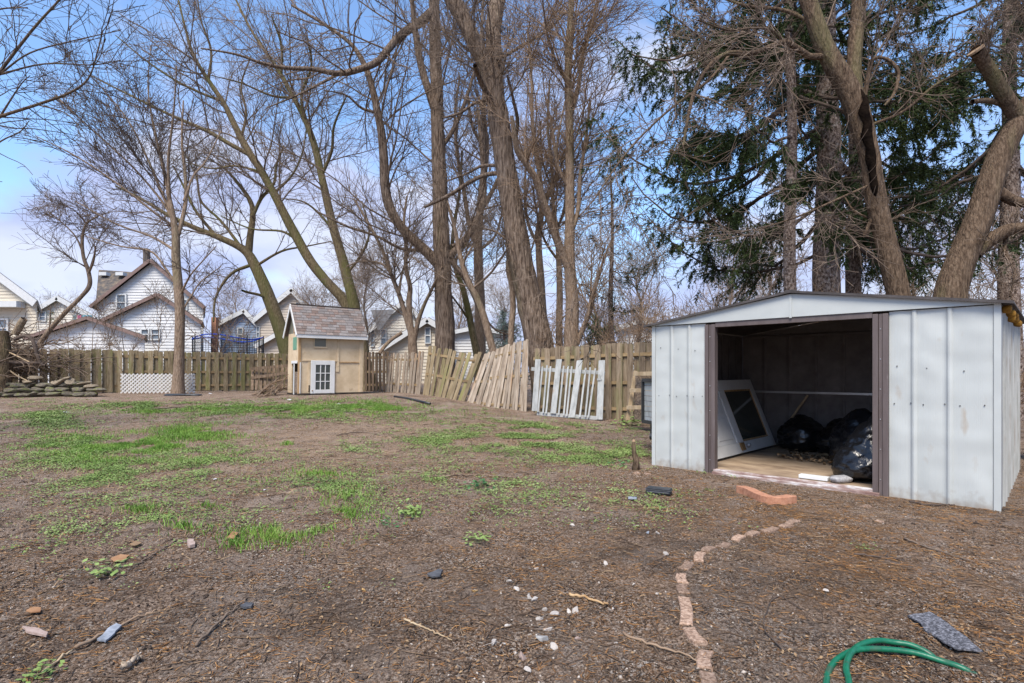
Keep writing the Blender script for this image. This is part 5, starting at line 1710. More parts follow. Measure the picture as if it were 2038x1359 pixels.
for k, (px, Y, s, lab) in enumerate(((470, 44, 0.75, 'hazy bare tree beside the orange chimney'), (640, 42, 0.7, 'hazy bare tree in the gap left of the playhouse roof'),
        (735, 36, 0.8, 'hazy bare tree behind the right end of the playhouse roof'), (690, 48, 1.0, 'taller hazy bare tree farther off behind the playhouse'),
        (905, 40, 0.8, 'hazy bare tree behind the white garage'), (1010, 46, 0.8, 'hazy bare tree behind the blue spruce'),
        (1200, 30, 0.85, 'bare tree behind the green conifer'), (1265, 26, 0.7, 'bare tree above the distant white house at the shed corner'),
        (1430, 28, 0.8, 'bare tree behind the low spruce boughs'), (1530, 32, 0.85, 'bare tree just left of the speckled spruce trunk'),
        (1850, 26, 0.8, 'bare tree between the scarred and the bulky trunk'), (1990, 24, 0.8, 'bare tree at the far right behind the bulky trunk'), (110, 48, 0.65, 'small bare tree behind the cream house roofs'))):
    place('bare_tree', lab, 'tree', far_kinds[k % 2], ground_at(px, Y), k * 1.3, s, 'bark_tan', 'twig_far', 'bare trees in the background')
for k, (px, Y, s, lab) in enumerate(((1215, 14.6, 1.05, 'tangled brown shrub over the tall fence'), (1290, 13.6, 1.0, 'tangled brown shrub at the left eave of the shed'), (1370, 12.8, 0.95, 'brown shrub showing over the left roof slope of the shed'),
        (1450, 12.2, 0.95, 'brown shrub over the middle of the left roof slope'), (1525, 12.0, 0.85, 'brown shrub beside the speckled spruce trunk'), (1700, 11.4, 0.95, 'pale brown shrub at the foot of the stout spruce'),
        (1840, 10.6, 0.9, 'pale brown shrub between scarred and bulky trunk'), (1985, 9.6, 0.85, 'shrub over the right end of the shed roof'), (1165, 15.6, 0.9, 'shrub at the foot of the forked trunk'))):
    place('shrub', lab, 'shrub', shrub_kinds[k % 3], ground_at(px, Y), k * 2.1, s, 'twig_tan', 'twig_tan', 'bare shrubs behind the fence')
for k, (px, Y, s, lab) in enumerate(((225, 19.4, 0.75, 'thin sapling left of the lattice, before the white garage'), (255, 19.6, 0.85, 'thin sapling above the left end of the lattice'), (310, 19.3, 0.95, 'thin reddish sapling just left of the slim tree'),
        (175, 18.6, 0.8, 'thin sapling behind the stone heap'), (140, 18.7, 0.7, 'thin sapling beside the crooked tree'), (440, 23.0, 1.3, 'tall thin sapling before the trampoline'), (640, 22, 1.0, 'sapling behind the playhouse roof'))):
    place('sapling', lab, 'sapling', sap_kinds[k % 2], ground_at(px, Y), k * 1.7, s, 'twig_tan', 'twig_tan', 'thin saplings along the back fence')


# ------------------------------------------------------------------ conifers
def blades(P, w, l, per, g, droop=0.0, rows=1):
    """needle sprays: narrow triangles standing off the polylines P (m, k, 3)"""
    m, k, _ = P.shape
    t = g.uniform(0.05, 1, (m, per)) * (k - 1 - 1e-6)
    i = t.astype(int)
    f = (t - i)[..., None]
    a = P[np.arange(m)[:, None], i]
    b = P[np.arange(m)[:, None], i + 1]
    pos = (a + (b - a) * f).reshape(-1, 3)
    T = norm(b - a).reshape(-1, 3)
    rv = g.normal(size=pos.shape)
    rv = norm(rv - (rv * T).sum(1, keepdims=True) * T)
    d = norm(T * g.uniform(0.3, 1.0, (len(pos), 1)) + rv)
    d[:, 2] -= droop
    d = norm(d)
    side = norm(np.cross(d, g.normal(size=d.shape)))
    L = l * g.uniform(0.6, 1.3, (len(pos), 1))
    W = w * g.uniform(0.7, 1.3, (len(pos), 1))
    V = np.stack([pos - side * W * 0.5, pos + side * W * 0.5, pos + d * L], 1).reshape(-1, 3)
    F = np.arange(len(pos) * 3).reshape(-1, 3)
    return V, F


def spruce(label, px, Y, w0, top, seed, zlow, blen, nb, inner=0.35, dens=26, per=26, bough_z=None, azi=None, name='spruce_tree', trunk_m='bark_spruce', nee='needles', group=None, lean=0.0):
    """trunk, bare inner boughs and hanging sprays of needles on their outer part"""
    g = np.random.default_rng(seed)
    b0 = ground_at(px, Y)
    r0 = w0 * Y / FOC / 2
    hs = np.linspace(-0.2, top, 30)
    P = np.stack([b0.x + lean * hs + 0.03 * np.sin(hs * 1.3), np.full(30, b0.y), b0.z + hs], 1)
    Rr = r0 * (1 - 0.9 * np.clip(hs / top, 0, 1)) * (1 + 0.35 * np.exp(-np.clip(hs, 0, 9) / 0.5)) + 0.01
    root = thing(name, b0, label, 'spruce', group)
    off = np.array(b0)
    v, f = bark_tube(P, Rr, 16, seed, 0.09)
    link('trunk', np_mesh('trunk', v - off, f, True), root, b0, m=M[trunk_m])
    z = g.uniform(zlow, top - 0.3, nb) if bough_z is None else np.asarray(bough_z)
    nb = len(z)
    a = g.uniform(0, 2 * math.pi, nb) if azi is None else np.asarray(azi) + g.normal(size=nb) * 0.25
    L = blen * np.clip(1 - (z - zlow) / (top - zlow), 0.08, 1) ** (0.45 if blen > 3 else 0.75) * g.uniform(0.65, 1.1, nb)
    if blen > 3: L = L * (1 - 0.68 * np.clip(-np.sin(a), 0, 1))      # shorter towards the camera, so the trunk in front stays visible
    k = 12
    t = np.linspace(0, 1, k)[None, :, None]
    base = np.stack([b0.x + lean * z, np.full(nb, b0.y), b0.z + z], 1)[:, None]
    d = np.stack([np.cos(a), np.sin(a), np.zeros(nb)], 1)[:, None]
    sag = g.uniform(0.05, 0.26, nb)[:, None, None]
    rise = g.uniform(0.1, 0.35, nb)[:, None, None]
    B = base + d * L[:, None, None] * t + np.array([0, 0, 1.0]) * L[:, None, None] * (-sag * np.sin(t * 2.6) * 1.2 + rise * t ** 3 * 0.9)
    B[:, 1:] += g.normal(size=(nb, k - 1, 3)) * 0.03
    BR = (0.012 + 0.0085 * L)[:, None] * np.linspace(1, 0.28, k)[None]
    v, f = tubes(B, BR, 5)
    # side branches and hanging sprays
    s1, r1 = spawn(B, BR, nb * 14, (inner * 0.7, 1.0), (0.12, 0.34), (0.6, 1.2), -0.12, 0.10, 6, 0.5, g, 0.005, 0.25, blen * 0.35, -0.05)
    v2, f2 = tubes(s1, r1, 3)
    dead, rd = spawn(B, BR, nb * 9, (0.05, 0.8), (0.06, 0.2), (0.5, 1.3), 0.0, 0.2, 5, 0.4, g, 0.004, 0.2, 0.9, -0.02)
    v3, f3 = tubes(dead, rd, 3)
    v, f = join([(v, f), (v2, f2), (v3, f3)])
    tag(link('boughs', np_mesh('boughs', v - off, f, True), root, b0, m=M['twig_dark']), kind='stuff')
    s2, r2 = spawn(np.concatenate([s1, resample_all(B[:, int(k * inner):], 6)]), np.concatenate([r1, np.full((nb, 6), 0.01)]), nb * dens, (0.05, 1.0), (0.25, 0.6), (0.3, 1.1), -0.9, 0.08, 5, 0.6, g, 0.004, 0.22, 0.6, -0.22)
    v, f = blades(s2, 0.024, 0.10, per, g, 0.25)
    v2, f2 = blades(s1, 0.024, 0.10, per, g, 0.3)
    v, f = join([(v, f), (v2, f2)])
    tag(link('crown', np_mesh('crown', v - off, f), root, b0, m=M[nee]), kind='stuff')
    return root


def resample_all(P, k):
    m, j, _ = P.shape
    t = np.linspace(0, j - 1 - 1e-6, k)
    i = t.astype(int)
    f = (t - i)[None, :, None]
    return P[:, i] * (1 - f) + P[:, i + 1] * f


spruce('speckled slim spruce trunk rising at the peak of the shed roof', 1574, 11.2, 27, 14.5, 91, 3.9, 5.0, 44, inner=0.36, dens=70, per=28)
spruce('stout spruce trunk behind the shed, right of the slim one', 1647, 12.4, 60, 17, 92, 4.3, 5.9, 60, inner=0.36, dens=64, per=28)
spruce('dark spruce trunk half hidden behind the stout one', 1700, 14.0, 34, 15, 93, 4.3, 5.4, 34, inner=0.36, dens=64, per=28)
spruce('dark green spruce crown filling the top right corner', 2010, 13.0, 40, 16, 94, 4.4, 5.0, 46, inner=0.25, dens=54, per=28)
spruce('small green conifer left of the shed, behind the tall fence', 1190, 21, 8, 3.7, 95, 0.6, 1.5, 40, inner=0.1, dens=14, per=9, name='conifer', nee='needles_green')
spruce('blue-green spruce standing beyond the collapsed fence', 1004, 30, 12, 4.6, 96, 0.4, 2.3, 60, inner=0.05, dens=16, per=10, name='blue_spruce', nee='needles_blue')
spruce('sparse tall conifer with a bare lower trunk, left of the shed', 1217, 19, 14, 8.5, 97, 2.2, 1.9, 22, inner=0.4, dens=7, per=8, name='sparse_conifer', nee='needles')
spruce('small pointed conifer between the cream house and the crooked tree', 100, 42, 10, 5.8, 98, 0.4, 1.6, 26, inner=0.05, dens=8, per=5, name='distant_conifer', nee='needles_green')

# ------------------------------------------------------------------ houses beyond the fence
def gable_house(label, xl, xr, xa, ya, yel, yer, Y, depth, wall, roof, trim, windows=(), yb=720, over=10, name='house', fascia=0.10, depth_roof=True, group=None, siding=True):
    """gable end facing the yard: eaves at pixels (xl, yel), (xr, yer), apex (xa, ya), at distance Y; runs back by depth"""
    L_, R_, A_ = at(xl, yel, Y), at(xr, yer, Y), at(xa, ya, Y)
    zb = float(zg(L_.x, Y)) - 0.05
    root = thing(name, ((L_.x + R_.x) / 2, Y, zb), label, 'house', group)
    bk = Vector(((L_.x + R_.x) / 2 * 0.9, Y, 0)).normalized() * depth
    ins = 0.25
    wl_, wr_ = L_.x + ins, R_.x - ins
    zl = L_.z + (A_.z - L_.z) * ins / max(A_.x - L_.x, 0.1)
    zr = R_.z + (A_.z - R_.z) * ins / max(R_.x - A_.x, 0.1)
    poly = [(wl_, Y, zb), (wr_, Y, zb), (wr_, Y, zr), (A_.x, Y, A_.z), (wl_, Y, zl)]
    wo = MB().prism(poly, bk).build('wall', wall, root)
    lap = MB()                                                  # clapboards, each proud at its lower edge
    z = zb + 0.3
    while z < A_.z - 0.3:
        z2 = z + 0.20

        def ext(q):
            a_ = wl_ if q <= zl else wl_ + (A_.x - wl_) * (q - zl) / (A_.z - zl)
            c_ = wr_ if q <= zr else wr_ + (A_.x - wr_) * (q - zr) / (A_.z - zr)
            return a_ + 0.02, c_ - 0.02
        a0, a1 = ext(z)
        c0, c1 = ext(z2)
        if c1 - c0 > 0.1:
            lap.hexa([(a0, Y - 0.045, z), (a1, Y - 0.045, z), (a1, Y - 0.002, z), (a0, Y - 0.002, z), (c0, Y - 0.008, z2), (c1, Y - 0.008, z2), (c1, Y - 0.002, z2), (c0, Y - 0.002, z2)])
        z = z2
    tag(lap.build('siding', wall, wo), kind='stuff')
    for p, q, s_ in ((L_, A_, -1), (R_, A_, 1)):
        d = (q - p)
        nrm = Vector((-d.z, 0, d.x)).normalized()
        if nrm.z < 0: nrm = -nrm
        f0 = Vector((0, -0.35, 0))
        c = [p + f0, q + f0, q + bk, p + bk]
        if s_ > 0: c = c[::-1]
        rf_ = MB().hexa([x + nrm * 0.004 for x in c] + [x + nrm * 0.16 for x in c]).build('roof', roof, root)
        e = [p + Vector((0, -0.42, 0)), q + Vector((0, -0.42, 0))]
        MB().hexa([e[0] - nrm * fascia, e[1] - nrm * fascia, e[1] - nrm * fascia + Vector((0, 0.06, 0)), e[0] - nrm * fascia + Vector((0, 0.06, 0)), e[0] + nrm * 0.12, e[1] + nrm * 0.12, e[1] + nrm * 0.12 + Vector((0, 0.06, 0)), e[0] + nrm * 0.12 + Vector((0, 0.06, 0))]).build('bargeboard', trim, rf_)
    for w in windows:
        window(root, w, Y)
    return root


def window(root, w, Y, trim='trim_white', glass='window_sky'):
    x0, y0, x1, y1 = w[:4]
    a, b_ = at(x0, y1, Y), at(x1, y0, Y)
    t = min(0.10, (b_.x - a.x) * 0.14)
    fr_ = MB()
    Y = Y - 0.045
    fr_.box((a.x, Y - 0.10, a.z), (a.x + t, Y - 0.002, b_.z))
    fr_.box((b_.x - t, Y - 0.10, a.z), (b_.x, Y - 0.002, b_.z))
    fr_.box((a.x + t, Y - 0.10, a.z), (b_.x - t, Y - 0.002, a.z + t))
    fr_.box((a.x + t, Y - 0.10, b_.z - t), (b_.x - t, Y - 0.002, b_.z))
    o = fr_.build('window', trim, root)
    zm = (a.z + b_.z) / 2
    MB().box((a.x + t, Y - 0.08, zm - 0.035), (b_.x - t, Y - 0.03, zm + 0.035)).build('meeting_rail', trim, o)
    MB().box((a.x + t, Y - 0.028, a.z + t), (b_.x - t, Y - 0.004, b_.z - t)).build('pane', glass, o)
    return o


# white two-storey house with its lower wings
h1 = gable_house('white two-storey gabled house with brown bargeboards behind the slim tree', 187, 412, 305, 520, 612, 614, 40, 9, 'siding_white', 'roof_dark', 'trim_brown', [(233, 585, 254, 619), (364, 596, 375, 618)])
a, b_ = at(190, 606, 42), at(196, 540, 45.5)
c_, d_ = at(268, 545, 45.5), at(290, 606, 42)
crs = MB().hexa([a, d_, c_, b_] + [p + Vector((0, 0.05, 0.15)) for p in (a, d_, c_, b_)]).build('roof_wing', 'roof_dark', h1)
crs['label'] = 'dark streaked roof slope of the cross wing'
for x in (211, 244):
    p = at(x, 547, 44.9)
    MB().box((p.x - 0.3, p.y - 0.4, p.z - 0.1), (p.x + 0.3, p.y + 0.1, p.z + 0.16)).build('roof_vent', 'trim_white', crs)
p = at(292, 505, 44)
MB().box((p.x - 0.17, 43.8, p.z - 2.5), (p.x + 0.17, 44.2, p.z + 0.4)).build('chimney', 'roof_dark', h1)
gable_house('lower white gabled wing with a paired window, before the two-storey house', 203, 408, 320, 588, 643, 645, 36, 4, 'siding_white', 'roof_dark', 'trim_brown', [(282, 654, 300, 677), (302, 654, 321, 677)], fascia=0.08)
gable_house('low white garage with a shallow brown-edged roof, nearest behind the fence', 58, 297, 183, 635, 676, 674, 31, 4.5, 'siding_white', 'roof_dark', 'trim_brown', fascia=0.05)
# cream house at the left edge
h2 = gable_house('cream sided house with a white eave at the left edge', -140, 82, -30, 520, 600, 603, 34, 8, 'siding_cream', 'roof_grey', 'trim_white', [(-5, 634, 20, 672)], fascia=0.30)
a, b_ = at(-140, 612, 33.7), at(44, 606, 33.7)
MB().box((a.x, 33.3, a.z), (b_.x, 33.95, a.z + 0.35)).build('porch_trim', 'trim_white', h2)
h3 = gable_house('pale cream house with a brown roof between cream house and white garage', 60, 196, 120, 592, 628, 634, 46, 8, 'siding_pale', 'roof_dark', 'trim_white', [(80, 620, 94, 640)], fascia=0.25)
for k, (x0, x1, m_) in enumerate(((146, 152, 'cloth_teal'), (153, 162, 'cloth_pink'), (164, 172, 'cloth_teal'), (173, 182, 'cloth_teal'))):
    a, b_ = at(x0, 642, 38), at(x1, 627, 38)
    me_ = MB()
    n = 5
    vs = [(a.x + (b_.x - a.x) * i / n, 38 + 0.05 * math.sin(i * 2.1 + k), z) for z in (a.z, b_.z) for i in range(n + 1)]
    vs += [(x, y + 0.02, z) for x, y, z in vs]
    fs = [(i, i + 1, i + n + 2, i + n + 1) for i in range(n)] + [(i + 2 * n + 2, i + 3 * n + 3, i + 3 * n + 4, i + 2 * n + 3) for i in range(n)]
    o = me_.add(vs, fs).build('hung_cloth', m_)
    tag(o, ('first teal', 'pink', 'middle teal', 'last teal')[k] + ' cloth hung on the line beyond the white garage', 'cloth', 'cloths on the washing line')
wl_o = MB().tube([at(140, 626.5, 38), at(160, 627, 38), at(196, 626, 38)], 0.012, 5).build('washing_line', 'trim_white')
tag(wl_o, 'thin washing line carrying the coloured cloths', 'line')
pl = at(196, 626, 38)
tag(MB().tube([(pl.x, 38, 0.3), (pl.x, 38, pl.z + 0.2)], 0.04, 8).build('washing_post', 'trim_white'), 'post of the washing line by the white house', 'post')
# blue house, chimney
h4 = gable_house('blue house with white trim behind the trampoline', 432, 520, 490, 618, 648, 650, 44, 7, 'siding_blue', 'roof_grey', 'trim_white', [(474, 652, 486, 680)], fascia=0.2)
p = at(430, 632, 43)
MB().box((p.x - 0.16, 42.6, 0.3), (p.x + 0.2, 43.0, p.z)).build('chimney', 'chimney', h4)
# tan house behind the mossy tree
h5 = gable_house('tan shingled house with a grey gable behind the mossy leaning tree', 505, 648, 584, 576, 640, 648, 42, 8, 'siding_tan', 'roof_grey', 'trim_white', [(512, 650, 518, 672), (590, 602, 597, 614)], fascia=0.22)
gable_house('low tan addition with a grey roof in front of the tan house', 512, 640, 575, 655, 690, 690, 36, 4, 'siding_tan', 'roof_grey', 'trim_white', fascia=0.14)
# pale house right of the playhouse
h6 = gable_house('pale house with a steep gable just right of the playhouse', 726, 872, 806, 600, 668, 672, 40, 8, 'siding_pale', 'roof_grey', 'trim_white', [(738, 655, 746, 690), (758, 655, 770, 690)], fascia=0.18)
v0, v1, v2, v3 = at(738, 617, 38.8), at(786, 617, 38.8), at(757, 656, 38.6), at(752, 656, 38.6)
MB().hexa([v3, v2, v1, v0] + [p + Vector((0, 0.15, 0.05)) for p in (v3, v2, v1, v0)]).build('roof_valley', 'roof_grey', h6)
gable_house('small beige house with a narrow blue window, left of the thick trunk', 758, 905, 852, 636, 696, 668, 33, 5, 'siding_cream', 'roof_grey', 'trim_white', [(846, 651, 858, 684)], fascia=0.2)
gable_house('plain white garage between the two thick trunks', 890, 1010, 950, 652, 664, 664, 38, 6, 'siding_white', 'roof_grey', 'trim_white', fascia=0.15)
gable_house('distant white house glimpsed left of the shed roof', 1222, 1330, 1275, 638, 655, 655, 34, 6, 'siding_white', 'roof_grey', 'trim_white', [(1228, 668, 1234, 682)], fascia=0.15)

# trampoline
tcn = at(455, 700, 27)
tr = thing('trampoline', (tcn.x, 27, float(zg(tcn.x, 27))), 'round trampoline with a blue-topped safety net behind the fence', 'trampoline')
tR, zt, zm = 1.55, at(455, 673, 27).z, at(455, 715, 27).z
ring = [(tcn.x + tR * math.cos(t), 27 + tR * math.sin(t), zt + 0.10 * math.sin(t * 3)) for t in np.linspace(0, 2 * math.pi, 40)]
MB().tube(ring, 0.028, 8, cap=False).build('top_rim', 'net_blue', tr, True)
ring2 = [(tcn.x + tR * math.cos(t), 27 + tR * math.sin(t), zm) for t in np.linspace(0, 2 * math.pi, 40)]
MB().tube(ring2, 0.05, 8, cap=False).build('frame', 'steel', tr, True)
MB().prism([(x, y, z - 0.03) for x, y, z in ring2[:-1]], (0, 0, 0.02)).build('jumping_mat', 'net', tr)
for k in range(8):
    t = k * math.pi / 4 + 0.2
    x, y = tcn.x + (tR + 0.05) * math.cos(t), 27 + (tR + 0.05) * math.sin(t)
    MB().tube([(x, y, float(zg(x, y)) - 0.02), (x, y, zt + 0.12)], 0.022, 8).build('pole', 'net', tr, True)
nt = MB()
ns = 64
for k in range(ns):                                            # the net: thin cords up and round
    t = 2 * math.pi * k / ns
    x, y = tcn.x + tR * math.cos(t), 27 + tR * math.sin(t)
    nt.box((x - 0.005, y - 0.005, zm), (x + 0.005, y + 0.005, zt))
for z in np.linspace(zm + 0.1, zt - 0.1, 9):
    nt.tube([(a_, b2, z) for a_, b2, _ in ring2], 0.005, 4, cap=False)
tag(nt.build('net', 'net', tr), kind='stuff')

# ------------------------------------------------------------------ brush pile at the left edge
g = np.random.default_rng(5)
bc = G(-30, 790)
n = 420
st_ = np.stack([bc.x + g.normal(size=n) * 0.7 - 0.1, bc.y + g.normal(size=n) * 0.4 + 0.9, bc.z + np.abs(g.normal(size=n)) * 0.5 + 0.75], 1)
d = norm(np.stack([g.normal(size=n), g.normal(size=n) * 0.6, g.normal(size=n) * 0.5], 1))
k = 9
Pb = np.empty((n, k, 3))
Pb[:, 0] = st_
L = g.uniform(0.5, 1.7, n)[:, None]
for q in range(1, k):
    Pb[:, q] = Pb[:, q - 1] + d * L / (k - 1)
    d = norm(d + g.normal(size=(n, 3)) * 0.2 + np.array([0, 0, -0.05]))
Pb[..., 2] = np.maximum(Pb[..., 2], bc.z + 0.04)
Rb = np.repeat(g.choice([0.008, 0.012, 0.02, 0.035], n, p=[0.5, 0.3, 0.14, 0.06])[:, None], k, 1) * np.linspace(1, 0.5, k)[None]
bpile = thing('brush_pile', bc, 'tangled pile of cut branches and vines heaped at the left edge', 'brush pile')
v, f = tubes(Pb, Rb, 5)
tag(link('branches', np_mesh('branches', v - np.array(bc), f, True), bpile, bc, m=M['twig']), kind='stuff')
s2, r2 = spawn(Pb, Rb, 900, (0.1, 1), (0.15, 0.5), (0.4, 1.1), 0.05, 0.2, 5, 0.5, g, 0.005, 0.2, 0.8)
v, f = tubes(s2, r2, 3)
tag(link('twigs', np_mesh('twigs', v - np.array(bc), f), bpile, bc, m=M['twig_tan']), kind='stuff')
Yb = bc.y + 0.2
for pts_, w, m_ in (([(30, 675, 9), (48, 668, 9), (62, 674, 8), (70, 690, 8), (76, 712, 7), (82, 724, 6), (90, 727, 5)], 1, 'twig_dark'), ([(-20, 705, 12), (10, 718, 10), (40, 722, 9), (82, 722, 7)], 1, 'twig_dark'),
                    ([(-10, 690, 4), (20, 702, 4), (62, 722, 3)], 1, 'tan_wood'), ([(5, 725, 4), (30, 745, 4), (55, 758, 3)], 1, 'tan_wood'), ([(-10, 755, 5), (30, 775, 4), (62, 790, 3)], 1, 'tan_wood'), ([(-10, 778, 5), (18, 792, 4), (34, 800, 3)], 1, 'tan_wood'),
                    ([(30, 665, 16), (36, 655, 16), (44, 640, 16), (48, 634, 15)], 1, 'bark_tan'), ([(5, 780, 30), (8, 730, 30), (6, 690, 28), (2, 660, 26)], 1, 'bark')):
    P_, R_ = trace(pts_, Yb, 16, g)
    v, f = bark_tube(P_, R_, 8, 3)
    link('branch', np_mesh('branch', v - np.array(bc), f, True), bpile, bc, m=M[m_])

# cut sticks heaped before the dark broken panel
sp_ = thing('stick_heap', G(545, 785), 'loose heap of grey sticks against the left side of the playhouse', 'stick heap')
for k in range(26):
    a = G(R.uniform(500, 548), R.uniform(783, 790), 0.03)
    b_ = at(R.uniform(555, 590), R.uniform(742, 778), R.uniform(16.8, 17.6))
    mdl = (a + b_) / 2 + Vector((R.uniform(-0.1, 0.1), 0, R.uniform(-0.05, 0.12)))
    q = smooth_path([(*a,), (*mdl,), (*b_,)], 8)
    r_ = R.choice((0.008, 0.012, 0.018, 0.025))
    MB().tube([tuple(x) for x in q], list(np.linspace(r_, r_ * 0.5, 8)), 6).build('stick', R.choice(('twig_tan', 'bark_tan', 'twig')), sp_, True)

# ------------------------------------------------------------------ small things on the ground
ORD = ['first', 'second', 'third', 'fourth', 'fifth', 'sixth', 'seventh', 'eighth', 'ninth', 'tenth', 'eleventh', 'twelfth', 'thirteenth', 'fourteenth', 'fifteenth']


def on_ground(px, py, dz=0.0):
    p = G(px, py)
    return Vector((p.x, p.y, gz(p.x, p.y) + dz))


# curved row of scalloped edging bricks
row = [(1408, 1400, 1405, 1345), (1403, 1341, 1406, 1298), (1398, 1292, 1369, 1257), (1364, 1254, 1359, 1194), (1361, 1187, 1357, 1166), (1357, 1164, 1354, 1144), (1361, 1141, 1374, 1126), (1390, 1123, 1396, 1105),
       (1405, 1103, 1420, 1093), (1430, 1091, 1449, 1082), (1463, 1079, 1478, 1071), (1488, 1070, 1505, 1062), (1521, 1062, 1544, 1053), (1554, 1051, 1572, 1046), (1568, 1042, 1586, 1036)]
for k, (p0, p1, q0, q1) in enumerate(row):
    p, q = (p0, p1), (q0, q1)
    a, b_ = on_ground(*p), on_ground(*q)
    d = (b_ - a)
    d.z = 0
    Ln = d.length
    d.normalize()
    nn = Vector((-d.y, d.x, 0))
    n = 12
    vs, hw = [], 0.028
    zt = max(float(ground_z(a.x + d.x * Ln * t + nn.x * s_, a.y + d.y * Ln * t + nn.y * s_)[0]) for t in (0.1, 0.35, 0.6, 0.9) for s_ in (-0.025, 0, 0.025)) + R.uniform(0.002, 0.012)
    sh = R.uniform(-0.007, 0.007)
    a = a + nn * sh
    tl = R.uniform(-0.006, 0.006)
    gp = 0.011 if k < 5 else 0.006
    for lay in (-0.05, zt - 0.006, zt):
        ins = 0.004 if lay == zt else 0.0
        for s_ in (-1, 1):
            for i in range(n + 1):
                t = i / n
                wv = 0.008 * math.sin(t * math.pi) * (1 if k % 3 else -1)
                x = gp + ins + (Ln - 2 * gp - 2 * ins) * t
                e = a + d * x + nn * (s_ * (hw - ins) + wv)
                jz = 0.0012 * math.sin(i * 2.7 + k * 1.9 + s_)
                vs.append((e.x, e.y, (lay if lay < 0 else lay + jz + tl * (t - 0.5))))
    m1 = n + 1
    fs = []
    for l_ in range(2):
        o0, o1 = l_ * 2 * m1, (l_ + 1) * 2 * m1
        for i in range(n):
            fs.append((o0 + i, o0 + i + 1, o1 + i + 1, o1 + i))
            fs.append((o0 + m1 + i, o1 + m1 + i, o1 + m1 + i + 1, o0 + m1 + i + 1))
        fs.append((o0, o1, o1 + m1, o0 + m1))
        fs.append((o0 + n, o0 + m1 + n, o1 + m1 + n, o1 + n))
    o0 = 4 * m1
    for i in range(n):
        fs.append((o0 + i, o0 + i + 1, o0 + m1 + i + 1, o0 + m1 + i))
    o = MB().add(vs, fs).build('edging_brick', 'brick')
    tag(o, f'{ORD[k]} reddish edging brick of the curved row, counted from the bottom edge', 'brick', 'edging bricks set in a curved row')
# loose wavy terracotta edging piece
cen = [on_ground(*p) for p in ((1474, 980), (1492, 986), (1510, 994), (1530, 1001), (1552, 1003), (1576, 1000))]
q = smooth_path([(*p,) for p in cen], 14)
vs, fs = [], []
for i, p in enumerate(q):
    t = q[min(i + 1, 13)] - q[max(i - 1, 0)]
    nn = Vector((-t[1], t[0], 0)).normalized()
    for s_, z in ((-1, -0.01), (1, -0.01), (1, 0.055), (-1, 0.062)):
        vs.append((p[0] + nn.x * 0.05 * s_, p[1] + nn.y * 0.05 * s_, p[2] + z))
for i in range(13):
    for j in range(4):
        fs.append((i * 4 + j, i * 4 + (j + 1) % 4, i * 4 + 4 + (j + 1) % 4, i * 4 + 4 + j))
fs += [(0, 3, 2, 1), (52, 53, 54, 55)]
tag(MB().add(vs, fs).build('edging_paver', 'terracotta', bevel=0.006), 'loose orange wavy edging paver lying before the shed door', 'paver')
for px, py, s_, lab in ((1722, 1010, 0.14, 'half-buried reddish brick stub before the right shed wall'), (1752, 1040, 0.10, 'small half-buried brick stub nearest the right shed wall'), (1268, 947, 0.12, 'half-buried brick stub beside the wooden stake'), (1290, 948, 0.12, 'half-buried brick stub right of the stake')):
    p = on_ground(px, py)
    tag(link('brick_stub', hull_rock('brick_stub', (s_, s_ * 0.75, 0.07), int(px), 'brick', 18), loc=p - Vector((0, 0, 0.012)), rot=(0.1, 0.08, px)), lab, 'brick')

# garden hose
h_ = [(1642, 1460), (1644, 1370), (1650, 1340), (1668, 1318), (1700, 1306), (1745, 1303), (1815, 1309), (1870, 1321), (1915, 1335), (1965, 1346)]
h2_ = [(1880, 1318), (1850, 1306), (1815, 1295), (1780, 1288), (1745, 1287), (1712, 1296), (1692, 1315), (1684, 1340), (1690, 1370), (1690, 1470)]
pts = []
for i, (x, y) in enumerate(h2_):
    t = i / (len(h2_) - 1)
    pts.append(tuple(on_ground(x, y, 0.010 + 0.016 * (1 - abs(2 * t - 1)) - (0.045 if i == 0 else 0.004 if i == 1 else 0))))
for i, (x, y) in enumerate(h_):
    pts.append(tuple(on_ground(x, y, 0.010 + (0.012 if 4 <= i <= 6 else 0) - (0.035 if i == len(h_) - 1 else 0.006 if i == len(h_) - 2 else 0))))
q = smooth_path(pts, 150)
tag(MB().tube([tuple(x) for x in q], 0.0115, 12).build('garden_hose', 'hose', smooth=True), 'green garden hose looped on the soil at the bottom right', 'hose')

# flat scraps
def scrap(name, poly, th, m, label, cat, dz=0.006, tilt=0.0, group=None):
    P = [on_ground(x, y, dz) for x, y in poly]
    c = sum(P, Vector()) / len(P)
    zmax = max(p.z for p in P)
    P = [Vector((p.x, p.y, zmax + tilt * (p.y - c.y))) for p in P]
    Q = []                                                     # ragged edges
    for i, p in enumerate(P):
        q = P[(i + 1) % len(P)]
        e = q - p
        for t in (0, 0.33, 0.66):
            j = R.uniform(-0.07, 0.07) * e.length if t else 0
            Q.append(p + e * t + Vector((-e.y, e.x, 0)).normalized() * j)
    P = Q
    return tag(MB().prism(P, (0, 0, th)).build(name, m), label, cat, group)


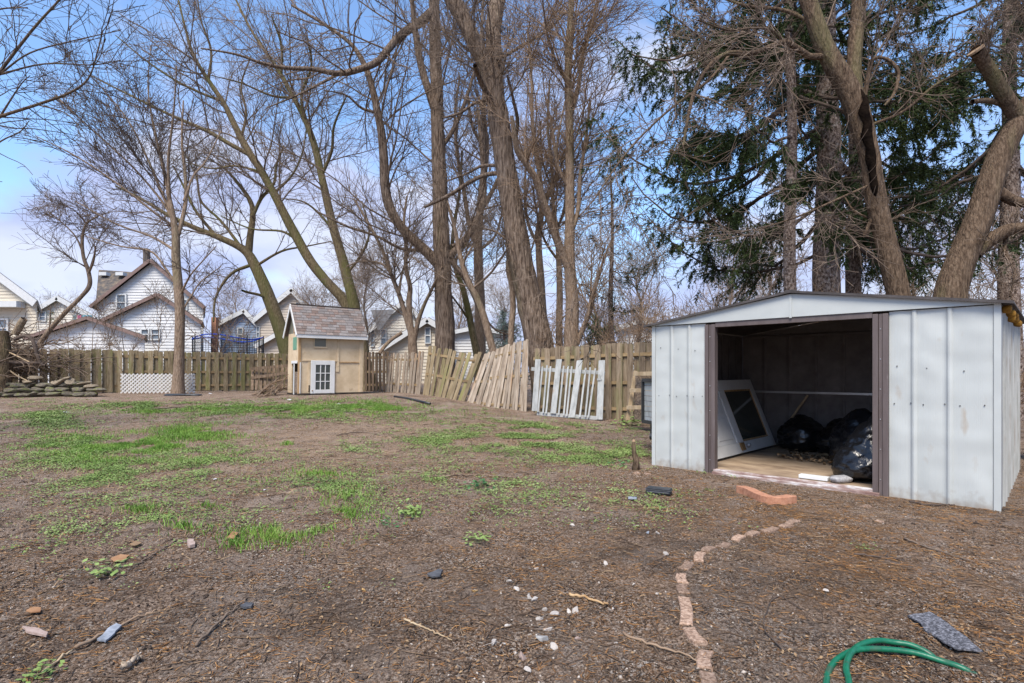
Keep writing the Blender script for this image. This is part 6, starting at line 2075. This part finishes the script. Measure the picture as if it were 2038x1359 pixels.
scrap('shingle_scrap', [(1806, 1232), (1850, 1224), (1905, 1262), (1956, 1304), (1905, 1300), (1868, 1278)], 0.006, 'asphalt_scrap', 'dark speckled roof shingle scrap on the soil above the hose', 'shingle scrap', 0.004)
scrap('slate_shard', [(193, 1280), (215, 1258), (232, 1248), (242, 1252), (232, 1262), (226, 1270), (210, 1284)], 0.008, 'slate', 'pale blue-grey torn slate shard at the lower left', 'slate shard', 0.008)
scrap('slate_shard', [(850, 1152), (872, 1142), (882, 1144), (876, 1156), (862, 1158)], 0.008, 'slate_dark', 'dark slate shard in the middle of the foreground', 'slate shard', 0.012)
scrap('slate_shard', [(478, 1216), (490, 1210), (505, 1212), (500, 1218), (486, 1220)], 0.010, 'slate_dark', 'small dark slate shard left of centre in the foreground', 'slate shard', 0.010)
scrap('slate_shard', [(1250, 995), (1268, 996), (1266, 1000), (1250, 999)], 0.008, 'slate', 'thin grey slate chip before the black plastic case', 'slate shard', 0.006)
scrap('bark_chip', [(44, 1256), (70, 1258), (96, 1268), (92, 1274), (60, 1268)], 0.010, 'pink_stone', 'pinkish grey wood chip at the left edge of the foreground', 'wood chip', 0.008)
scrap('fallen_leaf', [(52, 1224), (66, 1218), (82, 1219), (80, 1227), (62, 1229)], 0.004, 'leaf_orange', 'orange fallen leaf at the left edge', 'leaf', 0.012)
scrap('fallen_leaf', [(220, 1116), (240, 1108), (258, 1110), (246, 1120), (226, 1122)], 0.004, 'leaf_orange', 'tan curled leaf left of the grass', 'leaf', 0.014)
scrap('fallen_leaf', [(450, 1078), (462, 1066), (474, 1068), (466, 1080)], 0.004, 'leaf_orange', 'rust-coloured leaf at the edge of the brightest grass tuft', 'leaf', 0.016)
scrap('fallen_leaf', [(258, 1086), (272, 1080), (282, 1084), (268, 1090)], 0.004, 'leaf_dry', 'dry brown leaf above the tan curled one', 'leaf', 0.014)
scrap('brick_chip', [(373, 1090), (374, 1082), (386, 1082), (388, 1093), (378, 1095)], 0.02, 'pink_stone', 'squarish pinkish chip left of the grass tuft', 'chip', 0.006)
for x, y, lab in ((132, 822, 'white scrap of paper on the far left of the yard'), (674, 804, 'white paper scrap before the playhouse'), (427, 954, 'white paper scrap in the bare patch'), (576, 796, 'small white litter left of the playhouse door'), (418, 784, 'white litter right of the slim tree'), (524, 975, 'pinkish white litter in the grass')):
    p = on_ground(x, y, 0.015)
    s_ = 0.055 if y > 900 else 0.16
    tag(link('paper_scrap', hull_rock('paper_scrap', (s_, s_ * 0.6, s_ * 0.25), int(x), 'litter_paper', 9), loc=p), lab, 'litter')

# stones that can be told apart
ST = [(1028, 1182, 16, 'pale_stone', 'pale stone at the top of the white stone scatter'), (1054, 1197, 17, 'pale_stone', 'pale stone, upper of the touching pair'), (1061, 1203, 20, 'pale_stone', 'pale stone, lower of the touching pair'),
      (1083, 1222, 16, 'pale_stone', 'small pale stone above the wedge-shaped one'), (1073, 1237, 18, 'pale_stone', 'wedge-shaped white stone in the pale scatter'), (1104, 1227, 22, 'pale_stone', 'oblong white stone tilted to the upper right'),
      (1132, 1221, 15, 'pale_stone', 'pale stone beside the oblong one'), (1148, 1223, 20, 'pale_stone', 'pale stone at the right end of the scatter'), (1090, 1257, 18, 'pale_stone', 'flat pale stone above the grey slab'),
      (1012, 1164, 16, 'pale_stone', 'long pale stone farthest up the scatter'), (1010, 1250, 13, 'pale_stone', 'small pale stone left of the scatter'), (1078, 1277, 29, 'grey_stone', 'flat square grey slab in the foreground'),
      (1102, 1295, 23, 'pale_stone', 'pale triangular stone below the grey slab'), (1042, 1309, 29, 'pink_stone', 'pinkish angular stone in the foreground'), (981, 1284, 20, 'pale_stone', 'round pale stone at the left of the scatter'),
      (1001, 1285, 13, 'pale_stone', 'small round stone beside the round pale one'), (1150, 1279, 14, 'pink_stone', 'round pinkish stone right of the grey slab'), (1050, 1336, 20, 'pale_stone', 'flat pale stone near the bottom edge'),
      (1068, 1137, 9, 'pale_stone', 'tiny white stone above the scatter'), (724, 1175, 13, 'amber_stone', 'amber pebble left of centre'), (945, 1180, 12, 'amber_stone', 'amber pebble right of centre'),
      (1225, 1293, 12, 'pale_stone', 'white pebble left of the brick row near the bottom edge'), (1308, 1187, 9, 'pale_stone', 'white pebble close to the brick row'),
      (1644, 1180, 13, 'pale_stone', 'white pebble right of the brick row'), (1205, 1128, 14, 'pale_stone', 'white chip above the stick'), (1309, 1063, 12, 'pale_stone', 'white pebble far up, left of the brick row'),
      (1325, 1105, 16, 'pale_stone', 'white flat chip left of the brick bend'), (1292, 1065, 13, 'slate', 'bluish stone chip left of the brick bend'), (1139, 1047, 11, 'pale_stone', 'white pebble in the mid foreground')]
rocks = {m_: [hull_rock('stone', (1.1, 1.1, 1.1), 30 + j, m_) for j in range(6)] for m_ in ('pale_stone', 'grey_stone', 'pink_stone', 'amber_stone', 'slate')}
for k, (x, y, w, m_, lab) in enumerate(ST):
    p = on_ground(x, y)
    s_ = w * p.y / FOC * 1.15
    tag(link('stone', rocks[m_][k % 6], None, p + Vector((0, 0, s_ * 0.10)), (R.uniform(-.2, .2), R.uniform(-.2, .2), R.uniform(0, 3)), (s_, s_ * R.uniform(0.6, 0.8), s_ * R.uniform(0.38, 0.55))), lab, 'stone', 'stones lying on the soil')

# black plastic case, stake, sticks
p = on_ground(1311, 986)
cs = thing('black_case', p, 'glossy black oblong plastic case on the soil left of the terracotta paver', 'case')
ax, ay = Vector((0.88, -0.45, 0)), Vector((0.45, 0.88, 0))
MB().obox(p + Vector((0, 0, 0.024)), ax * 0.115, ay * 0.05, Vector((0, 0, 0.022))).build('shell', 'black_plastic', cs, bevel=0.02)
MB().obox(p + Vector((0, 0, 0.056)) + ax * 0.004, ax * 0.11, ay * 0.046, Vector((0, 0.0, 0.0085))).build('lid', 'black_plastic', cs, bevel=0.008)
MB().obox(p + Vector((0, 0, 0.046)), ax * 0.117, ay * 0.052, Vector((0, 0, 0.003))).build('seam', 'slate_dark', cs)
p = on_ground(1267, 938)
sk = thing('wooden_stake', p, 'short broken wooden stake sticking up left of the shed', 'stake')
MB().tube([p + Vector((-0.01, 0, -0.05)), p + Vector((-0.005, 0, 0.1)), p + Vector((-0.03, 0.01, 0.2)), p + Vector((-0.03, 0.01, 0.31))], [0.05, 0.034, 0.026, 0.02], 9).build('shaft', 'bark', sk, True)
MB().tube([p + Vector((-0.03, 0.01, 0.311)), p + Vector((-0.03, 0.012, 0.335))], [0.02, 0.012], 9).build('broken_tip', 'cutwood', sk)
p = on_ground(1160, 1205)
STK = [([(1134, 1192), (1160, 1198), (1190, 1206), (1211, 1209)], 0.008, 'raw_wood', 'reddish bare stick above the pale stones'),
       ([(850, 955), (900, 951), (950, 947), (1030, 952)], 0.012, 'bark_tan', 'long crooked stick at the edge of the weeds'),
       ([(150, 1293), (200, 1268), (270, 1232), (312, 1220)], 0.008, 'twig_tan', 'long pale stick slanting up at the lower left'),
       ([(85, 1345), (105, 1325), (145, 1298)], 0.007, 'tan_wood', 'pale stick near the bottom left corner'),
       ([(390, 1290), (430, 1250), (480, 1205), (492, 1190)], 0.006, 'twig', 'dark thin stick running away from the camera, left of centre'),
       ([(245, 1335), (270, 1320), (280, 1317)], 0.012, 'picket_grey', 'flat grey stick at the bottom left'),
       ([(805, 1240), (850, 1262), (900, 1282)], 0.005, 'tan_wood', 'pale curved twig in the middle foreground'),
       ([(1800, 1075), (1860, 1096), (1940, 1122)], 0.007, 'twig', 'long brown stick on the needle litter at the right'),
       ([(1240, 1265), (1290, 1290), (1350, 1305), (1390, 1325)], 0.006, 'twig_tan', 'bent twig meeting the brick row near the bottom'),
       ([(1700, 1105), (1760, 1107), (1800, 1113)], 0.006, 'twig_dark', 'dark stick right of the brick row'),
       ([(350, 1078), (300, 1110), (260, 1135)], 0.006, 'twig', 'brown stick below the left weeds'),
       ([(1560, 1300), (1520, 1250), (1545, 1190), (1600, 1215)], 0.004, 'twig_dark', 'wiry dark root arching between bricks and hose'),
       ([(670, 868), (720, 862), (770, 872)], 0.012, 'twig', 'short stick on the far straw'),
       ([(300, 816), (350, 812), (385, 814)], 0.014, 'twig_dark', 'dark stick before the lattice'),
       ([(1810, 1000), (1850, 1005), (1900, 1002)], 0.01, 'twig_dark', 'dark stick along the right shed wall')]
for pts_, r_, m_, lab in STK:
    q = smooth_path([(*on_ground(x, y, r_ * 1.6),) for x, y in pts_], 20)
    q[:, 2] = np.maximum(q[:, 2], ground_z(q[:, 0], q[:, 1]) + r_ * 0.7)
    q[1:-1] += np.random.default_rng(len(lab)).normal(size=(18, 3)) * r_ * 0.5
    tag(MB().tube([tuple(x) for x in q], list(np.linspace(r_, r_ * 0.5, 20)), 7).build('stick', m_, smooth=True), lab, 'stick', 'sticks lying on the soil')
# leafy weed against the shed corner
def rosette(name, px, py, n, size, m, label):
    p = on_ground(px, py)
    g = np.random.default_rng(int(px))
    pts_ = np.array(p) + g.normal(size=(n, 3)) * np.array([size, size, size * 0.35]) + np.array([0, 0, size * 0.6])
    # every leaf hangs on a stalk from the root, so the plant is one piece
    q = pts_ - np.array(p)
    a = g.uniform(0, 6.28, n)
    d = np.stack([np.cos(a), np.sin(a), g.uniform(-0.4, 0.4, n)], 1) * size * 0.30
    e = np.stack([-np.sin(a), np.cos(a), g.uniform(-0.4, 0.4, n)], 1) * size * 0.19
    V = np.vstack([[[0, 0, -0.01]], np.stack([q - d, q + e, q + d, q - e], 1).reshape(-1, 3), q - d + e * 0.12])
    j = 1 + np.arange(n)[:, None] * 4
    k = 1 + 4 * n + np.arange(n)[:, None]
    F = np.vstack([j + [0, 2, 1], j + [0, 3, 2], np.hstack([k * 0, j, k]), np.hstack([j, j + 1, k])])
    return tag(link(name, np_mesh(name, V, F), loc=p, m=M[m]), label, 'weed', 'leafy weeds')


rosette('weed_plant', 1320, 916, 46, 0.085, 'weed_blue', 'leafy green weed growing against the left shed panel')
rosette('weed_plant', 1255, 846, 90, 0.16, 'weed', 'wide leafy weed at the foot of the wooden frame')
rosette('weed_plant', 1232, 930, 30, 0.07, 'weed_blue', 'leafy weed left of the wooden stake')
rosette('weed_plant', 950, 1080, 60, 0.05, 'weed', 'bright weed alone in the middle foreground')
rosette('weed_plant', 822, 1024, 70, 0.07, 'weed', 'flat bright weed tuft right of the grass')
rosette('weed_plant', 780, 1047, 24, 0.05, 'weed_blue', 'small leafy weed below the grass tuft')
rosette('weed_plant', 955, 972, 60, 0.08, 'weed_blue', 'blue-green leafy weed by the crooked stick')
rosette('weed_plant', 215, 1147, 60, 0.06, 'weed', 'low weed patch at the lower left')
rosette('weed_plant', 75, 1352, 40, 0.04, 'weed', 'weed at the bottom left corner')
rosette('weed_plant', 1720, 1094, 26, 0.035, 'weed', 'small bright weed right of the brick row')
rosette('weed_plant', 1180, 1003, 20, 0.04, 'weed', 'tiny weed in the middle right foreground')

# ------------------------------------------------------------------ grass, weeds and litter: uncountable
SH_IN = lambda x, y: shed_flat(x, y) < 0.02


def in_blob(b, n, g, gauss=True):
    cx, cy, rx, ry, w, sl = blob_world((*b[:4], 1.0))
    r = np.abs(g.normal(size=n)) * 0.62 + 0.15 * g.uniform(0, 1, n)
    t = g.uniform(0, 2 * math.pi, n)
    y = cy + ry * r * np.sin(t)
    x = cx + rx * r * np.cos(t) + (y - cy) * sl
    return x, y, math.pi * rx * ry


def scatter(blobs, dens, g, thr, nscale, cap=60000):
    xs, ys = [], []
    for b in blobs:
        _, _, area = in_blob(b, 1, g)
        n = int(min(area * dens * b[4], cap))
        x, y, _ = in_blob(b, n, g)
        nz = fnoise(np.stack([x, y, np.zeros_like(x)], 1), nscale, 17, 3)
        k = nz + g.normal(size=len(x)) * 0.05 > thr
        k &= ~SH_IN(x, y)
        xs.append(x[k])
        ys.append(y[k])
    return np.concatenate(xs), np.concatenate(ys)


GRASS = [(250, 890, 165, 26, 1.5), (395, 862, 90, 16, 1.1), (590, 818, 260, 16, 0.34), (720, 812, 140, 16, 0.42), (430, 815, 130, 8, 0.3), (560, 1068, 115, 26, 1.5), (655, 1025, 100, 24, 1.0), (470, 1090, 45, 14, 0.9), (360, 1050, 55, 14, 0.7), (690, 985, 70, 22, 0.35), (545, 960, 60, 12, 0.8), (640, 943, 90, 12, 0.5), (275, 1017, 50, 11, 0.7), (415, 1012, 24, 9, 0.9), (820, 1022, 26, 7, 0.8), (572, 886, 12, 6, 1.0), (160, 915, 70, 18, 0.6), (300, 820, 60, 6, 0.3)]
WEED = [(140, 955, 210, 55, 0.8), (90, 895, 130, 55, 0.8), (50, 840, 90, 36, 0.5), (360, 930, 200, 60, 0.6), (1050, 885, 220, 36, 1.0), (880, 880, 120, 20, 0.7), (1150, 912, 90, 20, 1.0), (1020, 985, 120, 45, 0.6), (1240, 905, 70, 16, 0.9), (640, 990, 160, 55, 0.8), (300, 1040, 220, 45, 0.5), (1230, 1000, 100, 40, 0.35), (100, 1060, 140, 50, 0.3), (600, 820, 300, 22, 0.7), (300, 810, 200, 12, 0.5), (1080, 850, 160, 10, 0.6), (1300, 1020, 120, 40, 0.3), (700, 900, 60, 20, 0.3), (860, 960, 60, 30, 0.5)]
g = np.random.default_rng(77)
x, y = scatter(GRASS, 4000, g, 0.50, 2.6)
n = len(x)
z = ground_z(x, y)
hgt = g.uniform(0.018, 0.06, n) * (1 + 0.5 * (fnoise(np.stack([x, y, z * 0], 1), 3.0, 5, 2) - 0.3))
a = g.uniform(0, 2 * math.pi, n)
wd = g.uniform(0.0010, 0.0021, n) * (1 + 0.13 * y)
ln = g.uniform(0.2, 0.9, n) * hgt
t = g.uniform(0, 2 * math.pi, n)
base = np.stack([x, y, z - 0.004], 1)
sd_ = np.stack([np.cos(a), np.sin(a), a * 0], 1) * wd[:, None]
lean = np.stack([np.cos(t) * ln, np.sin(t) * ln, hgt], 1)
mid = base + lean * np.array([0.35, 0.35, 0.62])
V = np.stack([base - sd_, base + sd_, mid + sd_ * 0.8, mid - sd_ * 0.8, base + lean], 1).reshape(-1, 3)
i = np.arange(n)[:, None] * 5
F = np.vstack([i + [0, 1, 2], i + [0, 2, 3], i + [3, 2, 4]])
tag(link('grass', np_mesh('grass', V, F), m=M['grass']), 'bright green grass growing in ragged patches', 'grass', kind='stuff')
x, y = scatter(GRASS + WEED, 420, g, 0.42, 2.6)
n = len(x)
z = ground_z(x, y)
hgt = g.uniform(0.01, 0.045, n)
a, t = g.uniform(0, 2 * math.pi, n), g.uniform(0, 2 * math.pi, n)
base = np.stack([x, y, z - 0.003], 1)
sd_ = np.stack([np.cos(a), np.sin(a), a * 0], 1) * (g.uniform(0.0014, 0.003, n) * (1 + 0.12 * y))[:, None]
ln = g.uniform(0.5, 2.2, n) * 0.04
lean = np.stack([np.cos(t) * ln, np.sin(t) * ln, hgt], 1)
V = np.stack([base - sd_, base + sd_, base + lean], 1).reshape(-1, 3)
tag(link('dry_grass', np_mesh('dry_grass', V, np.arange(3 * n).reshape(-1, 3)), m=M['straw']), 'dead straw-coloured grass lying among the green', 'grass', kind='stuff')
# low weeds: clusters of small leaves
x, y = scatter(WEED, 500, g, 0.48, 2.3)
per = 7
n = len(x)
cl = np.stack([x, y, ground_z(x, y)], 1)
pp = np.repeat(cl, per, 0) + g.normal(size=(n * per, 3)) * np.array([0.030, 0.030, 0.004]) * (1 + 0.05 * np.repeat(y, per))[:, None]
pp[:, 2] = np.repeat(cl[:, 2], per) + g.uniform(0.006, 0.028, n * per)
leaf_scatter('ground_weeds', pp, (0.0065 + 0.0011 * np.clip(pp[:, 1], 0, 14)), 'weed', 8, 'low pale green weeds spread over the soil', 'weeds', up=0.35)


# litter strewn over the soil: thickness and length per kind
def strew(name, n, ylim, xk, size, m, seed, label, cat, mask=None, thr=0.0, wid=0.0016, curl=0.3, lift=0.004):
    """thin three-sided straws lying on the soil"""
    g = np.random.default_rng(seed)
    y = np.exp(g.uniform(math.log(ylim[0]), math.log(ylim[1]), n))
    x = g.uniform(-xk, xk, n) * (y + 0.6)
    k = ~SH_IN(x, y)
    if mask is not None:
        k &= g.uniform(0, 1, n) < np.clip(blob_mask(x, y, mask) * 1.3, thr, 1)
    x, y = x[k], y[k]
    n = len(x)
    nz = fnoise(np.stack([x, y, x * 0], 1), 5.0, seed, 3)
    k = nz + g.normal(size=n) * 0.1 > 0.42
    x, y = x[k], y[k]
    n = len(x)
    L = g.uniform(size[0], size[1], n) * g.uniform(0.5, 1, n) * (1 + 0.04 * y)
    a = g.uniform(0, 2 * math.pi, n)
    P = np.empty((n, 3, 3))
    b = a + g.normal(size=n) * curl
    P[:, 1, 0], P[:, 1, 1] = x, y
    P[:, 0, 0], P[:, 0, 1] = x - np.cos(a) * L / 2, y - np.sin(a) * L / 2
    P[:, 2, 0], P[:, 2, 1] = x + np.cos(b) * L / 2, y + np.sin(b) * L / 2
    for q in range(3):
        P[:, q, 2] = ground_z(P[:, q, 0], P[:, q, 1]) + lift + g.uniform(0, lift, n)
    rr = (g.uniform(0.6, 1.4, n) * wid * (1 + 0.10 * y))[:, None] * np.array([1.0, 0.9, 0.5])[None]
    v, f = tubes(P, rr, 3)
    return tag(link(name, np_mesh(name, v, f), m=M[m]), label, cat, kind='stuff')


strew('needle_litter', 46000, (1.5, 7), 1.0, (0.015, 0.06), 'needle_litter', 101, 'rusty fallen needles scattered over the soil', 'litter', NEEDLE, 0.30, 0.0013)
strew('twig_litter', 7600, (1.5, 12), 1.0, (0.03, 0.22), 'twig_litter', 102, 'small brown twigs scattered over the soil', 'litter', None, 0, 0.0018, 0.6)
strew('straw_litter', 18000, (3.0, 14), 0.95, (0.04, 0.12), 'straw', 103, 'tan dry straw scattered over the middle of the yard', 'litter', STRAW, 0.12, 0.0018, 0.4)


def crumbs(name, n, ylim, size, m, seed, label, cat, pw=2.0, thr=0.4, sink=0.25):
    g = np.random.default_rng(seed)
    y = np.exp(g.uniform(math.log(ylim[0]), math.log(ylim[1]), n))
    x = g.uniform(-1, 1, n) * (y + 0.6)
    k = ~SH_IN(x, y)
    k &= fnoise(np.stack([x, y, x * 0], 1), 2.5, seed, 3) + g.normal(size=n) * 0.12 > thr
    x, y = x[k], y[k]
    n = len(x)
    v0 = np.array([(1, 0, 0), (-1, 0, 0), (0, 1, 0), (0, -1, 0), (0, 0, 1), (0, 0, -1)], float)
    f0 = np.array([(0, 2, 4), (2, 1, 4), (1, 3, 4), (3, 0, 4), (2, 0, 5), (1, 2, 5), (3, 1, 5), (0, 3, 5)])
    s = (size[0] + (size[1] - size[0]) * g.uniform(0, 1, n) ** pw) * (1 + 0.05 * y)
    a = g.uniform(0, 6.28, n)
    w = v0[None] * g.uniform(0.6, 1.25, (n, 6, 1)) * np.stack([s, s * g.uniform(0.6, 1, n), s * g.uniform(0.4, 0.8, n)], 1)[:, None]
    ca, sa = np.cos(a)[:, None], np.sin(a)[:, None]
    w = np.stack([w[..., 0] * ca - w[..., 1] * sa, w[..., 0] * sa + w[..., 1] * ca, w[..., 2] + 0.35 * w[..., 0]], -1)
    c = np.stack([x, y, ground_z(x, y) + s * sink], 1)
    V = (w + c[:, None]).reshape(-1, 3)
    F = (f0[None] + np.arange(n)[:, None, None] * 6).reshape(-1, 3)
    return tag(link(name, np_mesh(name, V, F), m=M[m]), label, cat, kind='stuff')


crumbs('soil_crumbs', 20000, (1.5, 8), (0.003, 0.012), 'crumb', 111, 'dark crumbs of loose soil', 'soil')
crumbs('gravel', 9000, (1.5, 10), (0.002, 0.009), 'pebble', 112, 'fine pale gravel mixed into the soil', 'gravel', 3.0, 0.46)
g = np.random.default_rng(9)
y = np.exp(g.uniform(math.log(1.6), math.log(15), 11000))
x = g.uniform(-1, 1, 11000) * (y + 0.4)
k = ~SH_IN(x, y) & (fnoise(np.stack([x, y, x * 0], 1), 1.8, 31, 3) + g.normal(size=11000) * 0.07 > 0.5)
leaf_scatter('leaf_litter', np.stack([x, y, ground_z(x, y) + 0.008], 1)[k], 0.0085, 'leaf_dry', 10, 'dry leaf crumbs scattered over the whole yard', 'leaves', up=0.5)
